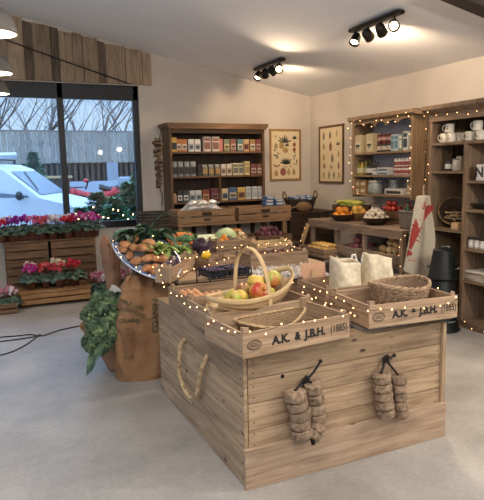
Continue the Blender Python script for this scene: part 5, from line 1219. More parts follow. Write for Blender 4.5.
LAY = {1: [(-.29, .33, .03, .045, 1, 2), (-.02, .3, .06, .13, 0, 1), (.06, .2, .03, .06, 0, 1), (.3, .34, .04, .06, 0, 1), (-.12, .19, .045, .06, 2, 0), (.0, .09, .05, .042, 2, 0), (-.3, .17, .032, .045, 4, 0), (.29, .2, .03, .032, 3, 0), (.29, .1, .03, .034, 3, 0), (-.29, .02, .045, .06, 0, 2), (-.28, -.07, .03, .04, 0, 2), (.02, -.12, .07, .12, 0, 1), (.28, -.02, .04, .05, 0, 2), (.3, -.14, .04, .05, 0, 2), (-.27, -.22, .05, .03, 5, 2), (-.08, -.33, .055, .062, 3, 0), (.1, -.34, .03, .045, 2, 0), (-.3, -.36, .035, .045, 2, 0), (.27, -.34, .03, .05, 2, 0), (.03, -.24, .03, .03, 4, 2), (.15, -.24, .03, .03, 5, 2)],
       2: [(-.3, .32, .022, .06, 0, 0), (-.04, .33, .025, .05, 0, 0), (.22, .35, .02, .05, 4, 0), (-.3, .14, .03, .045, 2, 0), (-.02, .13, .038, .065, 3, 0), (.28, .18, .03, .06, 0, 1), (-.3, -.05, .028, .05, 2, 0), (.05, -.07, .036, .06, 1, 0), (.3, 0, .025, .05, 4, 0), (-.28, -.2, .03, .04, 5, 0), (.0, -.22, .04, .03, 0, 2), (.3, -.2, .025, .05, 3, 0), (-.3, -.36, .025, .045, 2, 0), (-.08, -.36, .018, .055, 0, 0), (.12, -.36, .018, .05, 0, 0), (.32, -.36, .022, .05, 2, 0)]}
BC = ['474a3e', '7d6f55', 'a08650', '8a5243', '9c8a5e', '95604a']
pa, pb = AY(269, 129, WY), AY(300.5, 180, WY)
print_('framed chart of fruit and vegetables with a pale wood frame beside the hutch', V(((pa.x+pb.x)/2, WY-.002, (pa.z+pb.z)/2)), pb.x-pa.x, pa.z-pb.z, 'y', 1, wood('a5814f', '80603a', .5, .05, .1), BC)
pa, pb = AX(319.8, 127, WX), AX(344.3, 183.5, WX)
print_('framed chart of seeds and pods with a dark wood frame beside the dresser', V((WX-.002, (pa.y+pb.y)/2, (pa.z+pb.z)/2)), pa.y-pb.y, pa.z-pb.z, 'x', 2, wood('6e4e30', '4f3620', .5, .05, .1), BC)
# dark chest with basket and scoop in the corner
ch = thing('chest', 'tall dark wooden chest standing in the room corner', 'chest', (4.49, 7.63, 0)); CH = AY(305, 212, 7.35).z
MB().box(-.34, .42, -.27, .40, .02, CH-.03).build('chest_body', W_DARK, ch, .006); MB().box(-.36, .44, -.29, .42, CH-.029, CH).build('chest_top', W_DARK, ch, .006)
mb = MB()
for z in lin(.1, CH-.1, 5): mb.box(-.32, .39, -.278, -.271, z-.07, z+.07)
mb.build('front_boards', W_DARK, ch, .003)
bc = AY(303, 206, 7.50)
t = thing('wicker_basket', 'dark wicker basket with two loop handles full of blue packets on the chest', 'basket', (bc.x+.01, 7.6, CH+.001)); 
bf3 = lambda u, v: V(((.2+.07*v)*math.cos(u*2*PI), (.13+.05*v)*math.sin(u*2*PI), .19*v+.02*v*math.cos(4*PI*u)))
MB().grid(bf3, 36, 10, cu=True, su=1.2, sv=.2).build('basket_wall', weave('3c322b', '1c1714', 50, 60), t, solid=.007); MB().lathe([(0, .002), (.2, .002), (.2, .008), (0, .008)], 20, Matrix.Diagonal((1, .65, 1, 1))).build('basket_base', DW, t)
for s in (-1, 1): MB().tube(catmull([V((s*.26, -.05, .18)), V((s*.275, -.045, .26)), V((s*.275, 0, .3)), V((s*.275, .045, .26)), V((s*.26, .05, .18))], 5), .011, 7).build('loop_handle', mottled('8a6a48', '664a30', 30, .7), t)
PL = 'small blue and white packet heaped in the dark basket on the chest'
BS = Proto(bluepk)
for lay in range(2):
    for i in range(3):
        for j in range(2): BS((bc.x+.01+(i-1)*.115, 7.55+j*.11, CH+.14+lay*.05), (R.uniform(-.2, .2)+(1.0 if lay else 0)*.3, R.uniform(-.2, .2), R.uniform(-.3, .3)), PL, 'blue packets in the dark basket', (.7, .75, 1.2))
tag(MB().lathe([(0, .0), (.22, 0), (.22, .12), (0, .12)], 18, Matrix.Diagonal((.85, .5, 1, 1))).build('packet_pile', plain('2f3a4c', .5)), 'darker packets filling the lower part of the basket on the chest', 'packet').location = (bc.x+.01, 7.6, CH+.012)
sc = AY(303, 207, 7.3)
t = thing('wooden_scoop', 'wooden scoop hung on the front of the dark basket on the chest', 'scoop', (sc.x+.03, 7.325, sc.z), (.2, .12, 0))
MB().grid(lambda u, v: V((.135*math.cos(u*2*PI)*v, -.035*(1-v*v)-.0, .075*math.sin(u*2*PI)*v)), 24, 7, cu=True).build('bowl', wood('8f6e4c', '6a4e34', .6, .05, .1), t, solid=.01)
MB().tube([(-.12, 0, -.005), (-.2, -.005, -.03), (-.29, -.01, -.05)], [.014, .012, .014], 8).build('handle', wood('8f6e4c', '6a4e34', .6, .05, .1), t)
# ================================================================== counter along the right wall
CX = 4.1; CT = AX(360, 226, CX).z+.008
cy0, cy1 = AX(402, 233, CX).y, AX(308, 219, CX).y
ct = thing('counter', 'rough wooden counter with open bays under the dresser on the right wall', 'counter', (CX, (cy0+cy1)/2, 0)); cl_ = (cy1-cy0)/2
W_CNT = wood('9a8472', '6c5a4b', .75, .15, .3, 1., .4)
MB().box(0, .84, -cl_, cl_, CT-.035, CT).build('countertop', W_CNT, ct, .004)
LS = AX(345, 255, CX).z
MB().box(.02, .82, -cl_+.05, cl_-.05, LS-.025, LS).build('lower_shelf', W_CNT, ct, .002)
for px in (310.5, 335, 362.5, 400):
    y = AX(px, 226, CX).y-(cy0+cy1)/2
    y = min(max(y, -cl_+.03), cl_-.03)
    for x in (.015, .77): MB().box(x, x+.05, y-.03, y+.03, 0, CT-.036).build('post', W_CNT, ct, .002)
MB().box(.0, .02, -cl_, cl_, CT-.10, CT-.036).build('apron', W_CNT, ct)
t = tag(MB().box(-.015, .015, -.05, .05, 0, .62).build('slat', W_PALE), 'pale wooden slat leaning against the end post of the counter, hung with lights', 'slat'); o_ = bpy.data.objects['slat']; sl = AX(302, 258, 4.02); o_.location = (4.03, cy1-.02, AX(298, 257, 4.0).z-.0); 
a_, b_ = AX(297, 258, 4.0), AX(308, 224, 4.06)
bpy.data.objects.remove(o_)
tag(MB().bar((a_.x, a_.y, a_.z), (b_.x, b_.y, b_.z), .07, .02, (1, 0, 0)).bar((a_.x-.06, a_.y+.01, 0), (a_.x-.02, a_.y+.012, a_.z+.03), .05, .03, (0, 1, 0)).build('leaning_slat', W_PALE), 'pale wooden slats propped against the end post of the counter', 'slat')
# crates below the counter
q0, q1 = AX(299.5, 250, 3.88), AX(329.5, 246, 3.88)
yc = (AX(300, 252, 3.85).y+AX(330, 248, 3.85).y)/2+.06; wd = (AX(300, 252, 3.85).y-AX(330, 248, 3.85).y)*.78; zc = AX(315, 257, 3.85).z
for k in range(2): crate('empty wooden crate '+('resting on the floor' if k == 0 else 'second from the floor')+' beneath the crate of small yellow potatoes', wd, .36, (zc-.004)/2-.004, (4.03, yc, .001+k*(zc/2)), -PI/2, W_DARK, 'support crates under the potatoes', boards=2, post=0)
crate('wooden crate of small yellow potatoes jutting out below the counter end', wd, .36, .115, (4.03, yc, zc), -PI/2, W_CRATE2, boards=2, post=0)
sp_ = lump('small_potato', 'small yellow potato heaped in the crate jutting out below the counter', 'potato', 'small yellow potatoes', (.031, .023, .022), mottled('c99f52', 'e8c680', 12, .6, rnd=.1), .1, seg=9, rings=6)
heap(sp_, (4.03, yc), -PI/2, wd-.06, .32, zc+.03, .057, 3, dz=.04)
def bay(pxa, pxb): return AX(pxa, 250, CX).y, AX(pxb, 250, CX).y
ya, yb = bay(338, 361); c_ = crate('wooden crate of red potatoes in the middle bay of the counter', ya-yb-.05, .5, .12, (CX+.20, (ya+yb)/2, LS+.001), -PI/2, W_CNT, boards=1, post=0)
rp_ = lump('red_potato', 'red skinned potato heaped in the middle bay of the counter', 'potato', 'red potatoes', (.048, .038, .036), mottled('96504f', 'c0817a', 8, .6, rnd=.12), .1)
heap(rp_, (CX+.18, (ya+yb)/2), -PI/2, ya-yb-.12, .40, LS+.014, .088, 5, dz=.06)
ya, yb = bay(365, 398); c_ = crate('wooden crate of large tan potatoes in the counter bay behind the canvas bags', ya-yb-.05, .5, .12, (CX+.20, (ya+yb)/2, LS+.001), -PI/2, W_CNT, boards=1, post=0)
tp_ = lump('tan_potato', 'large tan potato heaped in the counter bay behind the canvas bags', 'potato', 'tan potatoes', (.056, .044, .042), mottled('b8945f', 'dcbf8c', 7, .65, rnd=.12), .1)
heap(tp_, (CX+.18, (ya+yb)/2), -PI/2, ya-yb-.12, .40, LS+.014, .102, 4, dz=.07)
# goods on the counter
def bowl(nm, label, loc, r, hh, mat):
    t = thing(nm, label, 'bowl', loc); MB().lathe([(0, .004), (r*.45, 0), (r*.5, .0), (r*.8, hh*.5), (r, hh), (r*1.03, hh+.004), (r*.97, hh), (r*.77, hh*.55), (r*.45, .012), (0, .01)], 26).build('bowl_body', mat, t)
    return t
def handle_arch(t, r, hh, mat, top): MB().tube([V((0, math.cos(a)*r*.97, hh+math.sin(a)*top)) for a in lin(0, PI, 13)], .006, 6).build('handle', mat, t)
zC = CT+.001
ORG = mottled('d27b1c', 'e99c35', 14, .45, rnd=.07)
bo = AX(342.5, 219, 4.27)
t = bowl('bowl', 'dark metal bowl of oranges on the counter, nearest the room corner', (4.27, bo.y, zC), .17, .085, plain('4d4035', .35, .5)); handle_arch(t, .17, .085, BLACK, .16)
def orange_mk(): return tag(MB().ell((0, 0, 0), .042, seg=14, rings=10).build('orange', ORG), 'x', 'orange')
OR = Proto(orange_mk)
for k, (n, rr, z) in enumerate(((6, .092, .075), (1, 0, .07), (4, .055, .14))):
    for i in range(n):
        a = i/n*2*PI+k; OR((4.27+rr*math.cos(a), bo.y+rr*math.sin(a), zC+z), (0, 0, R.uniform(0, 6)), 'orange piled in the dark metal bowl on the counter', 'oranges in the metal bowl')
# sloping tray with marrows and a tray of pears behind
gt = AX(345, 205, 4.5)
crate('wooden tray of green marrows raised at the back of the counter', .52, .28, .09, (4.62, gt.y+.02, zC+.09), -PI/2, W_HUTCH, post=0, tilt=0)
tag(MB().box(-.13, .13, -.25, .25, 0, .088).build('riser', W_HUTCH), 'wooden riser under the tray of green marrows', 'riser').location = (4.62, gt.y+.02, zC)
MAR_ = mottled('6f8a3a', 'b0b45a', 9, .4, stretch=(1, .3, 1))
for i, (dx, dy, dz2, rz_, l) in enumerate(((-.08, -.03, .06, .2, 'green marrow lying at the front of the raised wooden tray'), (.03, .05, .06, -.15, 'green marrow lying at the back of the raised wooden tray'), (-.02, .0, .125, .6, 'yellow green marrow laid across the top of the raised tray'))):
    t = thing('marrow', l, 'marrow', (4.62+dx, gt.y+.02+dy, zC+.09+dz2), rz_+PI/2)
    MB().lathe([(0, -.2), (.02, -.195), (.034, -.15), (.04, 0), (.034, .13), (.022, .18), (.014, .2), (0, .2)], 12, Matrix.Rotation(PI/2, 4, 'Y')).build('flesh', MAR_ if i < 2 else mottled('a8a83e', 'd2c860', 9, .4), t)
    MB().tube([(.195, 0, 0), (.235, 0, .012)], [.011, .008], 7).build('stalk', plain('6a6a34', .8), t)
gp = AX(357, 206, 4.45)
crate('small wooden tray of yellow pears between the oranges and the garlic', .2, .3, .07, (4.50, gp.y, zC+.03), -PI/2, W_HUTCH, post=0)
tag(MB().box(-.14, .14, -.09, .09, 0, .028).build('riser', W_HUTCH), 'low board under the tray of yellow pears', 'riser').location = (4.50, gp.y, zC)
def pear_mk():
    t = thing('pear', 'x', 'pear', (0, 0, 0)); MB().lathe([(0, -.04), (.02, -.038), (.038, -.015), (.038, .008), (.026, .035), (.016, .055), (.009, .066), (0, .068)], 14).build('flesh', mottled('cf8f3a', 'dfb65a', 10, .45), t); MB().tube([(0, 0, .064), (.004, 0, .085)], .0022, 5).build('stem', plain('4a3622', .8), t); return t
PR = Proto(pear_mk)
for i in range(2):
    for j in range(3): PR((4.41+.085*j, gp.y-.043+i*.088, zC+.082), (R.uniform(-.5, .5), R.uniform(-.5, .5), R.uniform(0, 6)), 'yellow pear in the small wooden tray on the counter', 'pears on the counter')
for i, (dx, dy) in enumerate(((-.02, .0), (.07, .02))): PR((4.44+dx, gp.y+dy, zC+.155), (1.3, .2, 2.+i), 'yellow pear on top of the others in the small tray', 'pears on the counter')
bg = AX(373.5, 226, 4.27)
t = bowl('bowl', 'dark metal bowl heaped with garlic bulbs on the counter', (4.30, bg.y, zC), .185, .085, plain('4d4035', .35, .5)); handle_arch(t, .185, .085, BLACK, .17)
def garlic_mk():
    t = thing('garlic_bulb', 'x', 'garlic', (0, 0, 0))
    def fn(u, v):
        r_, z_ = [(0.001, -.026), (.02, -.024), (.032, -.006), (.028, .012), (.012, .026), (.006, .042), (.004, .05), (.0005, .05)][int(round(v*7))]; k = 1+.10*math.cos(7*u*2*PI)*(1 if r_ > .01 else 0)
        return V((r_*k*math.cos(u*2*PI), r_*k*math.sin(u*2*PI), z_))
    MB().grid(fn, 28, 8, cu=True).build('bulb', mottled('cdbfa6', 'e2d8c4', 18, .6, rnd=.06), t); return t
GP = Proto(garlic_mk)
for k, (n, rr, z) in enumerate(((9, .12, .08), (4, .052, .075), (6, .085, .13), (3, .04, .165))):
    for i in range(n):
        a = i/n*2*PI+k*.7; GP((4.30+rr*math.cos(a), bg.y+rr*math.sin(a), zC+z), (R.uniform(-.6, .6), R.uniform(-.6, .6), R.uniform(0, 6)), 'garlic bulb heaped in the dark metal bowl on the counter', 'garlic in the metal bowl')
rt_ = AX(388, 205, 4.55)
crate('wide wooden tray of red tomatoes and peppers at the back of the counter', .66, .32, .10, (4.68, rt_.y-.02, zC+.05), -PI/2, W_HUTCH, post=0)
tag(MB().box(-.15, .15, -.3, .3, 0, .048).build('riser', W_HUTCH), 'long board under the tray of red tomatoes', 'riser').location = (4.68, rt_.y-.02, zC)
tm = lump('tomato', 'red tomato heaped in the wide tray below the dresser', 'tomato', 'tomatoes below the dresser', (.042, .042, .036), mottled('962a20', 'b8402c', 8, .3, rnd=.1, spec=.6), .1)
heap(tm, (4.66, rt_.y+.06), -PI/2, .42, .27, zC+.06, .082, 3, False)
cp = lump('red_pepper', 'long red pepper lying beside the tomatoes in the wide tray', 'pepper', 'red peppers below the dresser', (.055, .02, .02), mottled('8e2c1e', 'b24a2c', 10, .35, rnd=.12), .25)
heap(cp, (4.66, rt_.y-.23), -PI/2, .17, .27, zC+.062, .062, 4, True, .045)
# grey wicker basket with green bottles
gb0, gb1 = AX(394, 220, 4.2), AX(415, 220, 4.2)
t = thing('wicker_basket', 'grey square wicker basket holding green bottles at the counter end', 'basket', (4.38, (gb0.y+gb1.y)/2-.02, zC), -PI/2); bw = (gb0.y-gb1.y)/2
bx2 = lambda u, v: V((math.copysign(abs(math.cos(u*2*PI))**.35, math.cos(u*2*PI))*(bw*.92+.015*v), math.copysign(abs(math.sin(u*2*PI))**.35, math.sin(u*2*PI))*(.15+.015*v), .19*v))
GW = weave('8f8376', '4d443b', 70, 110)
MB().grid(bx2, 48, 10, cu=True, su=.9, sv=.19).build('basket_wall', GW, t, solid=.008); MB().grid(lambda u, v: bx2(u, 0)*v+V((0, 0, .004)), 48, 3, cu=True).build('basket_base', GW, t)
MB().tube([bx2(u, 1.02) for u in lin(0, 1, 49)[:-1]], .01, 6, closed=True).build('rim', mottled('8b8178', '5c544d', 30, .8), t)
BG = plain('16402a', .1, 0, 0, spec=.7)
for i, (dx, dy, l) in enumerate(((-.02, .07, 'dark green bottle in the grey basket, nearer the tomatoes'), (.0, -.07, 'dark green bottle in the grey basket, nearer the lobster towel'), (.09, .0, 'dark green bottle at the back of the grey basket'))):
    bottle('bottle', l, 'bottle', 'green bottles in the grey basket', .036, .31, BG, plain('20241f', .4), plain('b9b29a', .7), (4.33+dx, t.location.y+dy+.03, zC+.012))
bs_ = AX(319, 216, 4.3)
t = thing('wire_stand', 'small black wire stand at the corner end of the counter', 'stand', (4.30, bs_.y, zC)); mb = MB()
for x in (-.06, .06):
    for y in (-.11, .11): mb.tube([(x, y, 0), (x, y, .07)], .006, 5)
mb.tube([(-.06, -.11, .07), (.06, -.11, .07), (.06, .11, .07), (-.06, .11, .07)], .006, 5, closed=True)
for y in lin(-.09, .09, 7): mb.tube([(-.06, y, .07), (.06, y, .07)], .004, 5)
mb.build('wire_frame', BLACK, t)
# ================================================================== dresser top on the right wall
DX = 4.6
dzs = [AX(380, 151.8, DX).z, AX(382, 175, DX).z, AX(384, 194.6, DX).z]; dzt = AX(380, 116.5, DX).z; dy1, dy0 = AX(352, 160, DX).y, AX(412, 160, DX).y
dr = thing('dresser', 'wall dresser with a scalloped pelmet and fairy lights above the counter', 'shelf unit', (DX, (dy0+dy1)/2, 0)); dl_ = (dy1-dy0)/2
W_DR = wood('a08668', '76604a', .6, .1, .15, 1., .3)
for s in (-1, 1): MB().box(0, WX-DX-.001, *((-dl_, -dl_+.03) if s < 0 else (dl_-.03, dl_)), dzs[2]-.05, dzt-.03, grain=2).build('side_panel', W_DR, dr, .003)
MB().box(WX-DX-.02, WX-DX-.002, -dl_+.031, dl_-.031, dzs[2]-.03, dzt-.03).build('back_panel', plain('b0adb2', .8), dr)
for z in dzs: MB().box(.006, WX-DX-.021, -dl_+.031, dl_-.031, z-.026, z).build('shelf', W_DR, dr, .003)
MB().prism([(-.05, dzt-.01), (-.05, dzt+.035), (WX-DX-.001, dzt+.035), (WX-DX-.001, dzt-.03), (-.005, dzt-.03)], -dl_-.06, dl_+.04).build('cornice', W_DR, dr, .003)
out = [(-dl_+.031, dzt-.03)]; n = 60
for i in range(n+1):
    u = i/n; s = u*5.0; dip = abs(math.sin(PI*s)); env = .03+.05*(1-dip**.6)*(1-.35*math.cos(2*PI*u))
    out.append((-dl_+.031+u*(2*dl_-.062), dzt-.03-env))
out.append((dl_-.031, dzt-.03))
mb = MB(); mb.prism(out, 0, .018, Matrix(((0, 1, 0, 0), (1, 0, 0, 0), (0, 0, 1, 0), (0, 0, 0, 1)))); mb.build('pelmet', W_DR, dr)
def spanY(a, b, X=DX+.06): y1_, y0_ = AX(a, 150, X).y, AX(b, 150, X).y; return (y1_+y0_)/2, y1_-y0_
def D(k, a, b, kind, hh, *args, nm='food_packet', cat='packet', lab='', style=0, zoff=0, dep=.09, fx=.0, lab2=None):
    y, w = spanY(a, b); g = 'goods on the dresser shelves'; loc = (DX+.092+fx, y, dzs[k]+.001+zoff); w = min(w, 2*dl_)*.95
    if kind == 'c': return carton(nm, lab, cat, g, w, dep, hh, args[0], args[1], style, loc, -PI/2, lab2)
    if kind == 'j': return jar(nm, lab, cat, g, w/2, hh, args[0], args[1], args[2], loc)
    if kind == 'b': return bottle(nm, lab, cat, g, w/2, hh, args[0], args[1], args[2], loc)
CRM = pm('d3bc88'); DKR = pm('6e2a26'); DGR = plain('2a3a2a', .25, 0, 0)
D(0, 352.5, 355.5, 'b', .2, DGR, BLACK, None, nm='bottle', cat='bottle', lab='dark bottle at the corner end of the top dresser shelf')
D(0, 356.5, 363, 'c', .235, CRM, pm('e2d5b0'), lab='tall cream box on the top dresser shelf, beside the dark bottle', lab2=DRK, dep=.13)
D(0, 368, 374.5, 'c', .24, CRM, pm('e2d5b0'), lab='tall cream box on the top dresser shelf, beside the red lidded jars', lab2=DRK, dep=.13)
for i, (a, b, l) in enumerate(((376, 380, 'nearest the cream boxes'), (380.3, 385.3, 'in the middle of the three'), (385.8, 390.8, 'nearest the pale blue cartons'))):
    D(0, a, b, 'j', .125, pm('3a2a28'), pm('7d2a26'), pm('c9b7a0'), nm='jar', cat='jar', lab='dark jar with red lid on the top dresser shelf, '+l)
    D(0, a, b, 'j', .09, pm('7e2f2a'), pm('5a2624'), pm('b98a7a'), nm='jar', cat='jar', lab='small red jar stacked on a dark one, top dresser shelf, '+l.replace('in the middle of the three', 'middle one'), zoff=.127)
for i, (a, b, c1, c2, hh, l) in enumerate(((391.5, 394.8, 'a9c2c6', '5f8b9a', .2, 'pale blue carton on the top dresser shelf, beside the red jars'), (395.2, 398.8, 'b9cdd0', '5f8b9a', .2, 'pale blue carton on the top dresser shelf, between another and the green one'), (399.3, 402.5, '7f9a86', 'e0ddd0', .2, 'green and white carton on the top dresser shelf'), (403.5, 408.3, 'd9d6cd', '3a4a55', .225, 'tall white carton at the tall shelf end of the top dresser shelf'))):
    D(0, a, b, 'c', hh, pm(c1), pm(c2), lab=l, style=2)
for a, b, hh, c, cc, lb_, l in ((355.8, 358.5, .19, '8c8a3c', '2a2a22', 'd3c79a', 'olive oil bottle at the corner end of the middle dresser shelf'), (359, 362, .2, 'a4893a', '2a2a22', 'd3c79a', 'golden oil bottle next to the olive one, middle dresser shelf'), (363.2, 365.3, .17, '6d7a3a', 'c9a83a', 'c9c09a', 'small green bottle with yellow cap on the middle dresser shelf'), (365.8, 368.6, .18, '38342f', '1d1b1a', 'd8d4ca', 'dark bottle with white label beside the small green bottle'), (369, 371.6, .18, '38342f', '1d1b1a', 'd8d4ca', 'dark bottle with white label between two others, middle dresser shelf'), (372, 374.8, .18, '38342f', '1d1b1a', 'd8d4ca', 'dark bottle with white label nearest the flat white tins'), (375.2, 378, .16, '2c2a36', '1d1b1a', '8c96a8', 'dark blue bottle beside the flat white tins')):
    D(1, a, b, 'b', hh, plain(c, .2, 0, 0), plain(cc, .4, 0, 0), pm(lb_), nm='bottle', cat='bottle', lab=l)
for i in range(2): D(1, 379, 391.5, 'c', .045, pm(('cfd2d0', 'd8d3c4')[i]), pm('6b7f93'), lab=('flat white box at the bottom of a pair on the middle dresser shelf', 'flat white box on top of another on the middle dresser shelf')[i], zoff=.047*i, dep=.14)
D(1, 374.5, 378.8, 'j', .06, pm('dcd8cf'), pm('3a4250'), None, nm='jar', cat='jar', lab='small white pot in front of the dark bottles, middle dresser shelf', fx=-.045)
PW = pm('d9cfc6'); PR_ = pm('a5423c')
for lv in range(2):
    for i in range(5):
        a = 393+3.7*i
        D(1, a, a+3.5, 'j', .1, PW, PW if lv else PR_, PR_, nm='tin', cat='tin', lab=f'{ORD[i]} red and white tin of the {"upper" if lv else "lower"} row, middle dresser shelf, counted from the bottles', zoff=.102*lv)
for lv in range(2):
    for i, (a, b) in enumerate(((355.3, 360.6), (361.2, 366.6))): D(2, a, b, 'c', .088, pm('a9834f'), pm('dcc9a0'), lab=f'{"upper" if lv else "lower"} kraft packet of the {"corner" if i == 0 else "inner"} pair, bottom dresser shelf', style=0, zoff=.09*lv)
GLS = plain('9aa29a', .12, 0, .25, 40, spec=.7)
D(2, 369, 379, 'j', .17, GLS, plain('b9b5aa', .3, .3), None, nm='glass_jar', cat='jar', lab='large glass jar of pale sweets on the bottom dresser shelf')
D(2, 383, 390, 'j', .18, GLS, plain('b9b5aa', .3, .3), None, nm='glass_jar', cat='jar', lab='smaller glass jar behind the long white box, bottom dresser shelf', fx=.1)
D(2, 386.5, 405.3, 'c', .075, pm('dcd6c8'), pm('3a3632'), lab='long white box with a dark band on the bottom dresser shelf', dep=.12, style=0)
for i in range(2): D(2, 406.3, 410.2, 'j', .072, pm('a8853c'), pm('d0b878'), pm('d8cba8'), nm='jar', cat='jar', lab=('small honey jar standing on the bottom dresser shelf at the end', 'small honey jar stacked on another at the dresser end')[i], zoff=.073*i)
zt = dzt-.015
fairy('warm fairy lights strung around the scalloped dresser', [
    [V((DX-.02, dy1-.02, zt-.28)), V((DX-.03, dy1+.02, zt-.14)), V((DX-.02, dy1, zt)), V((DX-.06, dy1-.25, zt-.02)), V((DX-.02, dy1-.45, zt-.10)), V((DX-.06, dy1-.65, zt-.01)), V((DX-.02, dy1-.85, zt-.09)), V((DX-.06, dy0+.2, zt)), V((DX-.06, dy0, zt-.02)), V((DX-.02, dy0+.02, zt-.2)), V((DX-.02, dy0-.01, zt-.4)), V((DX-.02, dy0+.03, zt-.6)), V((DX-.02, dy0, zt-.88))],
    [V((DX-.02, dy1-.02, zt-.28)), V((DX-.02, dy1+.03, zt-.45)), V((DX-.02, dy1, zt-.65)), V((DX-.02, dy1-.02, zt-.85)), V((DX-.02, dy1-.2, zt-.96))]], .11, .006, .014)
fairy('warm fairy lights hanging down the end posts of the counter', [[V((CX-.02, cy0+.01, CT-.04)), V((CX-.02, cy0+.03, CT-.2)), V((CX-.02, cy0, CT-.4)), V((CX-.02, cy0+.05, CT-.6)), V((CX-.04, cy0+.02, .12))], [V((CX-.02, cy0+.01, CT-.05)), V((CX+.1, cy0-.015, CT-.05)), V((CX+.3, cy0-.015, CT-.06))],
    [b_+V((-.03, 0, .0)), b_.lerp(a_, .35)+V((-.03, .02, 0)), b_.lerp(a_, .7)+V((-.03, -.01, 0)), a_+V((-.03, 0, 0))]], .10)
# ================================================================== tall shelf at the right
SX = 4.25
sy1 = AX(429, 150, SX).y; sdv = AX(463, 200, SX).y; sy0 = 3.30
szt = AX(428, 110, SX).z; s1 = AX(455, 141.5, SX).z; s2_ = AX(448, 171, SX).z; s3 = AX(448, 229.5, SX).z
r2 = AX(475, 180.6, SX).z; r3 = AX(473, 210, SX).z; r4 = AX(474, 249.5, SX).z; r5 = AX(474, 282, SX).z; sb = .08; SD = WX-SX-.002
ts = thing('tall_shelf', 'tall brown wooden shelf unit with mugs on top, at the right edge', 'shelf unit', (SX, 0, 0))
W_TS = wood('8d745c', '624d3a', .65, .1, .15, 1., .3); W_TSI = wood('352b24', '231c17', .7, .1, .1, 1., .3)
MB().box(0, SD, sy1-.04, sy1, 0, szt-.05, grain=2).build('side_panel', W_TS, ts, .003)
MB().box(0, SD, sy0, sy0+.04, 0, szt-.05, grain=2).build('side_panel', W_TS, ts, .003)
MB().box(0, .028, sdv-.028, sdv+.012, sb, s1-.03, grain=2).box(.03, SD-.03, sdv-.022, sdv+.006, sb, s1-.03, grain=2).build('divider', W_TS, ts, .002)
MB().box(SD-.02, SD, sy0+.041, sy1-.041, 0, szt-.05, grain=2).build('back_panel', W_TSI, ts)
MB().box(0, SD-.021, sy0+.041, sy1-.041, s1-.03, s1).build('shelf', W_TS, ts, .003)
for z in (s2_, s3): MB().box(.003, SD-.021, sdv+.014, sy1-.041, z-.026, z).build('shelf', W_TS, ts, .002)
for z in (r2, r3, r4, r5): MB().box(.003, SD-.021, sy0+.041, sdv-.03, z-.026, z).build('shelf', W_TS, ts, .002)
MB().box(.003, SD-.021, sy0+.041, sy1-.041, sb-.03, sb).box(.01, .03, sy0+.041, sy1-.041, 0, sb-.03).build('bottom_board', W_TS, ts, .002)
MB().prism([(-.07, szt-.01), (-.07, szt+.03), (SD, szt+.03), (SD, szt-.05), (-.01, szt-.05)], sy0, sy1+.05).build('cornice', W_TS, ts, .003)
MB().box(-.012, .0, sy0+.001, sy1-.001, szt-.13, szt-.051).build('frieze', W_TS, ts, .002)
# mugs
MUG = plain('d9cdb9', .3, 0, .02, 6, spec=.5)
INKM = plain('2a2522', .6, 0, 0)
def mug_mk(letter):
    def mk():
        t = thing('mug', 'x', 'mug', (0, 0, 0)); r_ = .045; hh = .09
        mb = MB().lathe([(0, 0), (r_*.9, 0), (r_, .006), (r_, hh), (r_*.93, hh), (r_*.93, .008), (0, .007)], 24); mb.build('mug_body', MUG, t); bv = bvh_of(mb)
        # letter and rings on the -x side (faces the room), handle towards +y
        M = Matrix(((0, 0, -1, -.09), (-1, 0, 0, .0), (0, 1, 0, hh*.52), (0, 0, 0, 1)))
        lettering(letter, .05, INKM, 'lettering', t, M, .0008, surf=bv, off=.001)
        MB().tube(catmull([V((-.01, r_*.97, hh*.82)), V((-.01, r_+.022, hh*.84)), V((-.01, r_+.034, hh*.55)), V((-.01, r_+.02, hh*.25)), V((-.01, r_*.97, hh*.22))], 5), .0065, 7).build('handle', MUG, t)
        return t
    return mk
MG = {c: Proto(mug_mk(c)) for c in 'GCL'}
def mugpos(a, b, x): return (AX(a, 138, x).y+AX(b, 138, x).y)/2
zm = s1+.001
for c, a, b, z, xo, l in (('G', 441, 448, 0, .08, 'cream lettered mug at the dresser end of the shelf row, handle outward'), ('C', 448, 455.5, 0, .09, 'cream lettered mug in the lower row, next to the mug at the dresser end'), ('G', 446, 452.8, .0915, .085, 'cream mug stacked on top of the two mugs nearest the dresser'), ('C', 457.5, 463, 0, .16, 'cream mug set back in shadow between the two mug groups'), ('C', 466, 474.3, 0, .09, 'cream mug in the lower row just past the shelf divider'), ('L', 476.5, 485, 0, .08, 'cream mug lettered L in the lower row at the picture edge'), ('C', 473.5, 481.5, .0915, .085, 'cream mug stacked on top of the two mugs past the divider')):
    MG[c]((SX+xo, mugpos(a, b, SX+xo), zm+z), R.uniform(-.15, .15), l, 'cream mugs on the tall shelf')
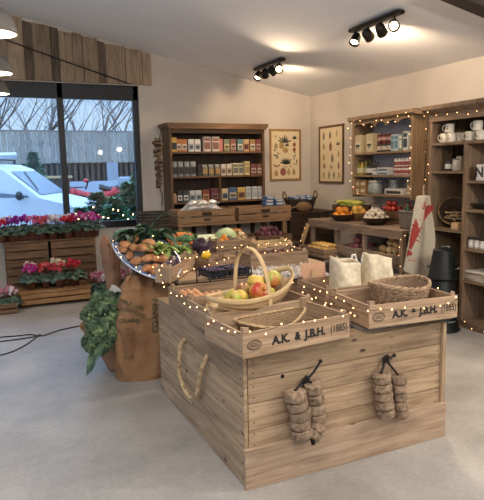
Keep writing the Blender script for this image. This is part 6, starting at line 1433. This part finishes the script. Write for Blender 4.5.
# left bay: candles and jars
yy = lambda px, x=SX+.12: AX(px, 160, x).y
jar('candle_jar', 'dark candle jar with white label on the shelf below the mugs', 'candle', 'jars below the mugs', .038, .1, plain('3c3430', .25), None, plain('cfc8bc', .7), (SX+.12, yy(449), s2_+.001), lidh=.02, neck=.98)
jar('candle_jar', 'pale candle jar in the middle below the mugs', 'candle', 'jars below the mugs', .04, .12, plain('cbbfae', .35), plain('8a7f74', .5), None, (SX+.12, yy(456.8), s2_+.001), lidh=.12, neck=.96)
jar('candle_jar', 'pale cream jar half hidden by the divider below the mugs', 'candle', 'jars below the mugs', .034, .145, plain('c9b795', .4), None, None, (SX+.14, yy(463.6, SX+.14)+.05, s2_+.001), lidh=.02, neck=.98)
for i, (px, hh) in enumerate(((447.5, .22), (452.8, .24))):
    t = thing('dark_bottle', 'tall dark bottle standing behind the '+('dark candle jar' if i == 0 else 'pale candle jar'), 'bottle', (SX+.3, yy(px, SX+.3), s2_+.001), 0, 'dark bottles below the mugs')
    MB().lathe([(0, 0), (.034, 0), (.036, .01), (.036, hh*.6), (.014, hh*.75), (.013, hh), (0, hh)], 14).build('bottle_body', plain('231d1b', .15, 0, 0, spec=.6), t); MB().lathe([(0, hh), (.016, hh), (.016, hh+.02), (0, hh+.02)], 10).build('cap', BLACK, t)
# round basket of pegs lying tilted
rbq = AX(448, 211, SX+.15)
t = thing('wicker_basket', 'round dark wicker basket of wooden pegs tilted toward the room', 'basket', (SX+.23, rbq.y, s3+.15), (0, -1.15, .8))
g = lambda u, v: V(((.075+.075*v**.7)*math.cos(u*2*PI), (.075+.075*v**.7)*math.sin(u*2*PI), .11*v-.05))
MB().grid(g, 32, 8, cu=True, su=1, sv=.15).build('basket_wall', weave('6a513a', '3a2a1e', 40, 60), t, solid=.006); MB().lathe([(0, -.048), (.075, -.048), (.075, -.052), (0, -.052)], 18).build('basket_base', weave('6a513a', '3a2a1e', 40, 60), t)
MB().tube([g(u, 1.02) for u in lin(0, 1, 33)[:-1]], .009, 6, closed=True).build('rim', mottled('8f6f4c', '644a30', 30, .7), t)
tm_ = Matrix.Translation(t.location) @ Euler((0, -1.15, .8)).to_matrix().to_4x4()
PG = Proto(lambda: tag(MB().box(-.006, .006, -.05, .05, -.005, .005).build('wooden_peg', W_PALE, bevel=.001), 'wooden peg heaped in the tilted round basket', 'peg', 'wooden pegs in the round basket'))
for i in range(16):
    p = tm_ @ V((R.uniform(-.075, .02), R.uniform(-.07, .07), -.03+.007*(i % 8))); PG(p, (R.uniform(-.6, .6), R.uniform(-1.4, -.9), R.uniform(-.9, .9)))
tag(MB().box(-.03, .03, -.05, .05, 0, .035).box(-.028, .028, -.045, .045, .036, .07).build('wooden_block', W_PALE, bevel=.002), 'pair of small wooden blocks beside the tilted round basket', 'block').location = (SX+.06, yy(459.5, SX+.06)+.01, s3+.001)
# right bay
bx_ = AX(477.5, 170, SX+.06)
t = thing('storage_box', 'white box with bold black letters on the shelf under the mugs at the edge', 'box', (SX+.06, bx_.y-.12, r2+.001), -PI/2)
MB().box(-.09, .09, -.05, .05, 0, .15).build('box_body', plain('cbc4b8', .6), t, .003)
lettering('NN', .13, INKM, 'lettering', t, Matrix.Translation((-.0, -.0512, .073)) @ FRONT, .004)
bw_ = AX(482, 208, SX+.15)
t = bowl('bowl', 'shallow dark bowl holding metal scoops on the right shelf', (SX+.17, bw_.y, r3+.001), .12, .055, plain('3b3733', .35, .4))
for i in range(3): tag(MB().tube([(0, 0, 0), (0, .0, .1)], [.006, .005], 6).ell((0, 0, .0), (.012, .022, .02), seg=8, rings=5).build('scoop', plain('8a8782', .3, .8, 0)), f'metal scoop standing in the dark bowl, {("nearest the divider", "in the middle", "nearest the picture edge")[i]}', 'scoop', 'scoops in the bowl'); o = bpy.data.objects['scoop' if i == 0 else f'scoop.00{i}']; o.location = (SX+.17, bw_.y+.05-.045*i, r3+.035); o.rotation_euler = (R.uniform(-.5, .1), R.uniform(-.3, .3), 0)
for i, px in enumerate((475.2, 481, 486.8)):
    jar('spice_jar', ('white labelled jar with dark lid nearest the shelf divider', 'white labelled jar with dark lid, second from the divider', 'white labelled jar with dark lid at the picture edge')[i], 'jar', 'jars on the right shelf', .038, .105, plain('bfb8aa', .4), plain('2b2723', .4), plain('d8d4ca', .7), (SX+.07, yy(px, SX+.07), r4+.001), lidh=.2, neck=.92)
cy_ = AX(474, 275, SX+.14).y
for i in range(5):
    tag(MB().grid(lambda u, v: V(((u-.5)*.26, (v-.5)*.30*(1-.04*i), .014+.004*noise.noise(V((u*4, v*4, i))))), 12, 12).grid(lambda u, v: V(((u-.5)*.26, (v-.5)*.30*(1-.04*i), .001)), 4, 4).grid(lambda u, v: V((-.13, (u-.5)*.30*(1-.04*i), .001+.013*v)), 6, 2).build('folded_cloth', plain(('cbbfae', 'c4b09c', 'd6cdbf', 'b8a08c', 'd9cfc0')[i], .95, 0, .06, 30)), f'folded cloth, {("bottom", "second", "middle", "fourth", "top")[i]} of the stack on the lowest right shelf', 'cloth', 'folded cloths on the right shelf')
    o = [q for q in bpy.data.objects if q.name.startswith('folded_cloth')][-1]; o.location = (SX+.17+R.uniform(-.012, .012), cy_-.085+R.uniform(-.02, .02), r5+.001+.0185*i); o.rotation_euler = (0, 0, R.uniform(-.1, .1))
tag(MB().box(-.06, .06, -.05, .05, 0, .03).build('patterned_packet', mottled('3b3f52', 'b9b2a6', 60, .7)), 'dark patterned packet beside the folded cloths at the picture edge', 'packet').location = (SX+.1, cy_-.27, r5+.001)
# nested black buckets in the dark bay
bk0 = AX(446, 270, 4.12)
BKT = plain('0e1211', .5, 0, 0, spec=.3)
pf = [(0, .0), (.10, .0), (.105, .01), (.145, .24), (.16, .25), (.158, .262), (.138, .258), (.10, .02), (0, .015)]
def bkt():
    t = thing('bucket', 'x', 'bucket', (0, 0, 0)); MB().lathe([(r_, .265-z) for r_, z in pf], 24).build('bucket_body', BKT, t)
    MB().tube([(.1, -.045, .262), (.1, -.04, .28), (.1, .04, .28), (.1, .045, .262)], .006, 6).build('handle', plain('8d918f', .3, .7, 0), t)
    for s in (-1, 1): MB().tube([(-.05, s*.13, .1), (-.09, s*.17, .11), (-.02, s*.17, .11), (.02, s*.14, .1)], .006, 6).build('side_grip', plain('9aa09c', .3, .7, 0), t)
    return t
BK = Proto(bkt)
for k in range(3): BK((4.05, bk0.y-.03, .0+.254*k+.002), (0, 0, .3*k), f'upturned black bucket, {("lowest", "middle", "topmost")[k]} of the stack before the tall shelf', 'black buckets before the tall shelf', (1.12-.1*k, 1.12-.1*k, 1.08))
# lobster tea towel
tp = AY(424, 191, 4.52)
t = thing('tea_towel', 'cream tea towel with a red lobster hanging on a cord beside the tall shelf', 'towel', (tp.x, 4.52, tp.z))
def tw_(u, v):
    top, bot = (-.065, .075), (-.235, .115); wv = v**.8
    l = top[0]+(bot[0]-top[0])*wv; r_ = top[1]+(bot[1]+.03*math.sin(v*PI)*1.4-top[1])*min(1, v*1.6)**.8
    z = -.04-.76*v-.20*u*max(0, v-.72)/.28-.02*abs(u-.45)*(1-v)
    return V((l+(r_-l)*u, .035*math.sin(u*9+1)*(1-.55*v)-.012*math.sin(u*5+v*3), z))
TOW = plain('bfb29c', .95, 0, .05, 40, .1)
mb = MB().grid(tw_, 30, 30); mb.build('towel_cloth', TOW, t, solid=.004); bvT = bvh_of(mb)
LOB = plain('a04038', .9, 0, .15, 40)
def pts_on(poly, n=1):
    q = []
    for x, z in poly:
        h = bvT.ray_cast(V((x, -1, z)), V((0, 1, 0))); q.append(h[0]+V((0, -.004, 0)) if h[0] else V((x, -.03, z)))
    return q
mb = MB()
def blob2(cx, cz_, a, b, rot, n=14):
    cx, cz_, a, b = cx*1.05-.028, (cz_+.36)*1.15-.36, a*1.1, b*1.1
    mb.add(pts_on([(cx+a*math.cos(q)*math.cos(rot)-b*math.sin(q)*math.sin(rot), cz_+a*math.cos(q)*math.sin(rot)+b*math.sin(q)*math.cos(rot)) for q in lin(0, 2*PI, n+1)[:-1]]), [list(range(n))])
def strip(pp, ws_):
    L_, R_ = [], []; pp = [(x*1.05-.028, (z+.36)*1.15-.36) for x, z in pp]; ws_ = [w*1.15 for w in ws_]
    for i, (x, z) in enumerate(pp):
        a_ = V(pp[min(i+1, len(pp)-1)])-V(pp[max(i-1, 0)]); a_ = a_.normalized() if a_.length else V((0, 1)); nx, nz_ = -a_.y, a_.x
        L_.append((x+nx*ws_[i], z+nz_*ws_[i])); R_.append((x-nx*ws_[i], z-nz_*ws_[i]))
    a_, b2 = pts_on(L_), pts_on(R_); n = len(pp)
    mb.add(a_+b2, [(i, i+1, n+i+1, n+i) for i in range(n-1)])
strip([(-.035, -.30), (-.06, -.37), (-.085, -.44), (-.105, -.50), (-.125, -.555)], [.03, .034, .03, .024, .018])      # tail and body
for a_ in (-.6, 0, .6): blob2(-.14+.03*a_, -.585-.01*abs(a_), .018, .03, a_*.9)
strip([(-.02, -.31), (-.01, -.24), (.0, -.2), (.02, -.16)], [.014, .012, .014, .02]); blob2(.025, -.145, .025, .055, -.5); blob2(-.005, -.17, .014, .04, -.2)
strip([(-.02, -.33), (.03, -.33), (.06, -.30), (.085, -.26)], [.012, .013, .015, .02]); blob2(.095, -.225, .026, .055, -.25); blob2(.065, -.25, .013, .035, .1)
for i in range(4): strip([(-.06-.012*i, -.36-.04*i), (-.02-.01*i, -.36-.04*i), (.005-.01*i, -.385-.04*i)], [.005, .005, .003]); strip([(-.06-.012*i, -.36-.04*i), (-.095-.012*i, -.335-.04*i), (-.115-.01*i, -.35-.045*i)], [.005, .005, .003])
mb.build('lobster_print', LOB, t)
mb = MB(); strip([(-.15, -.65), (-.07, -.665), (.0, -.69), (.07, -.74)], [.004]*4); mb.build('red_stripe', plain('b5706a', .9), t)
MB().tube(catmull([V((.0, 0, -.06)), V((-.012, .0, -.0)), V((.0, 0, .06)), V((.012, .02, .03)), V((.0, .0, -.05))], 5), .006, 6).build('hanging_loop', plain('b39a78', .8), t)
tag(MB().tube([(tp.x, 4.52, tp.z+.055), (tp.x+.02, 4.53, tp.z+.45), (SX-.06, 4.56, szt+.005)], .004, 5).build('towel_string', plain('3a2e24', .8)), 'thin cord hanging from the tall shelf cornice and holding the lobster towel', 'cord')
fairy('warm fairy lights along the tall shelf cornice and down its side above the towel', [
    [V((SX-.085, sy1+.03, szt-.0)), V((SX-.02, sy1-.15, szt-.07)), V((SX-.04, sy1-.35, szt-.05)), V((SX-.02, sy1-.55, szt-.08)), V((SX-.04, sy1-.8, szt-.05)), V((SX-.03, sy1-1.1, szt-.07))],
    [V((SX-.085, sy1+.03, szt)), V((SX-.03, sy1+.015, szt-.12)), V((SX-.015, sy1+.03, szt-.3)), V((SX-.02, sy1+.02, szt-.45)), V((SX-.04, 4.58, szt-.62)), V((tp.x+.01, 4.53, tp.z+.10))],
    [V((SX-.06, sdv+.2, .05)), V((SX-.05, sdv-.05, .10)), V((SX-.06, sdv-.25, .04)), V((SX-.04, sdv-.45, .09))]], .12)
# ================================================================== cyclamens under the window
POT = mottled('6a3f2c', '84543c', 8, .8)
LF = mottled('22362a', '587263', 16, .5, (.4, .62), rnd=.1)
def cyclamen_mk(col, col2, seed, nf=11):
    def mk():
        r = random.Random(seed); t = thing('cyclamen', 'x', 'potted plant', (0, 0, 0))
        MB().lathe([(0, 0), (.042, 0), (.058, .085), (.064, .086), (.064, .105), (.056, .105), (.052, .092), (0, .09)], 16).build('pot', POT, t)
        mb = MB()
        for i in range(34):
            a = i*2.4; rr = .035+.095*math.sqrt(i/34)*r.uniform(.8, 1.15); z = .145+.03*r.random()-1.0*max(0, rr-.07)
            c = V((rr*math.cos(a), rr*math.sin(a), z)); s = r.uniform(.03, .042); o = V((math.cos(a), math.sin(a), -.35+r.uniform(-.25, .25))).normalized(); p = o.cross(V((0, 0, 1))).normalized()
            n = p.cross(o)
            mb.add([c-o*s*.5, c-o*s*.8+p*s*.5, c+p*s, c+o*s*.5+p*s*.75-n*.006, c+o*s*1.15-n*.012, c+o*s*.5-p*s*.75-n*.006, c-p*s, c-o*s*.8-p*s*.5, c+n*.005], [(8, k, (k+1) % 8) for k in range(8)], None, True)
        mb.build('leaves', LF, t)
        mb = MB(); st = MB(); m2 = MB()
        for i in range(nf):
            a = i*2.4+r.uniform(-.3, .3); rr = .012+.062*math.sqrt((i+.5)/nf); z = .22+r.uniform(-.025, .04)-.25*rr
            c = V((rr*math.cos(a), rr*math.sin(a), z)); st.tube([V((rr*.3*math.cos(a), rr*.3*math.sin(a), .1)), c], .0022, 4)
            for k in range(5):
                b = k*2*PI/5+r.uniform(-.2, .2); d = V((math.cos(b), math.sin(b), 0)); q = V((-d.y, d.x, 0)); L = r.uniform(.04, .056); w = r.uniform(.014, .02)
                (mb if r.random() < .8 else m2).add([c, c+d*.012+q*w*.7+V((0, 0, L*.35)), c+d*.014+q*w+V((0, 0, L*.75)), c+d*.02+V((0, 0, L)), c+d*.014-q*w+V((0, 0, L*.75)), c+d*.012-q*w*.7+V((0, 0, L*.35))], [(0, 1, 2, 3), (0, 3, 4, 5)], None, True)
        st.build('flower_stems', plain('6a4238', .7), t); mb.build('flowers', plain(col, .6, 0, .1, 30), t)
        if m2.v: m2.build('flowers', plain(col2, .6, 0, .1, 30), t)
        return t
    return mk
CY = {k: Proto(cyclamen_mk(a, b, i+3)) for i, (k, a, b) in enumerate((('red', 'c3243a', 'd8506a'), ('purple', '93299a', 'b85ac0'), ('pink', 'd36aa8', 'e7a9cf'), ('white', 'e6dfe4', 'e9b9cc'), ('magenta', 'b92a86', 'd76ab0'), ('coral', 'cf4a52', 'e58a86'), ('cream', 'e3d3b4', 'eadfca'), ('rose', 'c4788c', 'e3c3c8')))}
# tall slatted crate stacks
FY = 7.70
def slat_box(nm, label, x0, x1, y0, y1, z0, z1, n, mat, group=None, top=True, cat='crate', ends=True):
    t = thing(nm, label, cat, ((x0+x1)/2, (y0+y1)/2, z0), 0, group); w, d, hh = (x1-x0)/2, (y1-y0)/2, z1-z0
    def slats(nmx, f):
        mb = MB()
        for k in range(n):
            a = hh*k/n+.006; b = hh*(k+1)/n-.008; f(mb, a, b)
        mb.build(nmx, mat, t, .002)
    slats('front_slats', lambda m_, a, b: m_.box(-w, w, -d, -d+.014, a, b)); slats('back_slats', lambda m_, a, b: m_.box(-w, w, d-.014, d, a, b))
    slats('end_slats', lambda m_, a, b: m_.box(-w, -w+.014, -d+.015, d-.015, a, b)); slats('end_slats', lambda m_, a, b: m_.box(w-.014, w, -d+.015, d-.015, a, b))
    for sx_ in (-1, 1):
        for sy_ in (-1, 1): MB().box(*sorted((sx_*(w-.016), sx_*(w-.05))), *sorted((sy_*(d-.016), sy_*(d-.045))), 0, hh-.002, grain=2).build('corner_post', mat, t)
    if top:
        mb = MB()
        for a, b in plank_panel(lin(-d, d, 4), .012): mb.box(-w-.02, w+.02, a, b, hh, hh+.016)
        mb.build('top_slats', mat, t, .002)
    mb = MB()
    for a, b in plank_panel(lin(-d+.02, d-.02, 5), .014): mb.box(-w+.02, w-.02, a, b, .0, .012)
    mb.build('base_slats', mat, t); return t
xa, xb, xc, xd = AY(6, 260, FY).x, AY(48.5, 260, FY).x, AY(52, 260, FY).x, AY(96.5, 260, FY).x; ZT1 = AY(50, 240, FY).z-.016
slat_box('slatted_crate', 'tall slatted crate under the purple and pink cyclamens, below the window', xa, xb, FY, FY+.36, 0, ZT1, 7, W_PALLET, 'tall slatted crates below the window')
slat_box('slatted_crate', 'tall slatted crate under the white and magenta cyclamens, nearer the hutch', xc, xd, FY, FY+.36, 0, ZT1, 7, W_PALLET, 'tall slatted crates below the window')
zt_ = ZT1+.0175
for px, c, l in ((1, 'red', 'red cyclamen at the outer end of the tall crates, nearest the lamps'), (13, 'purple', 'purple cyclamen on the tall slatted crate, next to the end red one'), (22.5, 'purple', 'purple cyclamen second of the purple pair on the tall crate'), (32, 'pink', 'pink cyclamen on the tall crate between the purple and the coral ones'), (41.5, 'coral', 'coral red cyclamen at the joint of the two tall crates'), (53, 'white', 'white cyclamen on the tall crate in front of the window mullion'), (60, 'white', 'second white cyclamen, between the first and the red one'), (68, 'red', 'red cyclamen beside the whites on the tall crate nearer the hutch'), (78, 'magenta', 'magenta cyclamen on the tall crate next to the red one'), (88, 'pink', 'pink cyclamen on the tall crate between the two magenta ones'), (95, 'magenta', 'magenta cyclamen at the crate corner nearest the hutch')):
    y = FY+.10+(.12 if c in ('white',) and px > 55 else 0)+R.uniform(-.02, .02)
    CY[c]((AY(px, 235, y).x, y, zt_), (0, 0, R.uniform(0, 6)), l, 'cyclamens on the tall crates', R.uniform(1.05, 1.2))
for px, c, l, y in ((8, 'white', 'pale pink cyclamen behind the red and purple ones at the outer end', FY+.19), (45, 'pink', 'pink cyclamen behind the coral one at the crate joint', FY+.19), (73, 'white', 'white cyclamen behind the red and magenta ones', FY+.19)):
    CY[c]((AY(px, 232, y).x, y, zt_), (0, 0, R.uniform(0, 6)), l, 'cyclamens on the tall crates', 1.1)
# pallet crate in front
PY = 7.18; pxa, pxb = AY(21, 300, PY).x, AY(91, 297, PY).x
lowc = slat_box('low_crate', 'low wooden pallet crate on the floor in front of the tall slatted crates', pxa, pxb, PY, PY+.48, .035, .175, 2, wood('a98257', '7d5b3a', .75, .15, .4, 1., .35), None, True)
for x in (-.4, 0, .4): MB().box(x-.04, x+.04, -.2, .2, -.034, 0).build('foot', W_DARK, lowc)
for px, c, l, y in ((31, 'magenta', 'magenta cyclamen at the outer end of the low pallet crate', PY+.2), (46, 'coral', 'coral pink cyclamen on the low pallet crate beside the magenta one', PY+.22), (60, 'coral', 'coral red cyclamen in the middle of the low pallet crate under the cream one', PY+.16), (74.5, 'red', 'red cyclamen on the low pallet crate nearest the hutch', PY+.2), (32, 'cream', 'cream cyclamen at the back of the low crate behind the magenta one', PY+.38), (59, 'cream', 'cream cyclamen at the back of the low crate behind the coral red one', PY+.38), (45, 'red', 'red cyclamen at the back of the low crate behind the coral pink one', PY+.38)):
    CY[c]((AY(px, 285, y).x, y, .193), (0, 0, R.uniform(0, 6)), l, 'cyclamens on the low pallet crate', R.uniform(1.05, 1.2))
# small crate at the picture edge
cx1 = AY(16.5, 305, 6.98).x
slat_box('low_crate', 'small wooden crate of pale pink plants at the outer picture edge', cx1-.42, cx1, 6.98, 7.3, .001, .13, 2, W_PALLET, None, False)
for i, (px, y, c, l) in enumerate(((3, 7.1, 'rose', 'rose cyclamen in the small crate at the picture edge, outermost'), (11.5, 7.12, 'white', 'pale cyclamen in the small crate at the picture edge, nearer the pallet crate'), (9, 7.22, 'rose', 'rose cyclamen at the back of the small edge crate'))):
    CY[c]((AY(px, 297, y).x, y, .014), (0, 0, R.uniform(0, 6)), l, 'plants in the small edge crate', .95)
# pots on the floor by the sacks
for i, (px, y, c, l) in enumerate(((98, 7.35, 'rose', 'rose cyclamen pot on the floor beside the low pallet crate'), (107, 7.3, 'white', 'pale cyclamen pot on the floor, second from the pallet crate'), (117, 7.3, 'rose', 'rose cyclamen pot on the floor nearest the paper sacks'), (111, 7.5, 'rose', 'rose cyclamen pot on the floor behind the pale one'), (125, 7.45, 'rose', 'rose cyclamen pot on the floor half behind the brown bag'))):
    CY[c]((AY(px, 293, y).x, y, .001), (0, 0, R.uniform(0, 6)), l, 'cyclamen pots on the floor', 1.15)
# black cables on the floor
cab = thing('floor_cable', 'three black cables lying on the floor joined toward the paper sacks', 'cable', (0, 0, 0))
c0_ = AZ(38, 336, .006)
def fz_(px, py): q = AZ(px, py, .006); return V((q.x, q.y, .006))
for path in ([fz_(84, 325), fz_(60, 330), fz_(45, 335), fz_(38, 336)], [fz_(38, 336), fz_(30, 334.5), fz_(15, 336), fz_(-12, 338)], [fz_(38, 336), fz_(26, 338), fz_(12, 340), fz_(-12, 343)], [fz_(38, 336), fz_(30, 342), fz_(20, 348), fz_(8, 353), fz_(-12, 358)]):
    MB().tube(catmull(path, 8), .0055, 6).build('cable_run', BLACK, cab)
MB().tube([c0_-V((.02, 0, 0)), c0_+V((.03, .01, 0))], .012, 8).build('cable_joint', BLACK, cab)
